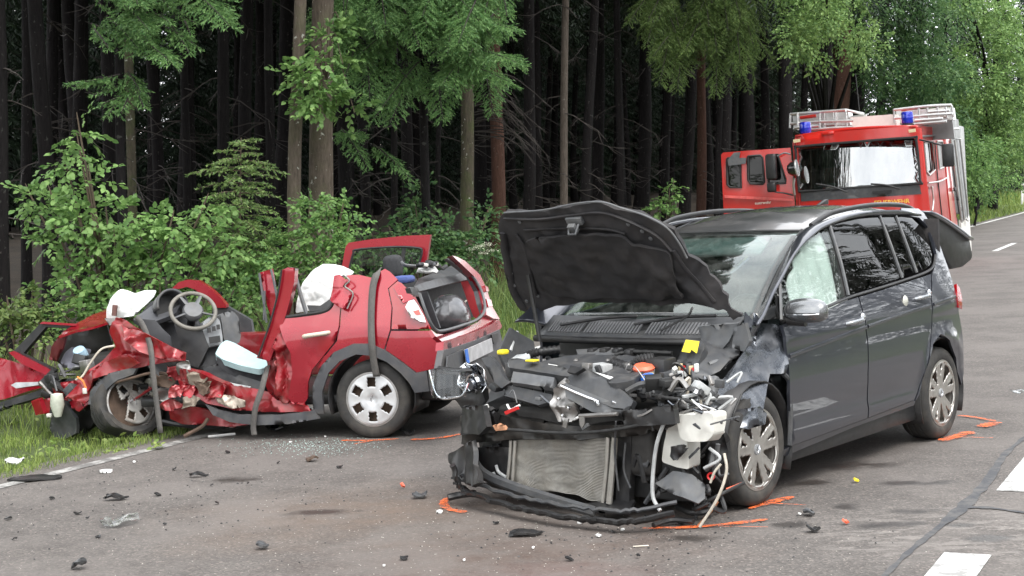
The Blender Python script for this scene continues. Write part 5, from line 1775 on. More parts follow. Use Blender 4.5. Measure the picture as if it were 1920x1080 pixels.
m.grid(bowl, 40, 12); hl = m.build('headlamp', CHROME, van, smooth=30, thick=.006)
m = MB(); m.lathe([(.0, .05), (.035, .05), (.045, .02), (.045, -.03)], hc + np.array((-.02, .02, .01)), (1, -.3, -.1), 20); m.build('projector_lens', simple('projector', (.08, .09, .11), .05, .6, .1, 8, 1), hl, smooth=60)
m = MB(); m.lathe([(.052, .03), (.06, .035), (.062, .01)], hc + np.array((-.02, .02, .01)), (1, -.3, -.1), 20); m.build('projector_ring', CHROME, hl, smooth=60)
slab(T, 'headlamp_housing', [(872, 735), (905, 730), (912, 752), (895, 775), (870, 768), (858, 748)], (0, 1.88), P_black, van, .06, .03, .02, 9, 1)
slab(T, 'headlamp_lens', [(804, 694), (830, 692), (880, 698), (876, 722), (866, 742), (848, 747), (826, 746), (812, 732)], ((2.1, -.86, .7), (1, -.35, .1)), G_lens, van, .008, .025, fn=lambda p: .05 * math.sin((p[1] + .9) * 18), rnd=.02)
tube_px(T, 'lens_edge', [(805, 694, 0, 2.14), (815, 732, 0, 2.14), (828, 747, 0, 2.14), (850, 746, 0, 2.14), (868, 740, 0, 2.14), (878, 718, 0, 2.12)], .006, CHROME, van)
tube_px(T, 'lamp_bracket', [(822, 690, 0, 2.08), (850, 694, 0, 2.06), (885, 695, 0, 2.0)], .014, P_black, van)
# fluids, tanks, fuse box
slab(T, 'fuse_box_lid', [(1285, 634), (1315, 638), (1322, 650), (1306, 690), (1268, 680)], ((1.42, .40, .93), (.75, .05, .65)), P_dark, van, .05, .04, .004, 8, 0, .02)
slab(T, 'yellow_label', [(1286, 637), (1311, 640), (1306, 662), (1296, 655), (1293, 661), (1278, 659)], ((1.455, .40, .962), (.75, .05, .65)), YELLOW, van, .004, .03)
for i in range(7):
    p = T.hit(1276 + i * 5, 690 + (i % 3) * 4, 0, 1.55); m = MB(); m.box(p, (.03, .016, .05)); m.build('fuse', [CREAM, REDP, PAPER, P_mid][i % 4], van, bevel=.003)
p = T.hit(1207, 702, 0, 1.72)
m = MB(); m.lathe([(0, -.09), (.06, -.09), (.066, -.02), (.05, .03), (.035, .05), (0, .052)], p, (0.1, 0, 1), 18); rv = m.build('coolant_tank', CREAM, van, smooth=50)
m = MB(); m.lathe([(.062, 0), (.066, .012), (.05, .028), (0, .03)], p + np.array((0, .0, .028)), (0.15, 0.1, 1), 16); m.build('tank_band', ORNG, rv, smooth=40)
p = T.hit(1216, 716, 0, 1.80)
m = MB(); m.lathe([(.040, 0), (.042, .03), (.034, .042), (0, .044)], p, (.25, 0, 1), 16); m.build('filler_cap', BLUEC, van, smooth=40)
slab(T, 'airbox', [(1190, 715), (1260, 708), (1262, 722), (1225, 735), (1190, 728)], ((1.8, .45, .76), (.4, 0, 1)), P_dark, van, .05, .04, .006, 8, 0, .02)
p = T.hit(943, 660, 1, -.62); m = MB(); m.box(p, (.07, .05, .03)); m.build('yellow_plug', YELLOW, van, bevel=.012)
p = T.hit(998, 676, 1, -.3); m = MB(); m.box(p, (.05, .07, .012)); m.build('yellow_tag', YELLOW, van, bevel=.004)
slab(T, 'expansion_tank', [(952, 675), (975, 670), (982, 682), (965, 692), (950, 688)], (0, 1.78), simple('greyish_tank', (.42, .44, .45), .5), van, .08, .03, .01, 9, 0, .02)
tube_px(T, 'gas_spring', [(957, 658, 0, 1.6), (962, 640, 0, 1.55), (970, 622, 0, 1.5)], .012, CABLE_G, van)
slab(T, 'washer_tank', [(1268, 782), (1283, 776), (1300, 780), (1310, 772), (1336, 776), (1338, 815), (1325, 828), (1290, 828), (1276, 822)], (0, 1.97), WHITE_T, van, .13, .03, .007, 6, 3, .02)
slab(T, 'washer_tank', [(1252, 780), (1272, 782), (1290, 828), (1294, 880), (1270, 876), (1240, 866), (1248, 820)], (0, 1.92), WHITE_T, van, .12, .03, .008, 6, 5, .02)
slab(T, 'pump_motor', [(1255, 838), (1282, 832), (1286, 848), (1270, 862), (1258, 855)], (0, 1.99), P_black, van, .04, .02, .02, 16, 2)
slab(T, 'air_deflector', [(1228, 906), (1262, 884), (1298, 890), (1322, 908), (1322, 935), (1310, 945), (1265, 928)], ((1.95, .72, .25), (.8, .2, .6)), P_mid, van, .012, .03, .018, 6, 3)
slab(T, 'arch_front', [(1340, 790), (1360, 790), (1362, 860), (1345, 900), (1325, 880), (1330, 830)], (0, 1.72), P_black, van, .03, .04, .03, 9, 6)
for L, r_, mt, nm in (([(1248, 784, 0, 2.02), (1232, 830, 0, 2.02), (1225, 880, 0, 2.02), (1224, 930, 0, 2.02), (1238, 958, 0, 2.04)], .011, CABLE_G, 'cable'),
                      ([(1358, 850, 0, 1.95), (1362, 885, 0, 1.97), (1345, 935, 0, 2.0), (1312, 988, 2, .02)], .008, CABLE_W, 'cable'),
                      ([(1310, 985, 2, .015), (1330, 962, 2, .04), (1346, 940, 2, .1)], .008, COPPER, 'cable'),
                      ([(1300, 955, 2, .08), (1345, 930, 0, 1.95), (1395, 905, 0, 1.75)], .010, P_seal, 'cable'),
                      ([(1362, 918, 0, 1.86), (1378, 912, 0, 1.82), (1392, 906, 0, 1.76)], .008, ORNG, 'cable'),
                      ([(1155, 790, 0, 2.05), (1153, 850, 0, 2.0), (1160, 920, 0, 2.0)], .006, P_dark, 'cable'), ([(1173, 830, 0, 1.97), (1170, 880, 0, 1.97), (1182, 915, 0, 1.97)], .007, P_dark, 'cable'),
                      ([(1330, 840, 0, 1.9), (1350, 860, 0, 1.9), (1320, 878, 0, 1.92)], .009, CABLE_G, 'cable'), ([(1332, 905, 0, 1.95), (1340, 885, 0, 1.95), (1352, 870, 0, 1.93)], .007, CABLE_W, 'cable'),
                      ([(1390, 740, 1, .93), (1375, 780, 1, .93), (1385, 790, 1, .93)], .006, P_seal, 'cable'), ([(1270, 950, 2, .05), (1300, 962, 2, .04), (1335, 955, 2, .05), (1340, 935, 2, .1)], .018, P_black, 'trailing_strip'),
                      ([(1225, 985, 2, .02), (1260, 975, 2, .03), (1300, 978, 2, .03)], .016, P_black, 'trailing_strip')):
    tube_px(T, nm, L, r_, mt, van)
p = T.hit(1333, 893, 0, 1.9); m = MB(); m.lathe([(.012, .0), (.022, .004), (.022, -.004), (.012, 0)], p, (1, .3, 0), 16); m.build('sensor_ring', REDP, van, smooth=40)
# ribbed intake hose, wiring looms and bolts that tie the bay together
def ribbed(name, pts, r0, mat):
    P = smooth_path([T.hit(a, b, 0, x) for a, b, x in pts], 14)
    m = MB(); m.tube(P, [r0 * (1 + .16 * math.sin(i * 2.1)) for i in range(len(P))], 10); return m.build(name, mat, van, smooth=60)


ribbed('intake_hose', [(1150, 680, 1.62), (1180, 690, 1.68), (1200, 676, 1.66), (1225, 672, 1.60)], .032, P_black)
ribbed('intake_hose', [(1315, 748, 1.72), (1335, 735, 1.68), (1340, 712, 1.6)], .028, P_mid)
ribbed('loom_conduit', [(885, 800, 2.06), (960, 806, 2.07), (1060, 812, 2.07), (1150, 806, 2.06), (1245, 786, 2.05)], .010, P_seal)
ribbed('loom_conduit', [(1200, 735, 1.9), (1245, 745, 1.92), (1290, 752, 1.9), (1330, 770, 1.9)], .011, P_seal)
ribbed('loom_conduit', [(1050, 668, 1.5), (1120, 672, 1.52), (1180, 660, 1.45), (1260, 662, 1.42)], .012, P_seal)
ribbed('coolant_hose', [(985, 668, 1.55), (1010, 660, 1.5), (1050, 655, 1.42)], .026, P_black)
for i in range(9):
    p = T.hit(1020 + i * 20, 676 + (i % 3) * 9, 0, 1.62 + .02 * (i % 2))
    m = MB(); m.lathe([(0, .012), (.011, .010), (.014, 0)], p, (.2, 0, 1), 8); m.build('bolt', STEEL, van)
for a, b in ((1112, 660), (1135, 659), (1158, 660), (1181, 662)):
    p = T.hit(a, b, 0, 1.45); m = MB(); m.box(p, (.07, .05, .05)); m.build('ignition_coil', P_black, van, bevel=.012)
p = T.hit(1240, 690, 0, 1.62); m = MB(); m.box(p, (.14, .13, .12)); m.build('battery_box', P_black, van, bevel=.015)
# hoses, brackets and torn metal that fill the bay
qv = random.Random(12)
mats = [P_black, P_dark, P_mid, STEEL, P_seal, P_black, P_dark, CABLE_G]
for i in range(54):
    x, y = qv.uniform(1.40, 1.9), qv.uniform(-.6, .66)
    z = .80 + qv.uniform(-.12, .03) - .10 * max(0, x - 1.6)
    if i % 2:
        L = qv.uniform(.1, .3)
        a = qv.uniform(0, 6.28)
        P = smooth_path([np.array((x, y, z)), np.array((x + L * .5 * math.cos(a), y + L * .5 * math.sin(a), z + qv.uniform(0, .08))), np.array((x + L * math.cos(a) * .7, y + L * math.sin(a), z + qv.uniform(-.06, .03)))], 5)
        m = MB(); m.tube(P, qv.uniform(.007, .02), 6); m.build('hose', qv.choice(mats), van, smooth=50)
    else:
        m = MB(); m.box((x, y, z), (qv.uniform(.03, .10), qv.uniform(.03, .12), qv.uniform(.02, .09)), Matrix.Rotation(qv.uniform(0, 3), 3, 'Z') @ Matrix.Rotation(qv.uniform(-.5, .5), 3, 'X')); m.build('bracket', qv.choice(mats), van, bevel=.006)
for i in range(34):        # left front corner: crushed pieces between tank, lamp mount and wing
    a, b = qv.uniform(1215, 1365), qv.uniform(715, 785)
    p = T.hit(a, b, 0, 1.75 + qv.uniform(-.1, .12))
    if i % 3 == 0:
        m = MB(); m.box(p, (qv.uniform(.03, .08), qv.uniform(.02, .09), qv.uniform(.02, .06)), Matrix.Rotation(qv.uniform(0, 3), 3, 'Z') @ Matrix.Rotation(qv.uniform(-1, 1), 3, 'X')); m.build('broken_piece', qv.choice(mats), van, bevel=.004)
    else:
        P = smooth_path([p, p + np.array((qv.uniform(-.05, .1), qv.uniform(-.08, .08), qv.uniform(-.02, .07))), p + np.array((qv.uniform(-.05, .12), qv.uniform(-.14, .14), qv.uniform(-.08, .06)))], 5)
        m = MB(); m.tube(P, qv.uniform(.004, .012), 5); m.build('wire', qv.choice(mats + [CABLE_W]), van, smooth=50)
for i in range(9):
    a, b = qv.uniform(1225, 1350), qv.uniform(700, 775)
    slab(T, 'torn_metal', [(a + qv.uniform(-22, -8), b + qv.uniform(-10, 10)), (a + qv.uniform(-5, 5), b + qv.uniform(-16, -6)), (a + qv.uniform(8, 24), b + qv.uniform(-8, 8)), (a + qv.uniform(-5, 8), b + qv.uniform(6, 14))], ((1.78, .5, .75), (.9, qv.uniform(-.3, .5), qv.uniform(.2, .8))), qv.choice([STEEL, P_greyx, P_mid, P_dark]), van, .004, .02, .02, 14, i)
for i in range(26):        # dark tangle behind the beam and under the lamp
    a, b = qv.choice([(qv.uniform(880, 960), qv.uniform(740, 900)), (qv.uniform(1180, 1260), qv.uniform(800, 950)), (qv.uniform(1290, 1360), qv.uniform(830, 950))])
    p = T.hit(a, b, 0, 1.85 + qv.uniform(-.1, .08))
    P = smooth_path([p, p + np.array((qv.uniform(-.03, .05), qv.uniform(-.06, .06), qv.uniform(-.09, .09))), p + np.array((qv.uniform(-.05, .05), qv.uniform(-.1, .1), qv.uniform(-.15, .12)))], 5)
    m = MB(); m.tube(P, qv.uniform(.006, .018), 6); m.build('hose', qv.choice([P_black, P_dark, P_seal, P_mid]), van, smooth=50)
for i in range(60):        # bright scraps, clips and torn edges over the whole nose
    a, b = qv.uniform(880, 1375), qv.uniform(690, 812)
    p = T.hit(a, b, 0, 2.0 + qv.uniform(-.04, .06) - (.18 if b < 730 else 0))
    mt = qv.choice([STEEL, CHROME, P_mid, P_black, P_dark, STEEL, PAPER, P_greyx])
    if i % 3:
        m = MB(); m.box(p, (qv.uniform(.008, .03), qv.uniform(.012, .06), qv.uniform(.008, .035)), Matrix.Rotation(qv.uniform(0, 3), 3, 'X') @ Matrix.Rotation(qv.uniform(-1, 1), 3, 'Z')); m.build('broken_piece', mt, van, bevel=.003)
    else:
        P = smooth_path([p, p + np.array((qv.uniform(-.02, .03), qv.uniform(-.07, .07), qv.uniform(-.03, .04))), p + np.array((qv.uniform(-.02, .03), qv.uniform(-.13, .13), qv.uniform(-.06, .04)))], 4)
        m = MB(); m.tube(P, qv.uniform(.003, .008), 5); m.build('wire', mt, van, smooth=50)
m = MB(); m.box((1.78, 0, .30), (.1, 1.5, .40)); m.build('front_crossmember', P_seal, van, bevel=.02)
# ================================================================ the red wreck
PH = R_(13)
Rf = Frame((-math.cos(PH), math.sin(PH), 0), ground_at(702, 822), (0, 0.80, 0))
red = empty('red_hatchback', Rf.mat())
tag(red, 'crushed red hatchback with its roof cut off, at the forest edge', 'car')
RSEC = [(.15, .79), (.3, .825), (.45, .845), (.6, .853), (.75, .856), (.86, .85), (.95, .83), (1.05, .805), (1.2, .755), (1.4, .68), (1.55, .62)]


def RY(x, z):
    zz = [s[0] for s in RSEC]; yy = [s[1] for s in RSEC]
    y = sum(float(np.interp(z + d, zz, yy)) for d in (-.04, 0, .04)) / 3
    p = 1.0
    if x < -.2: p -= 0.11 * ((-.2 - x) / .55) ** 2
    return y * p


# rear quarter, lamp, bumper
sidepanel(Rf, 'rear_quarter_panel', [(640, 583), (648, 540), (651, 516), (672, 515), (698, 521), (709, 511), (722, 504), (731, 509), (746, 524), (727, 541), (734, 576), (731.5, 618), (720, 656), (695, 645), (664, 645), (628, 661), (606, 686), (596, 690), (608, 669), (632, 640), (638, 612)], RY, P_red, red, step=.04, cr=.004, cf=3)
sidepanel(Rf, 'bumper_corner', [(733.5, 620.5), (811, 620), (820, 634), (833, 641), (830, 660), (826, 688), (802, 694), (781, 698), (752, 676), (723, 656)], RY, P_red, red, step=.04)
sidepanel(Rf, 'tail_lamp', [(729, 541), (745, 527), (753, 531), (778, 556), (791, 580), (803, 606), (809, 617), (734, 617), (736, 577)], RY, TAIL, red, step=.035, off=-.004)
sidepanel(Rf, 'lamp_upper', [(738, 539), (748, 531), (755, 536), (777, 560), (762, 566), (756, 569)], RY, P_red, red, step=.03, off=.006)
lw = sidepanel(Rf, 'reversing_lamp', [(762, 575), (768, 564), (778, 561), (786, 572), (797, 592), (801, 604), (788, 602), (772, 594)], RY, simple('pale_lens', (.72, .72, .70), .12, .2, .1, 14, 1.0), red, step=.02, off=.03)
sidepanel(Rf, 'lamp_indicator', [(777, 583), (788, 580), (792, 589), (783, 590)], RY, simple('orange_red_lens', (.6, .08, .05), .2, 0, .1, 8, 1), lw, step=.02, off=.042)
ARCH_O = [(589, 775), (587, 725), (604, 685), (627, 660), (664, 644), (695, 644), (722, 656), (752, 677), (781, 699), (801, 695), (806, 733), (779, 736)]
ARCH_I = [(768, 717), (752, 699), (726, 678), (700, 667), (669, 664), (638, 677), (617, 699), (605, 735), (608, 775)]
sidepanel(Rf, 'wheel_arch_cladding', ARCH_O + ARCH_I, RY, P_clad, red, step=.035, off=.016, thick=.03)
sidepanel(Rf, 'bumper_lower', [(803, 694), (826, 689), (835, 690), (850, 700), (850, 725), (807, 733)], RY, P_clad, red, step=.04, off=.012)
bpl = ((-.78, 0, .7), (-1, 0, .10))
slab(Rf, 'rear_bumper', [(832, 641), (860, 633), (900, 618), (936, 600), (941, 612), (938, 617), (900, 634), (860, 648), (831, 657)], bpl, P_red, red, .06, .04, .003, 4)
slab(Rf, 'bumper_insert', [(832, 657), (860, 649), (900, 635), (937, 618), (942, 640), (938, 660), (900, 690), (860, 702), (836, 700), (826, 690)], ((-.80, 0, .6), (-1, 0, .05)), P_clad, red, .05, .04)
slab(Rf, 'insert_recess', [(840, 668), (870, 654), (874, 680), (868, 690), (838, 694)], ((-.83, 0, .6), (-1, 0, .05)), P_dark, red, .012, .04)
slab(Rf, 'insert_recess', [(922, 628), (934, 624), (935, 640), (926, 645)], ((-.83, 0, .6), (-1, 0, .05)), P_black, red, .012, .04)
slab(Rf, 'number_plate', [(872, 656), (922, 634), (925, 658), (876, 682)], ((-.85, 0, .6), (-1, 0, .05)), simple('plate_grey', (.42, .42, .43), .4), red, .01, .05)
slab(Rf, 'plate_band', [(872, 656), (877, 654), (881, 680), (876, 682)], ((-.862, 0, .6), (-1, 0, .05)), BLUEC, red, .004, .05)
# boot opening: sill, seal, far pillar
opl = ((-.70, 0, .9), (-1, 0, .28))
slab(Rf, 'boot_sill', [(808, 618), (818, 626), (834, 627), (866, 617), (896, 604), (912, 588), (936, 598), (936, 602), (900, 620), (860, 635), (832, 643), (816, 630)], ((-.72, 0, .8), (-1, 0, .7)), P_red, red, .03, .035)
tube_px(Rf, 'boot_seal', [(787, 551, 0, -.66), (797, 580, 0, -.70), (808, 606, 0, -.73), (818, 619, 0, -.74), (832, 620, 0, -.74), (864, 611, 0, -.73), (893, 600, 0, -.73), (907, 586, 0, -.72), (909, 570, 0, -.70), (902, 544, 0, -.66), (886, 518, 0, -.60), (866, 500, 0, -.55), (842, 484, 0, -.5)], .012, P_mid, red)
slab(Rf, 'far_rear_pillar', [(848, 479), (858, 482), (872, 489), (900, 515), (912, 540), (921, 568), (924, 576), (937, 598), (925, 597), (912, 590), (911, 570), (904, 543), (888, 517), (868, 498)], opl, P_red, red, .05, .03)
slab(Rf, 'pillar_trim', [(838, 485), (848, 481), (868, 499), (888, 518), (904, 544), (910, 572), (906, 588), (900, 570), (894, 545), (880, 518), (864, 505)], ((-.66, 0, .9), (-1, 0, .28)), P_mid, red, .03, .03)
slab(Rf, 'far_tail_lamp', [(909, 535), (915, 538), (917, 546), (912, 546)], ((-.73, 0, .9), (-1, 0, .28)), TAIL, red, .03, .03)
slab(Rf, 'far_tail_lamp', [(912, 560), (921, 562), (924, 574), (916, 575)], ((-.735, 0, .9), (-1, 0, .28)), TAIL, red, .03, .03)
slab(Rf, 'side_trim_red', [(864, 528), (886, 526), (905, 572), (903, 584), (893, 598), (888, 594), (880, 574)], ((-.45, -.58, .9), (-.4, 1, 0)), simple('red_inner_panel', (.30, .02, .025), .5), red, .02, .03)
slab(Rf, 'boot_back', [(783, 545), (880, 520), (893, 545), (900, 590), (820, 620), (800, 600)], (0, -.12), P_liner, red, .03, .06)
slab(Rf, 'boot_side', [(783, 548), (800, 546), (825, 615), (812, 615)], ((-.5, .62, .9), (-.15, -1, 0)), TRIM, red, .02, .05)
m = MB(); m.box((-.36, 0, .60), (.66, 1.3, .04)); m.build('boot_floor', TRIM, red, bevel=.01)
slab(Rf, 'parcel_shelf', [(776, 537), (800, 528), (860, 513), (879, 508), (885, 512), (886, 522), (850, 530), (800, 543), (786, 546)], ((-.55, 0, 1.08), (-1, 0, .5)), P_dark, red, .03, .04)
slab(Rf, 'parcel_shelf', [(785, 522), (812, 512), (856, 494), (880, 508), (860, 513), (800, 528), (776, 537)], ((-.40, 0, 1.13), (-.3, 0, 1)), P_dark, red, .03, .04)
slab(Rf, 'broken_trim', [(780, 512), (785, 502), (815, 500), (822, 508), (818, 513), (795, 508)], ((-.3, 0, 1.2), (-.5, .3, 1)), simple('light_trim', (.45, .45, .44), .6), red, .015, .02, .01, 12)
tube_px(Rf, 'trim_frame', [(752, 491, 0, -.15), (760, 497, 0, -.18), (785, 499, 0, -.2), (812, 499, 0, -.22)], .014, P_mid, red)
for i in range(9):
    qv = random.Random(60 + i)
    p = Rf.hit(790 + i * 5 + qv.uniform(-6, 6), 496 + qv.uniform(-6, 6), 0, -.25)
    m = MB(); m.box(p, (.05, .06, .03), Matrix.Rotation(qv.uniform(0, 3), 3, 'Z') @ Matrix.Rotation(qv.uniform(-.6, .6), 3, 'X')); m.build('broken_piece', qv.choice([P_dark, P_mid, WHITE_T, P_black]), red, bevel=.006)
slab(Rf, 'broken_shelf_end', [(768, 540), (780, 538), (788, 548), (786, 556), (772, 550)], (0, -.5), P_mid, red, .04, .03, .006, 12)
p = Rf.hit(757, 524, 0, -.2); m = MB(); m.box(p, (.14, .22, .06)); m.build('blue_cloth', simple('blue_cloth', (.06, .09, .25), .9), red, bevel=.025)
p = Rf.hit(737, 500, 1, -.28)
m = MB(); m.box(p, (.13, .25, .20)); m.build('headrest', SEAT, red, bevel=.05, seg=3)
m = MB(); m.box(p + np.array((.02, .02, -.36)), (.16, 1.15, .5)); m.build('rear_seatback', SEAT, red, bevel=.05, seg=3)
# rear left door, its torn front edge
sidepanel(Rf, 'rear_door', [(527, 597), (570, 591), (606, 585), (622, 576), (626, 562), (638, 570), (638, 582), (636, 611), (630, 638), (606, 667), (585, 693), (577, 720), (576, 747), (570, 757), (548, 758), (540, 745), (548, 700), (545, 662), (533, 638), (525, 612)], RY, P_red, red, step=.035, cr=.010, cf=3.2, seed=4)
sidepanel(Rf, 'door_edge_fold', [(526, 612), (540, 640), (552, 665), (556, 700), (548, 745), (540, 757), (522, 757), (515, 735), (520, 690), (514, 650)], RY, P_redx, red, step=.02, off=-.05, cr=.05, cf=6, seed=2)
sidepanel(Rf, 'torn_flap', [(631, 516), (642, 514), (655, 525), (647, 536), (662, 550), (650, 579), (641, 575), (624, 562)], RY, P_red, red, step=.02, off=.05, cr=.02, cf=9, thick=.008)
tube_px(Rf, 'flap_edge', [(643, 514, 1, .82), (655, 526, 1, .82), (647, 537, 1, .83), (662, 551, 1, .84), (651, 579, 1, .86)], .007, STEEL, red)
h0 = Rf.hits(594, 628, RY, .85)
m = MB(); P = smooth_path([h0 + np.array((.10, -.01, -.012)), h0 + np.array((.08, .035, -.004)), h0 + np.array((-.06, .035, .012)), h0 + np.array((-.10, -.01, .016))], 5)
m.tube(P, .022, 8, True, .8); m.build('door_handle', simple('cream_handle', (.62, .56, .45), .4, 0, .1), red, smooth=60)
for L, r_ in (([(527, 596), (570, 590), (606, 584), (621, 575), (627, 556)], .016), ([(551, 505), (560, 540), (575, 590)], .018)):
    P = [Rf.hits(a, b, RY, .8) for a, b in L]
    m = MB(); m.tube(smooth_path(P, 5), r_, 6); m.build('door_seal', P_seal if r_ < .017 else P_clad, red, smooth=50)
# cut pillar stubs
slab(Rf, 'b_pillar_stub', [(529, 506), (541, 501), (554, 503), (552, 530), (538, 585), (520, 640), (506, 677), (481, 671), (494, 640), (512, 590), (524, 540)], (1, .84), P_red, red, .07, .03, .006, 5)
tube_px(Rf, 'pillar_edge', [(528, 506, 1, .87), (522, 545, 1, .87), (508, 600, 1, .87), (484, 670, 1, .87)], .008, P_seal, red)
slab(Rf, 'far_pillar_stub', [(487, 511), (507, 505), (516, 550), (522, 590), (510, 600), (500, 570)], (1, .55), P_red, red, .05, .03, .004, 6)
for L in ([(486, 512), (492, 550), (500, 605)], [(508, 505), (516, 540), (522, 575)], [(496, 545), (495, 600)]):
    tube_px(Rf, 'cut_edge', [(a, b, 1, .60) for a, b in L], .010, P_mid, red)
slab(Rf, 'b_pillar_base', [(503, 640), (520, 625), (535, 650), (545, 690), (543, 745), (530, 758), (508, 752), (498, 720), (505, 690)], (1, .70), P_redx, red, .03, .025, .035, 6, 7)
slab(Rf, 'torn_inner_skin', [(520, 655), (530, 648), (540, 690), (535, 730), (524, 740), (518, 700)], (1, .80), P_redx, red, .006, .02, .04, 9, 3)
# sill and the crushed side
slab(Rf, 'sill', [(345, 690), (380, 700), (420, 718), (470, 728), (500, 735), (520, 750), (580, 760), (585, 772), (500, 772), (440, 768), (390, 755), (350, 730)], (1, .80), P_redx, red, .05, .025, .035, 6, 5)
slab(Rf, 'sill_cladding', [(384, 757), (410, 768), (450, 777), (520, 778), (590, 770), (598, 785), (540, 795), (480, 797), (430, 791), (400, 778)], (1, .83), P_clad, red, .03, .03, .012, 7, 2)
slab(Rf, 'lower_sill', [(318, 760), (350, 755), (420, 780), (470, 795), (430, 800), (340, 795), (320, 785)], (1, .7), P_redx, red, .03, .03, .02, 6, 12)
slab(Rf, 'sill_flange', [(398, 738), (440, 742), (462, 750), (462, 762), (440, 765), (410, 755)], (1, .84), simple('scraped_steel_panel', (.42, .36, .30), .45, .6, .3, 12), red, .006, .02, .03, 10, 4)
for i, (a, b) in enumerate([(330, 735), (310, 715), (345, 715), (370, 712), (320, 760), (300, 740), (355, 735), (385, 728), (335, 700), (360, 755), (410, 735), (350, 690)]):
    qv = random.Random(80 + i)
    pl_ = [(a + qv.uniform(14, 32) * qv.uniform(.55, 1.1) * math.cos(t * .7854 + qv.uniform(-.25, .25)), b + qv.uniform(9, 17) * math.sin(t * .7854 + qv.uniform(-.25, .25))) for t in range(8)]
    slab(Rf, 'torn_metal', pl_, ((1.6, .78, .5), (qv.uniform(-.3, .3), 1, qv.uniform(-.2, .5))), [P_redx, RUST, P_redx, MATS.get('earthy_steel') or simple('earthy_steel', (.20, .165, .13), .6, .4, .35, 9), P_redx, STEEL][i % 6], red, .006, .015, .045, 11, i)
slab(Rf, 'inner_sill', [(285, 690), (350, 680), (500, 720), (560, 740), (560, 790), (300, 800)], (1, .42), P_black, red, .03, .06)
# crumpled front left: wing, scuttle, door post
slab(Rf, 'front_wing', [(220, 650), (208, 660), (180, 690), (167, 702), (143, 726), (128, 747), (160, 758), (170, 740), (176, 718), (204, 702), (244, 692), (295, 684), (352, 677), (356, 663), (322, 651), (278, 627), (241, 602), (223, 598), (212, 625)], ((1.9, .72, .8), (.12, 1, .28)), P_redx, red, .008, .022, .055, 4.0, 3)
slab(Rf, 'wing_fold', [(232, 612), (262, 620), (300, 640), (345, 662), (340, 676), (300, 672), (262, 660), (238, 640)], ((1.85, .80, .9), (0, 1, .4)), P_redx, red, .008, .02, .05, 6, 8)
slab(Rf, 'wing_fold', [(150, 715), (200, 680), (240, 665), (262, 680), (220, 695), (180, 712), (160, 735)], ((2.2, .80, .6), (.2, 1, .4)), P_redx, red, .008, .02, .035, 6, 1)
slab(Rf, 'wing_tip', [(128, 746), (143, 727), (166, 735), (165, 757), (150, 772), (135, 765)], ((2.5, .70, .4), (.3, 1, .1)), P_red, red, .02, .03, .01, 6, 1)
slab(Rf, 'front_arch_cladding', [(166, 758), (170, 735), (185, 712), (205, 700), (240, 691), (256, 692), (250, 702), (222, 712), (202, 728), (190, 745), (184, 760)], ((2.3, .80, .5), (.1, 1, .1)), P_clad, red, .03, .025, .01, 6)
slab(Rf, 'scuttle_corner', [(195, 596), (225, 597), (232, 606), (205, 610)], ((2.15, .6, 1.0), (0, 1, .6)), STEEL, red, .02, .02, .01, 10)
# bonnet and what lies under it
slab(Rf, 'bonnet', [(110, 631), (137, 611), (167, 596), (201, 580), (225, 572), (232, 596), (194, 606), (167, 615), (134, 624)], ((2.6, 0, 1.0), (.15, .25, 1)), P_red, red, .02, .04, .012, 4, 2)
slab(Rf, 'bonnet_front_edge', [(110, 631), (125, 629), (118, 655), (106, 678), (92, 674), (98, 650)], ((2.95, .35, .85), (.4, 1, 0)), simple('dark_red_inner_paint', (.11, .012, .014), .5, .1, .2), red, .02, .03, .01, 6)
slab(Rf, 'bonnet_inner', [(120, 629), (167, 615), (200, 606), (210, 640), (190, 680), (120, 690), (105, 676)], ((2.7, -.1, .8), (.1, 1, -.1)), P_black, red, .02, .05, .01, 5)
slab(Rf, 'battery', [(113, 680), (122, 660), (135, 650), (155, 655), (150, 685), (130, 692)], ((2.75, .25, .75), (.2, 1, .3)), simple('grey_battery', (.20, .20, .24), .5), red, .10, .03, .006, 7, 0, .02)
m = MB(); m.lathe([(.0, .04), (.05, .035), (.06, 0), (.06, -.06)], Rf.hit(150, 661, 1, .35), (0, .6, .8), 14); m.build('coolant_cap', simple('pale_blue_cap', (.35, .5, .62), .5), red, smooth=50)
qv = random.Random(77)
for i in range(46):
    a, b = qv.choice([(qv.uniform(95, 175), qv.uniform(670, 735)), (qv.uniform(85, 140), qv.uniform(715, 770)), (qv.uniform(180, 330), qv.uniform(700, 740))])
    p = Rf.hit(a, b, 1, .52 + qv.uniform(-.12, .12))
    mt = qv.choice([P_black, P_dark, P_redx, STEEL, RUST, P_mid, P_seal, P_black])
    if i % 2:
        P = smooth_path([p, p + np.array((qv.uniform(-.12, .12), qv.uniform(-.05, .08), qv.uniform(-.05, .08))), p + np.array((qv.uniform(-.22, .22), qv.uniform(-.05, .08), qv.uniform(-.12, .08)))], 5)
        m = MB(); m.tube(P, qv.uniform(.006, .018), 6); m.build('hose', mt, red, smooth=50)
    else:
        m = MB(); m.box(p, (qv.uniform(.04, .13), qv.uniform(.03, .1), qv.uniform(.03, .1)), Matrix.Rotation(qv.uniform(0, 3), 3, 'Y') @ Matrix.Rotation(qv.uniform(-.6, .6), 3, 'X')); m.build('broken_piece', mt, red, bevel=.008)
tube_px(Rf, 'cable', [(215, 648, 1, .78), (190, 655, 1, .82), (170, 680, 1, .85), (155, 705, 1, .86), (142, 712, 1, .86)], .009, CABLE_W, red)
tube_px(Rf, 'cable', [(145, 707, 1, .88), (155, 714, 1, .88), (161, 728, 1, .88)], .009, simple('orange_cable', (.7, .22, .05), .5), red)
p = Rf.hit(159, 733, 1, .88); m = MB(); m.box(p, (.035, .02, .05)); m.build('plug', WHITE_T, red, bevel=.006)
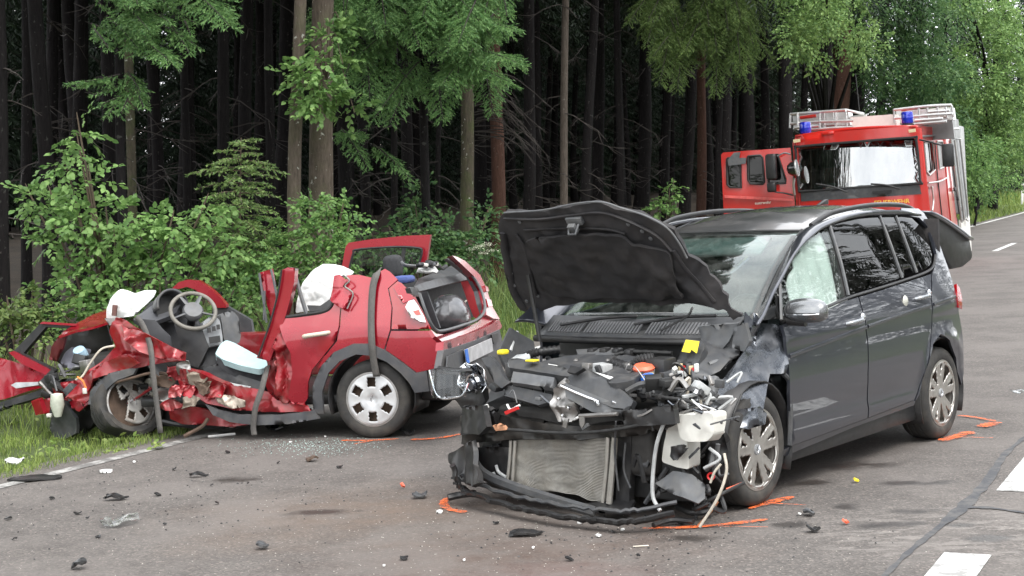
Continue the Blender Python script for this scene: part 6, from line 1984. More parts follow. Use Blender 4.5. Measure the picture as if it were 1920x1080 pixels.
slab(Rf, 'bumper_remnant', [(60, 752), (74, 746), (82, 776), (66, 779)], ((3.0, .62, .35), (.2, 1, 0)), P_red, red, .05, .03, .01, 6)
slab(Rf, 'crash_box', [(78, 750), (98, 745), (100, 775), (84, 778)], ((2.9, .6, .35), (.2, 1, 0)), P_redx, red, .06, .03, .015, 9, 2)
slab(Rf, 'front_underbody', [(88, 715), (182, 712), (190, 790), (160, 812), (118, 815), (95, 780)], (1, .42), P_black, red, .04, .05, .02, 5, 2)
slab(Rf, 'front_member', [(100, 722), (150, 712), (178, 722), (172, 742), (140, 752), (104, 750)], ((2.6, .56, .5), (.1, 1, .2)), P_redx, red, .02, .02, .04, 7, 6)
slab(Rf, 'splash_shield', [(95, 770), (102, 752), (116, 748), (128, 765), (142, 785), (143, 812), (125, 822), (105, 824), (95, 800)], ((2.75, .66, .3), (.2, 1, -.1)), P_dark, red, .03, .03, .02, 6, 4)
p = Rf.hit(107, 750, 1, .72); m = MB(); m.lathe([(0, .06), (.05, .05), (.06, -.04), (.03, -.14), (0, -.14)], p, (0, 0, 1), 14); m.build('washer_bottle', simple('greenish_white_plastic', (.52, .54, .46), .5), red, smooth=50)
p = Rf.hit(93, 779, 1, .70); m = MB(); m.box(p, (.05, .04, .035)); m.build('white_clip', WHITE_T, red, bevel=.01)
# wheels
wheel_parts(red, (0, .715, .31), .31, .185, .205, 'cap', 1)
wheel_parts(red, (0, -.715, .31), .31, .185, .205, 'cap', -1)
fw = Rf.hit(240, 774, 1, .62)
fwo = wheel_parts(red, (fw[0], fw[1], .27), .295, .185, .205, 'cap', 1, (R_(20), R_(-24), R_(44)), 'wheel', .08)
for ch in fwo.children:
    if ch.name.startswith('hubcap'):
        ch.rotation_euler = (R_(10), 0, R_(8)); ch.scale = (.92, 1, .95)
        hm = ch.data; hm.materials[0] = simple('dirty_cracked_hubcap', (.40, .39, .37), .5, .2, .2, 8, 0, (.16, .12, .09), .85, 7)
        b2 = bmesh.new(); b2.from_mesh(hm)          # a broken-away segment
        bmesh.ops.delete(b2, geom=[f for f in b2.faces if f.calc_center_median().x > .05 and f.calc_center_median().z < .02 + .05 * math.sin(40 * f.calc_center_median().x)], context='FACES')
        b2.to_mesh(hm); b2.free()
m = MB(); m.grid(lambda a, b: np.array((.36 * math.cos(math.pi * (1.12 - 1.24 * a)), .40 + .42 * b, .33 + .36 * math.sin(math.pi * (1.12 - 1.24 * a)))), 18, 4); m.build('wheel_arch_liner', P_black, red, smooth=60, thick=.01)
m = MB(); m.grid(lambda a, b: np.array((fw[0] + .37 * math.cos(math.pi * (1.1 - 1.2 * a)), .20 + .5 * b, .34 + .34 * math.sin(math.pi * (1.1 - 1.2 * a)))), 16, 3); m.build('wheel_arch_liner', P_black, red, smooth=60, thick=.01)
m = MB(); m.box((.95, 0, .30), (2.2, 1.4, .08)); m.box((.0, 0, .34), (.8, 1.1, .1)); m.build('floor_pan', P_black, red, bevel=.02)
m = MB(); m.box((2.3, -.1, .5), (.9, 1.0, .34)); m.build('engine_block', MATS['oily_iron'], red, bevel=.04)
m = MB(); m.box((-.35, 0, .42), (.75, 1.3, .3)); m.build('rear_underbody', P_black, red, bevel=.04)
# right-hand side that shows above the body
slab(Rf, 'far_rear_door_frame', [(640, 504), (648, 462), (654, 455), (700, 448), (760, 442), (807, 440), (803, 470), (799, 494), (787, 494), (793, 470), (786, 463), (740, 461), (690, 464), (668, 467), (660, 476), (653, 504)], (1, -.78), P_red, red, .05, .03)
tube_px(Rf, 'frame_seal', [(655, 502, 1, -.74), (662, 476, 1, -.74), (670, 468, 1, -.74), (740, 463, 1, -.74), (784, 465, 1, -.74), (791, 472, 1, -.74), (786, 494, 1, -.74)], .010, P_seal, red)
slab(Rf, 'window_divider', [(754, 463), (760, 463), (757, 494), (750, 494)], (1, -.78), P_black, red, .03, .04)
slab(Rf, 'far_window', [(656, 500), (663, 477), (670, 468), (740, 463), (784, 465), (790, 472), (785, 495)], (1, -.79), G_side, red, .005, .06)
slab(Rf, 'far_door_arch', [(322, 541), (335, 529), (352, 524), (372, 526), (390, 537), (408, 553), (424, 571), (424, 577), (400, 577), (385, 560), (366, 543), (350, 538), (335, 542)], (1, -.72), P_red, red, .06, .025)
slab(Rf, 'far_door', [(400, 575), (424, 573), (470, 600), (480, 660), (420, 680), (380, 660)], (1, -.76), P_dark, red, .05, .05)
m = MB(); m.box((1.2, -.70, .55), (2.0, .12, .4)); m.build('far_sill', P_redx, red, bevel=.03)
# dashboard pushed up, wheel, console, seat
dm = ((1.55, .0, 1.0), (-.25, 1, .35))
slab(Rf, 'dashboard', [(262, 590), (285, 565), (320, 560), (345, 575), (372, 600), (388, 620), (378, 660), (365, 690), (345, 685), (330, 655), (300, 625), (270, 605)], ((1.7, .1, .9), (-.35, 1, .25)), TRIM, red, .10, .035, .012, 4, 2, .02)
slab(Rf, 'dashboard_top', [(250, 598), (262, 588), (300, 565), (335, 555), (345, 562), (330, 585), (300, 600), (275, 612)], ((1.75, .15, 1.08), (-.2, .6, 1)), simple('dash_grey', (.08, .082, .09), .5), red, .04, .03, .01, 5, 1)
slab(Rf, 'door_card', [(258, 598), (290, 600), (318, 630), (322, 660), (300, 640), (272, 622)], ((1.75, .62, .92), (-.1, 1, .2)), TRIM, red, .03, .03, .01, 5, 5)
slab(Rf, 'lower_dashboard', [(325, 600), (380, 620), (392, 650), (372, 690), (355, 684), (338, 650)], ((1.45, .35, .85), (-.3, 1, .1)), P_black, red, .08, .04, .008, 5)
hb = Rf.hit(316, 578, 1, .30)
hx = np.array((-.72, .62, .25)); hx /= np.linalg.norm(hx)
h1_ = np.cross((0, 0, 1.0), hx); h1_ /= np.linalg.norm(h1_); h2_ = np.cross(hx, h1_)
m = MB(); m.grid(lambda a, b: hb + hx * (.14 * b - .04) + h1_ * .135 * math.cos(math.pi * (1.1 * a - .05)) * (.85 + .15 * b) + h2_ * .14 * math.sin(math.pi * (1.1 * a - .05)) * (.9 + .1 * b), 20, 4); ih = m.build('instrument_hood', P_dark, red, smooth=60, thick=.02)
m = MB(); m.lathe([(0, 0), (.115, 0), (.125, .02)], hb - hx * .01, hx, 24); m.build('instrument_dial', P_seal, ih, smooth=40)
sw = Rf.hit(362, 583, 1, .36)
swm = Matrix.Rotation(R_(-18), 3, 'Y') @ Matrix.Rotation(R_(20), 3, 'Z')
n_ = np.array((-.44, .64, .63)); n_ /= np.linalg.norm(n_)
e1 = np.cross(n_, (0, 0, 1.0)); e1 /= np.linalg.norm(e1); e2 = np.cross(n_, e1)
# ring turned so that it leans to the right
ring = [sw + .185 * (math.cos(t) * e1 + math.sin(t) * e2) for t in np.linspace(0, 2 * math.pi, 41)]
m = MB(); m.tube(ring, .018, 8, False); st = m.build('steering_wheel', simple('worn_wheel_leather', (.16, .15, .13), .6), red, smooth=60)
m = MB(); m.lathe([(0, .03), (.075, .025), (.09, 0), (.08, -.04), (0, -.05)], sw, n_, 20); m.build('steering_hub', P_mid, st, smooth=50)
m = MB()
for t in (.35, 2.8, 4.2, 5.2): m.tube([sw + .06 * (math.cos(t) * e1 + math.sin(t) * e2), sw + .18 * (math.cos(t) * e1 + math.sin(t) * e2)], [.025, .016], 6, True, .5)
m.build('steering_spokes', P_mid, st, smooth=50)
m = MB(); m.tube([sw - n_ * .03, sw - n_ * .3], .035, 8); m.build('steering_column', P_black, st, smooth=50)
slab(Rf, 'centre_console', [(380, 604), (400, 590), (412, 600), (417, 630), (418, 645), (388, 651), (382, 630)], ((1.2, -.02, .9), (-.7, .75, .2)), DASHC, red, .08, .03, 0, 5, 0, .02)
for a, b in ((392, 620), (401, 617), (409, 614)):
    slab(Rf, 'console_switch', [(a - 3, b - 5), (a + 3, b - 6), (a + 4, b + 3), (a - 2, b + 4)], ((1.165, .02, .9), (-.7, .75, .2)), P_black, red, .01, .03)
slab(Rf, 'console_tray', [(392, 632), (412, 629), (414, 641), (394, 644)], ((1.165, .02, .9), (-.7, .75, .2)), P_seal, red, .01, .03)
slab(Rf, 'glove_box', [(412, 588), (436, 582), (448, 595), (452, 630), (448, 645), (420, 640), (416, 610)], ((1.2, -.35, .9), (-.8, .6, .2)), P_mid, red, .12, .04, .006, 5, 0, .03)
slab(Rf, 'centre_tunnel', [(372, 690), (392, 652), (420, 646), (448, 648), (440, 690), (400, 705)], ((1.2, .1, .6), (-.5, .9, .3)), TRIM, red, .08, .04, .01, 5)
slab(Rf, 'seat_cushion', [(403, 664), (413, 645), (424, 637), (440, 643), (500, 676), (502, 686), (488, 693), (450, 685), (418, 674)], ((1.05, .35, .66), (-.15, .35, 1)), simple('pale_blue_seat_cover', (.38, .52, .53), .9, 0, .08, 20, bmp=.1), red, .05, .03, .0, 6, 0, .03)
slab(Rf, 'seat_base', [(404, 668), (420, 678), (455, 690), (490, 697), (494, 716), (480, 722), (440, 706), (412, 690)], ((1.05, .52, .6), (-.1, 1, .1)), SEAT, red, .12, .04, .006, 6, 0, .02)
slab(Rf, 'seat_frame', [(380, 690), (410, 682), (440, 700), (490, 716), (492, 730), (440, 726), (390, 712)], ((1.15, .55, .48), (0, 1, .3)), P_dark, red, .05, .04, .01, 6)
tube_px(Rf, 'seat_rail', [(396, 708, 1, .66), (430, 720, 1, .66), (470, 728, 1, .66)], .014, CABLE_G, red)
# collapsed airbag and a rescue sheet over the seats
def cloth_blob(name, px, plane, parent, bulge, seed, thick=.04):
    pts = [Rf.hitp(a, b, *plane) for a, b in px]
    c = np.mean(pts, 0)
    R0 = max(np.linalg.norm(p - c) for p in pts)
    return slab(Rf, name, px, plane, FABRIC_W, parent, thick, .022, 0, 6, seed, .02, fn=lambda p: bulge * max(0, 1 - (np.linalg.norm(p - c) / R0) ** 2) + .030 * (abs(noise.noise(Vector(p) * 6 + Vector((seed, 0, 0)))) - .2) + .014 * abs(noise.noise(Vector(p) * 15 + Vector((0, seed, 0)))))


cloth_blob('dash_airbag', [(199, 599), (204, 580), (214, 562), (234, 546), (252, 551), (262, 556), (278, 548), (297, 546), (292, 560), (276, 580), (258, 597), (225, 600)], ((2.0, .1, 1.1), (-.1, 1, .3)), red, .12, 1)
m = MB(); m.tube([Rf.hit(214, 592, 1, .32), Rf.hit(216, 572, 1, .32)], .022, 6); m.build('airbag_tether', simple('brown_patch', (.16, .08, .07), .8), red, smooth=40)
cloth_blob('rescue_sheet', [(554, 587), (562, 560), (575, 532), (592, 512), (612, 499), (632, 499), (650, 503), (669, 512), (662, 520), (640, 521), (632, 545), (622, 575), (600, 584)], ((.45, .35, 1.15), (-.1, 1, .2)), red, .14, 5)
slab(Rf, 'headrest_fallen', [(575, 572), (600, 573), (620, 560), (626, 548), (628, 566), (612, 580), (580, 584)], ((.42, .62, 1.05), (0, 1, .2)), P_dark, red, .05, .03, .006, 9)
slab(Rf, 'rear_seat_base', [(520, 640), (560, 600), (620, 585), (640, 640), (560, 700)], (1, .3), SEAT, red, .1, .06)
# black bin bag in the boot
m = MB()
bc = Rf.hit(843, 592, 0, -.45)


def bag(u, v):
    a, b = 2 * math.pi * u, math.pi * v
    p = np.array((.16 * math.sin(b) * math.cos(a), .24 * math.sin(b) * math.sin(a), .17 * math.cos(b)))
    d = 1 + .0 + crumple(p + np.array((3, 1, 2)), .10, 7, 2)
    return bc + p * d


m.grid(bag, 48, 28); m.build('plastic_bag', simple('shiny_black_foil', (.10, .10, .105), .22, .2, .3, 14, .5), red, smooth=25)
tube_px(Rf, 'stick', [(862, 575, 0, -.4), (874, 564, 0, -.4)], .008, CABLE_W, red)
# suspension remains, lower edge pieces
for L, r_, mt in (([(300, 700, 1, .7), (330, 705, 1, .72), (352, 700, 1, .75)], .018, RUST), ([(215, 718, 1, .8), (250, 708, 1, .82), (285, 700, 1, .82), (300, 715, 1, .8)], .012, RUST), ([(390, 785, 1, .75), (378, 800, 1, .8), (345, 818, 1, .85)], .016, RUST), ([(305, 790, 1, .6), (350, 798, 1, .6), (420, 800, 1, .6)], .022, P_black)):
    tube_px(Rf, 'suspension_arm', L, r_, mt, red)


def strap(label, pts, wpx, mat=STRAPM):
    """webbing laid over the wreck; points carry their local depth"""
    P = smooth_path([Rf.hit(a, b, 1, v) for a, b, v in pts], 6)
    m = MB()
    hw = wpx / 2 / 235.0
    vs = []
    for i, p in enumerate(P):
        t = P[min(i + 1, len(P) - 1)] - P[max(i - 1, 0)]
        n = np.cross(t, (0, 1, 0)); n /= np.linalg.norm(n) + 1e-9
        vs += [p - n * hw, p + n * hw]
    m.add(vs, [(2 * i, 2 * i + 1, 2 * i + 3, 2 * i + 2) for i in range(len(P) - 1)])
    o = m.build('strap', mat, None, smooth=60, thick=.006)
    o.matrix_world = Rf.mat()
    tag(o, label, 'strap')


strap('grey strap hanging over the red rear quarter above the wheel', [(712, 505, .60), (706, 514, .74), (699, 540, .79), (696, 590, .85), (697, 640, .885), (700, 672, .87), (706, 706, .84)], 13)
strap('dark strap draped down over the crumpled front wing to the wheel', [(255, 594, .74), (268, 610, .80), (282, 650, .86), (287, 700, .90), (293, 750, .90), (301, 812, .90)], 11)
strap('dark strap hanging from the seat over the crushed sill', [(502, 686, .72), (497, 705, .84), (489, 735, .88), (479, 765, .89), (475, 800, .87), (477, 816, .87)], 11)

# ---- door torn off, lying against the bank in front of the wreck
dl = (3.35, .35, 0)
door = empty('car_door', Rf.mat())
tag(door, 'torn-off red car door with black window frame lying in the grass', 'car door')
DP = ((3.3, .2, .6), (.15, 1, .25))
slab(Rf, 'door_skin', [(-60, 690), (-20, 668), (5, 672), (40, 682), (92, 704), (84, 726), (50, 735), (8, 748), (-60, 760)], DP, P_red, door, .06, .04, .012, 4, 3)
slab(Rf, 'waist_rail', [(16, 661), (26, 658), (96, 694), (92, 706), (40, 682)], ((3.3, .24, .6), (.15, 1, .25)), P_red, door, .05, .03)
slab(Rf, 'window_frame', [(24, 660), (74, 608), (80, 605), (142, 609), (140, 615), (86, 613), (44, 662), (104, 692), (98, 700), (30, 664)], ((3.3, .2, .6), (.15, 1, .25)), P_black, door, .04, .025)
slab(Rf, 'frame_top', [(74, 607), (80, 603), (144, 607), (142, 611)], ((3.3, .23, .6), (.15, 1, .25)), P_red, door, .03, .03)
slab(Rf, 'door_lower_edge', [(-60, 768), (8, 752), (60, 736), (84, 728), (82, 742), (30, 758), (-60, 785)], ((3.3, .26, .6), (.15, 1, .25)), P_black, door, .05, .04, .01, 7)
slab(Rf, 'armrest', [(20, 722), (30, 717), (72, 716), (72, 722), (30, 728)], ((3.3, .30, .6), (.15, 1, .25)), simple('silver_trim', (.45, .46, .48), .4, .3), door, .03, .03)
slab(Rf, 'hinge_plate', [(72, 716), (90, 700), (98, 690), (104, 695), (90, 725), (74, 724)], ((3.3, .30, .6), (.15, 1, .25)), P_black, door, .03, .03, .01, 9)
# ================================================================ the fire engine
TA = R_(25)
roll = R_(1.2)
kn = NRM + np.array((-math.cos(TA), math.sin(TA), 0)) * math.tan(roll)
kn /= np.linalg.norm(kn)
kx = (1733 - 960) / FPX * 29.0
K = Frame((-math.sin(TA), -math.cos(TA), 0), (kx, 29.0, gz(kx, 29.0) + .02), (0, 1.2, 0), kn)
fire = empty('fire_engine', K.mat())
tag(fire, 'red fire engine with one cab door open and blue beacons on the road', 'fire engine')
F_red = simple('fire_red_paint', (.50, .014, .008), .3, 0, .05, 4, .8, (.3, .05, .04), .2, 3)
F_redd = simple('fire_red_shaded_side', (.33, .011, .008), .5, 0, .05, 4, .12, (.2, .05, .04), .3, 3)  # same red darkened and dulled, shade of the cab sides put into colour
F_white = simple('pale_roof_box', (.68, .66, .62), .5, 0, .06, 6, 0, (.4, .38, .34), .3, 5)
F_alu = simple('brushed_alu', (.62, .62, .61), .35, .8, .1, 10)
F_grey = simple('box_grey', (.20, .20, .20), .45, .2, .1, 6)
F_blue = simple('blue_beacon_lens', (.005, .02, .42), .12, 0, .2, 12, 1.0)
F_yel = simple('yellow_lettering', (.85, .62, .08), .5)
fr_out = [(1483, 268), (1488, 258), (1502, 252), (1600, 244), (1712, 236), (1723, 240), (1729, 300), (1737, 370), (1744, 430), (1748, 500), (1494, 520), (1491, 400), (1487, 330)]
glass_px = [(1492, 281), (1498, 275), (1600, 266), (1710, 258), (1718, 263), (1725, 338), (1720, 344), (1600, 352), (1508, 358), (1498, 352)]
slab(K, 'cab_front', fr_out, (0, 0.0), F_red, fire, .06, .15, holes=[glass_px], fn=lambda p: -.10 * (abs(p[1]) / 1.2) ** 4)
slab(K, 'windscreen', glass_px, ((-.03, 0, 1.9), (1, 0, .20)), glassy('truck_windscreen', (.4, .44, .44), 1.0, 0, .9, .03, 1.5, .30), fire, .01, .12, fn=lambda p: .03 * (p[2] - 2.2) ** 2 - .10 * ((p[1] + .8) / 1.2) ** 2)
gp = smooth_path([K.hit(a, b, 0, -.0) for a, b in glass_px], 3, True)
m = MB(); m.tube(gp + [gp[0]], .025, 6, False); m.build('windscreen_seal', P_seal, fire, smooth=60)
slab(K, 'wiper_panel', [(1499, 356), (1600, 350), (1722, 344), (1726, 364), (1600, 372), (1500, 378)], (0, .012), P_dark, fire, .02, .15, fn=lambda p: -.10 * (abs(p[1]) / 1.2) ** 4)
for L in ([(1530, 345), (1560, 350), (1588, 360)], [(1633, 345), (1660, 347), (1688, 354)]):
    tube_px(K, 'wiper', [(a, b, 0, .06) for a, b in L], .018, P_black, fire)
slab(K, 'front_vent', [(1635, 359), (1672, 356), (1672, 361), (1636, 364)], (0, .04), P_seal, fire, .02, .1)
# cab sides and roof
side_l = [(1724, 240), (1745, 238), (1768, 239), (1773, 252), (1780, 330), (1792, 440), (1796, 500), (1752, 520), (1744, 430), (1737, 370), (1729, 300)]
w1 = [(1733, 268), (1748, 266), (1753, 318), (1743, 328), (1738, 322)]
w2 = [(1757, 265), (1767, 265), (1772, 312), (1762, 316)]
slab(K, 'cab_side', side_l, (1, 1.2), F_redd, fire, .06, .12, holes=[w1, w2])
for wpx in (w1, w2): slab(K, 'side_window', wpx, (1, 1.17), G_dark, fire, .01, .1)
for wpx in (w1, w2):
    gp = [K.hit(a, b, 1, 1.21) for a, b in wpx]; m = MB(); m.tube(gp + [gp[0]], .02, 5, False); m.build('window_seal', F_alu, fire, smooth=40)
slab(K, 'cab_corner', [(1722, 240), (1728, 240), (1736, 320), (1748, 430), (1740, 430), (1732, 370), (1727, 300)], ((-.05, 1.17, 2), (.7, .7, 0)), F_red, fire, .06, .1)
tube_px(K, 'rain_gutter', [(1727, 256, 1, 1.24), (1750, 254, 1, 1.24), (1770, 252, 1, 1.24)], .02, P_mid, fire)
tube_px(K, 'grab_rail', [(1741, 343, 1, 1.26), (1762, 340, 1, 1.26), (1776, 333, 1, 1.26)], .018, F_alu, fire)
tube_px(K, 'grab_rail', [(1747, 350, 1, 1.26), (1750, 375, 1, 1.26), (1748, 395, 1, 1.26)], .018, F_alu, fire)
tube_px(K, 'door_seam', [(1753, 268, 1, 1.215), (1758, 330, 1, 1.215), (1768, 420, 1, 1.215)], .012, P_seal, fire)
p = K.hit(1747, 352, 1, 1.24); m = MB(); m.box(p, (.1, .04, .06)); m.build('door_handle', F_alu, fire, bevel=.01)
m = MB(); m.grid(lambda a, b: np.array((-.06 - 1.75 * b, -1.18 + 2.36 * a, 2.80 + .06 * math.sin(math.pi * a) + .02 * b)), 10, 6); m.build('cab_roof', F_red, fire, smooth=60, thick=.05)
m = MB(); m.box((-.9, -1.17, 1.9), (1.7, .05, 1.75)); m.build('cab_side_far', F_redd, fire, bevel=.02)
m = MB(); m.box((-1.78, 0, 1.9), (.05, 2.3, 1.7)); m.build('cab_back', P_dark, fire, bevel=.02)
m = MB(); m.box((-.35, 0, 1.55), (.5, 2.2, .12)); m.build('dashboard', P_dark, fire, bevel=.03)
p = K.hit(1548, 350, 0, -.25); m = MB(); m.box(p, (.2, .42, .12)); m.build('papers_on_dash', PAPER, fire, bevel=.02)
for y in (-.6, .6):
    m = MB(); m.box((-1.1, y, 1.75), (.16, .55, .8)); st = m.build('seat', REDP, fire, bevel=.05)
    m = MB(); m.box((-1.1, y, 2.25), (.12, .3, .2)); m.build('headrest', P_black, st, bevel=.04)
m = MB(); m.tube([np.array((-.62, .5 + .22 * math.cos(t), 1.72 + .2 * math.sin(t))) for t in np.linspace(0, 6.283, 25)], .018, 6, False); m.build('steering_wheel', P_black, fire, smooth=60)
slab(K, 'marker_lamp', [(1487, 262), (1500, 260), (1500, 266), (1488, 268)], (0, .05), CREAM, fire, .03, .1)
slab(K, 'marker_lamp', [(1703, 243), (1716, 241), (1717, 247), (1704, 249)], (0, .05), CREAM, fire, .03, .1)
# roof gear
def K3(px, py, x): return K.hit(px, py, 0, x)
for (a, b, x) in ((1510, 239, -.25), (1701, 220, -.25)):
    p = K3(a, b, x)
    m = MB(); m.lathe([(.10, -.12), (.115, -.10), (.115, .08), (.105, .105), (0, .12)], p, (0, 0, 1), 20); be = m.build('blue_beacon', F_blue, fire, smooth=40)
    m = MB(); m.lathe([(.125, -.20), (.125, -.13), (.10, -.12)], p, (0, 0, 1), 20, True); m.build('beacon_base', P_black, be, smooth=40)
    m = MB(); m.lathe([(.116, -.03), (.119, -.02), (.119, .0), (.116, .01)], p, (0, 0, 1), 20); m.build('beacon_ring', F_blue, be, smooth=40)
p = K3(1555, 250, -.12); m = MB(); m.box(p, (.3, .25, .08)); m.build('roof_hump', F_red, fire, bevel=.03)
slab(K, 'roof_box', [(1594, 220), (1678, 214), (1682, 242), (1600, 248)], (0, -.9), F_white, fire, .5, .2)
slab(K, 'box_front_wall', [(1515, 245), (1600, 235), (1785, 222), (1790, 260), (1500, 275)], (0, -1.85), F_grey, fire, .1, .2)
bars = [([(1482, 214), (1550, 209), (1585, 206)], -.6), ([(1481, 232), (1540, 228), (1600, 226)], -.6), ([(1500, 245), (1560, 240), (1600, 238)], -.5), ([(1490, 240), (1535, 236)], -.4), ([(1585, 206), (1620, 214)], -1.2), ([(1560, 225), (1625, 216)], -1.3),
        ([(1676, 206), (1740, 199), (1784, 197)], -.7), ([(1676, 222), (1740, 216), (1786, 213)], -.7), ([(1690, 235), (1760, 229), (1775, 227)], -.6), ([(1715, 226), (1768, 222)], -.5), ([(1740, 210), (1780, 207)], -.9)]
for L, x in bars: tube_px(K, 'ladder_rail', [(a, b, 0, x) for a, b in L], .03, F_alu, fire)
for (a, b, c, d, x) in ((1482, 213, 1481, 240, -.6), (1495, 211, 1496, 244, -.55), (1537, 209, 1537, 242, -.6), (1545, 208, 1546, 240, -.8), (1566, 207, 1567, 238, -.8), (1585, 205, 1588, 236, -.8), (1676, 204, 1677, 230, -.7), (1722, 200, 1724, 222, -.7), (1738, 198, 1740, 222, -.9), (1757, 198, 1760, 220, -.9), (1772, 197, 1776, 222, -.9), (1784, 197, 1788, 220, -.9)):
    tube_px(K, 'ladder_rung', [(a, b, 0, x), (c, d, 0, x)], .024, F_alu, fire)
for L, x in (([(1500, 221), (1530, 217)], -.7), ([(1690, 206), (1720, 201)], -.8)): tube_px(K, 'red_pipe', [(a, b, 0, x) for a, b in L], .035, F_red, fire)
slab(K, 'stowed_box', [(1540, 212), (1562, 210), (1563, 234), (1541, 236)], (0, -.9), F_alu, fire, .3, .2)
slab(K, 'stowed_box', [(1742, 204), (1770, 201), (1771, 218), (1743, 220)], (0, -1.0), F_white, fire, .3, .2)
slab(K, 'roof_locker', [(1486, 217), (1590, 209), (1594, 234), (1488, 242)], (0, -1.2), F_alu, fire, .4, .2)
slab(K, 'roof_locker', [(1680, 208), (1784, 201), (1787, 224), (1682, 231)], (0, -1.3), F_alu, fire, .4, .2)
slab(K, 'radio_mast_base', [(1610, 210), (1616, 209), (1616, 220), (1610, 220)], (0, -1.3), P_black, fire, .05, .1)
tube_px(K, 'radio_antenna', [(1612, 214, 0, -1.3), (1608, 175, 0, -1.3), (1604, 138, 0, -1.3)], .010, P_black, fire)
# equipment body behind the cab
bodyz = 3.08
m = MB(); m.box((-4.1, 0, 2.0), (4.5, 2.36, 2.0)); m.build('equipment_body', F_grey, fire, bevel=.04)
slab(K, 'body_front_edge', [(1768, 222), (1777, 221), (1778, 245), (1790, 380), (1802, 470), (1790, 475), (1778, 360), (1770, 250)], (1, 1.22), F_red, fire, .05, .12)
slab(K, 'body_side', [(1777, 220), (1797, 224), (1800, 262), (1782, 258)], (1, 1.21), F_grey, fire, .04, .2)
slab(K, 'roller_shutter', [(1784, 262), (1797, 262), (1814, 405), (1804, 418)], (1, 1.23), simple('shutter_grey', (.16, .165, .17), .4, .4, .1, 8), fire, .03, .2)
for L in ([(1782, 258), (1803, 415)], [(1800, 260), (1815, 400), (1812, 412)], [(1790, 262), (1808, 412)], [(1777, 243), (1797, 241)]):
    tube_px(K, 'shutter_frame', [(a, b, 1, 1.28) for a, b in L], .024, F_alu, fire)
for a, b in ((1790, 355), (1796, 372), (1801, 392)):
    p = K.hit(a, b, 1, 1.27); m = MB(); m.box(p, (.12, .05, .09)); m.build('shutter_lock', P_black, fire, bevel=.01)
slab(K, 'body_foot', [(1802, 412), (1818, 405), (1822, 470), (1806, 480)], (1, 1.22), F_white, fire, .05, .2)
# mirrors
m = MB(); m.box(K.hit(1778, 291, 0, .18), (.14, .22, .44)); mm = m.build('wing_mirror', P_black, fire, bevel=.04)
tube_px(K, 'mirror_arm', [(1724, 262, 0, .05), (1750, 268, 0, .18), (1774, 275, 0, .18)], .018, P_black, mm)
# open right-hand door, swung forward, facing the camera side
D_out = [(1352, 290), (1356, 286), (1395, 283), (1482, 277), (1487, 330), (1491, 400), (1491, 450), (1360, 455), (1356, 380)]
h1 = [(1363, 297), (1384, 295), (1388, 300), (1390, 352), (1369, 351), (1364, 346)]
h2 = [(1402, 293), (1426, 291), (1430, 296), (1433, 342), (1430, 345), (1407, 344), (1403, 338)]
h3 = [(1438, 292), (1458, 289), (1473, 337), (1474, 343), (1441, 346)]
dpl = ((-.12, -1.2, 2), (1, .12, 0))
slab(K, 'cab_door', D_out, dpl, F_red, fire, .06, .1, holes=[h1, h2, h3])
for hh in (h1, h2, h3):
    slab(K, 'door_window', hh, ((-.14, -1.2, 2), (1, .12, 0)), G_dark, fire, .01, .1)
    gp = [K.hitp(a, b, (-.10, -1.2, 2), (1, .12, 0)) for a, b in hh]; m = MB(); m.tube(gp + [gp[0]], .022, 5, False); m.build('window_seal', P_seal, fire, smooth=40)
slab(K, 'door_ledge', [(1358, 366), (1420, 369), (1485, 373), (1486, 377), (1420, 374), (1359, 371)], ((-.05, -1.2, 2), (1, .12, 0)), simple('pale_red_ledge', (.62, .10, .09), .5), fire, .04, .1)
slab(K, 'sun_shade', [(1364, 300), (1376, 286), (1388, 285), (1386, 296), (1399, 296), (1398, 307), (1366, 311)], ((-.02, -1.2, 2), (1, .12, 0)), P_mid, fire, .03, .08)
p = K.hitp(1446, 313, (.18, -1.2, 2), (1, 0, 0)); m = MB(); m.box(p, (.12, .22, .52)); m2 = m.build('door_mirror', P_black, fire, bevel=.05, seg=3)
p = K.hitp(1447, 351, (.18, -1.2, 2), (1, 0, 0)); m = MB(); m.box(p, (.12, .18, .20)); m.build('lower_mirror', P_black, m2, bevel=.04, seg=3)
tube_px(K, 'mirror_arm', [(1457, 293, 0, .15), (1470, 287, 0, .1), (1482, 289, 0, .05)], .016, P_mid, m2)
tube_px(K, 'mirror_arm', [(1452, 360, 0, .15), (1470, 362, 0, .1), (1487, 366, 0, .05)], .016, P_black, m2)
p = K3(1488, 316, .25)
m = MB(); m.lathe([(0, -.14), (.09, -.11), (.14, -.04), (.16, .05), (.165, .07), (.15, .075), (0, .08)], p, (-.05, 1, .1), 22); sp = m.build('search_lamp', simple('glossy_black', (.015, .015, .016), .12, 0, .1, 6, 1), fire, smooth=50)
m = MB(); m.lathe([(.15, .072), (.168, .078), (.172, .068), (.165, .05)], p, (-.05, 1, .1), 22); m.build('lamp_glass', F_alu, sp, smooth=50)
tube_px(K, 'lamp_bracket', [(1489, 334, 0, .22), (1488, 350, 0, .15), (1490, 365, 0, .05)], .025, F_alu, sp)
p = K3(1513, 335, -.2); m = MB(); m.lathe([(0, .06), (.05, .04), (.06, 0), (.05, -.04), (0, -.06)], p, (0, 0, 1), 12); m.build('dash_lamp', F_alu, fire, smooth=50)


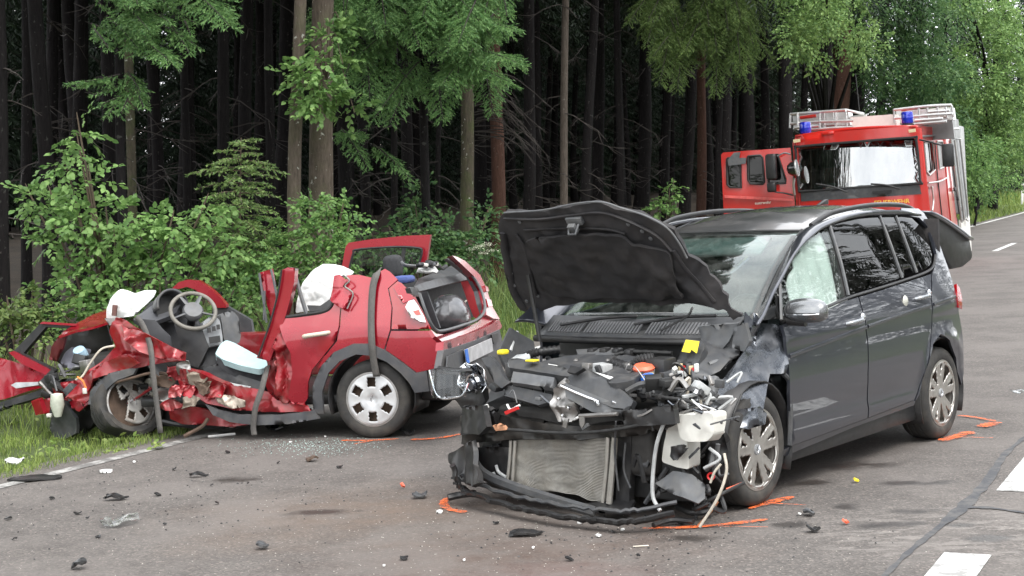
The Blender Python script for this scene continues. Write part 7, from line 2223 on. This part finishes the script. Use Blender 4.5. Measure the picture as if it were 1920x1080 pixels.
def lettering(txt, px, py, plane, size, mat, parent, name):
    cu = bpy.data.curves.new(name, 'FONT'); cu.body = txt; cu.size = size; cu.extrude = .004; cu.align_x = 'CENTER'; cu.align_y = 'CENTER'
    tmp = bpy.data.objects.new('tmp_text', cu); col.objects.link(tmp)
    bpy.context.view_layer.update()
    me = bpy.data.meshes.new_from_object(tmp.evaluated_get(bpy.context.evaluated_depsgraph_get()))
    bpy.data.objects.remove(tmp)
    me.materials.clear(); me.materials.append(mat)
    o = mkobj(name, me, mat, parent)
    p = K.hitp(px, py, *plane)
    o.matrix_local = Matrix(((0, 0, 1, p[0]), (1, 0, 0, p[1]), (0, 1, 0, p[2]), (0, 0, 0, 1)))
    return o


lettering('Freiw. Feuerwehr', 1418, 381, ((-.02, -1.2, 2), (1, 0, 0)), .085, simple('white_lettering', (.8, .78, .68), .5), fire, 'door_lettering')
lettering('FEUERWEHR', 1672, 379, ((.05, 0, 1), (1, 0, 0)), .12, F_yel, fire, 'front_lettering')
# chassis and wheels (stand behind the grey car)
m = MB(); m.box((-2.9, 0, .75), (5.6, 1.0, .35)); m.box((-.1, 0, .62), (.25, 2.3, .35)); m.build('chassis', P_black, fire, bevel=.03)
for x in (-.95, -4.5):
    for s_ in (1, -1): wheel_parts(fire, (x, s_ * 1.02, .50), .50, .30, .30, 'cap', s_)
# ================================================================ things scattered on the road
def shard(px, py, wpx, hpx, mat, label, name='plastic_fragment', cat='debris', group=None, seed=0, n=7, thick=.012, bend=.02, rot=None):
    """broken piece with an irregular outline, slightly bent, lying on the road"""
    qd = random.Random(seed * 7 + 1)
    c = ground_at(px, py)
    sc_ = np.linalg.norm(c - CAMV) / FPX
    a0, b0 = wpx * sc_ / 2, hpx * sc_ / 2 / max(.15, (CAM_H - c[2]) / np.linalg.norm(c - CAMV))
    b0 = min(b0, a0 * 1.2) if hpx < wpx else b0
    poly = []
    for i in range(n):
        t = 2 * math.pi * (i + qd.uniform(-.3, .3)) / n
        k = qd.uniform(.65, 1.1)
        poly.append((a0 * k * math.cos(t), b0 * k * math.sin(t)))
    ph = qd.uniform(0, 6)
    f = lambda u, v: np.array((u, v, thick + .002 + bend * (.5 + .5 * math.sin(9 * u / (a0 + .02) * .5 + ph)) + bend * .6 * (noise.noise(Vector((u * 25, v * 25, seed))) + .5)))
    o = panel(name, poly, f, mat, None, max(.012, a0 / 4), thick, face=(0, 0, 1))
    o.location = c
    o.rotation_euler = (math.atan2(-BANK * RS, 1) * -1, math.atan2(-BANK * RC, 1), 0)
    if rot: o.rotation_euler.z = rot
    return tag(o, label, cat, group)


GL = 'small black plastic fragment lying on the road in front of the wrecks'
GG = 'black plastic fragments on the road'
for i, (a, b, w_, h_) in enumerate([(97, 937, 16, 5), (15, 975, 20, 6), (30, 1014, 12, 5), (757, 1050, 24, 9), (205, 932, 16, 5), (637, 878, 15, 5), (407, 946, 12, 5), (465, 910, 9, 4), (397, 912, 9, 4), (295, 930, 20, 5), (145, 965, 22, 4), (185, 1009, 14, 5), (427, 850, 12, 4),
                                 (327, 882, 12, 4), (165, 973, 9, 3), (930, 983, 14, 9), (1067, 1052, 22, 8), (1197, 1047, 14, 6), (1150, 1000, 9, 8), (522, 870, 10, 4), (310, 985, 9, 4), (1212, 972, 14, 6), (1345, 965, 10, 12), (1275, 985, 16, 8), (1300, 978, 20, 10)]):
    shard(a, b, w_ * .75, h_ * .55, P_black, GL, group=GG, seed=i, thick=.007, bend=.010)
shard(492, 1029, 26, 10, P_dark, 'chunky dark plastic bracket alone in the middle of the road', 'plastic_bracket', seed=50, n=9, bend=.02)
shard(150, 1067, 34, 10, P_black, 'broad black curved plastic piece, the largest on the brown-stained road left of the bracket', seed=51, bend=.03)
shard(217, 938, 44, 6, P_black, 'narrow black plastic strip pointing towards the red wreck', seed=52)
shard(370, 895, 38, 3, P_black, 'thin black stick-like fragment in front of the red car sill', seed=53)
shard(587, 865, 26, 4, RUST, 'thin brown splinter in front of the red rear wheel', seed=54)
shard(983, 1004, 72, 9, P_black, 'long black torn trim shard below the broken front bumper', seed=55, bend=.015)
shard(787, 934, 32, 11, P_dark, 'crumpled grey plastic shard near the orange hook mark', seed=56, n=9, bend=.02)
shard(1525, 998, 24, 6, P_black, 'black stick fragment right of the orange spray marks', seed=57)
shard(1517, 967, 26, 14, P_dark, 'grey angular lump right of the grey car front wheel', 'metal_lump', seed=58, bend=.02)
shard(70, 900, 110, 9, P_black, 'long black sealing strip along the edge line of the road', 'sealing_strip', seed=59, n=10, bend=.01)
shard(525, 808, 60, 14, P_black, 'dark broken pieces under the crushed sill of the red car', seed=60, n=11, bend=.05)
shard(765, 815, 34, 9, P_black, 'black fragment lying behind the red rear wheel', seed=61, bend=.03)
cl = glassy('clear_shard', (.9, .92, .93), 1.0, .05, .93, .5)
shard(222, 984, 72, 18, cl, 'clear plastic lamp cover shard on the road', 'lens_shard', seed=62, n=9, thick=.004, bend=.03)
for i, (a, b, w_) in enumerate([(825, 962, 14), (1122, 1007, 14), (1167, 995, 8), (1087, 982, 10), (252, 868, 8), (1500, 966, 7), (1000, 1030, 6), (720, 1064, 6), (870, 1053, 6), (610, 820, 6), (545, 830, 7)]):
    shard(a, b, w_, w_ * .6, PAPER, 'tiny white chip lying on the asphalt', 'white_chip', group='white chips on the road', seed=70 + i, thick=.008, bend=.004)
shard(200, 886, 26, 5, PAPER, 'flat white plastic strip beside the edge line', 'white_strip', seed=90, bend=.004)
shard(28, 872, 38, 12, PAPER, 'crumpled white scrap on the grass edge at the edge line', 'white_scrap', seed=91, bend=.03)
shard(1606, 905, 10, 9, YELLOW, 'small yellow fragment beside the damp patches', 'yellow_fragment', seed=92)
shard(1585, 984, 12, 8, ORNG, 'small orange chip right of the grey car', 'orange_chip', seed=93)
shard(755, 917, 10, 5, ORNG, 'small orange chip in front of the grey shard', 'orange_chip', seed=94)
shard(1910, 736, 30, 13, G_lens, 'round clear plastic disc lying far right on the road', 'clear_disc', seed=95, n=14, thick=.006, bend=.01)
m = MB(); p0, p1 = ground_at(390, 822), ground_at(441, 817)
m.tube([p0 + np.array((0, 0, .015)), (p0 + p1) / 2 + np.array((0, 0, .016)), p1 + np.array((0, 0, .016))], .011, 6)
tag(m.build('white_rod', PAPER, None, smooth=40), 'white plastic rod lying in front of the crushed sill', 'debris')
m = MB(); p0, p1 = ground_at(1187, 1027), ground_at(1216, 1025)
m.tube([p0 + np.array((0, 0, .006)), p1 + np.array((0, 0, .006))], .004, 5)
tag(m.build('white_twig', CABLE_W, None), 'thin pale stick on the road below the long orange stroke', 'debris')
# crumbs of safety glass and grit
def crumbs(name, label, zones, mat, seed, size):
    rr = np.random.default_rng(seed)
    Vs, Fs, o = [], [], 0
    for (a, b, ra, rb, n) in zones:
        for i in range(n):
            px, py = a + rr.normal(0, ra), b + rr.normal(0, rb)
            if py > 1085 or py < 800: continue
            c = ground_at(px, py)
            if us(c[0], c[1])[0] < -7.75: continue
            s_ = size * rr.uniform(.4, 1.3)
            t = rr.uniform(0, 6.28)
            d = np.array([(math.cos(t + k * 2.09) * s_, math.sin(t + k * 2.09) * s_, 0.002) for k in range(3)] + [(rr.uniform(-.3, .3) * s_, rr.uniform(-.3, .3) * s_, s_ * .9)])
            Vs.append(c + d); Fs.append(np.array([(0, 1, 3), (1, 2, 3), (2, 0, 3)]) + o); o += 4
    ob = mkobj(name, np_mesh(name, np.vstack(Vs), np.vstack(Fs), mat), mat)
    tag(ob, label, 'debris', kind='stuff')


crumbs('glass_crumbs', 'pale crumbs of broken safety glass in front of the red car', [(590, 838, 55, 9, 650), (470, 835, 60, 10, 150), (650, 830, 40, 8, 100)], simple('glass_crumb', (.30, .40, .37), .25, 0, .2, 30), 4, .0055)
crumbs('grit', 'fine pale grit scattered over the asphalt', [(960, 1000, 420, 60, 1100), (400, 930, 300, 60, 350)], simple('pale_grit', (.5, .47, .42), .8), 5, .004)
crumbs('dark_grit', 'fine dark crumbs scattered over the asphalt', [(300, 920, 240, 55, 260), (1150, 1000, 200, 35, 220)], P_black, 6, .008)
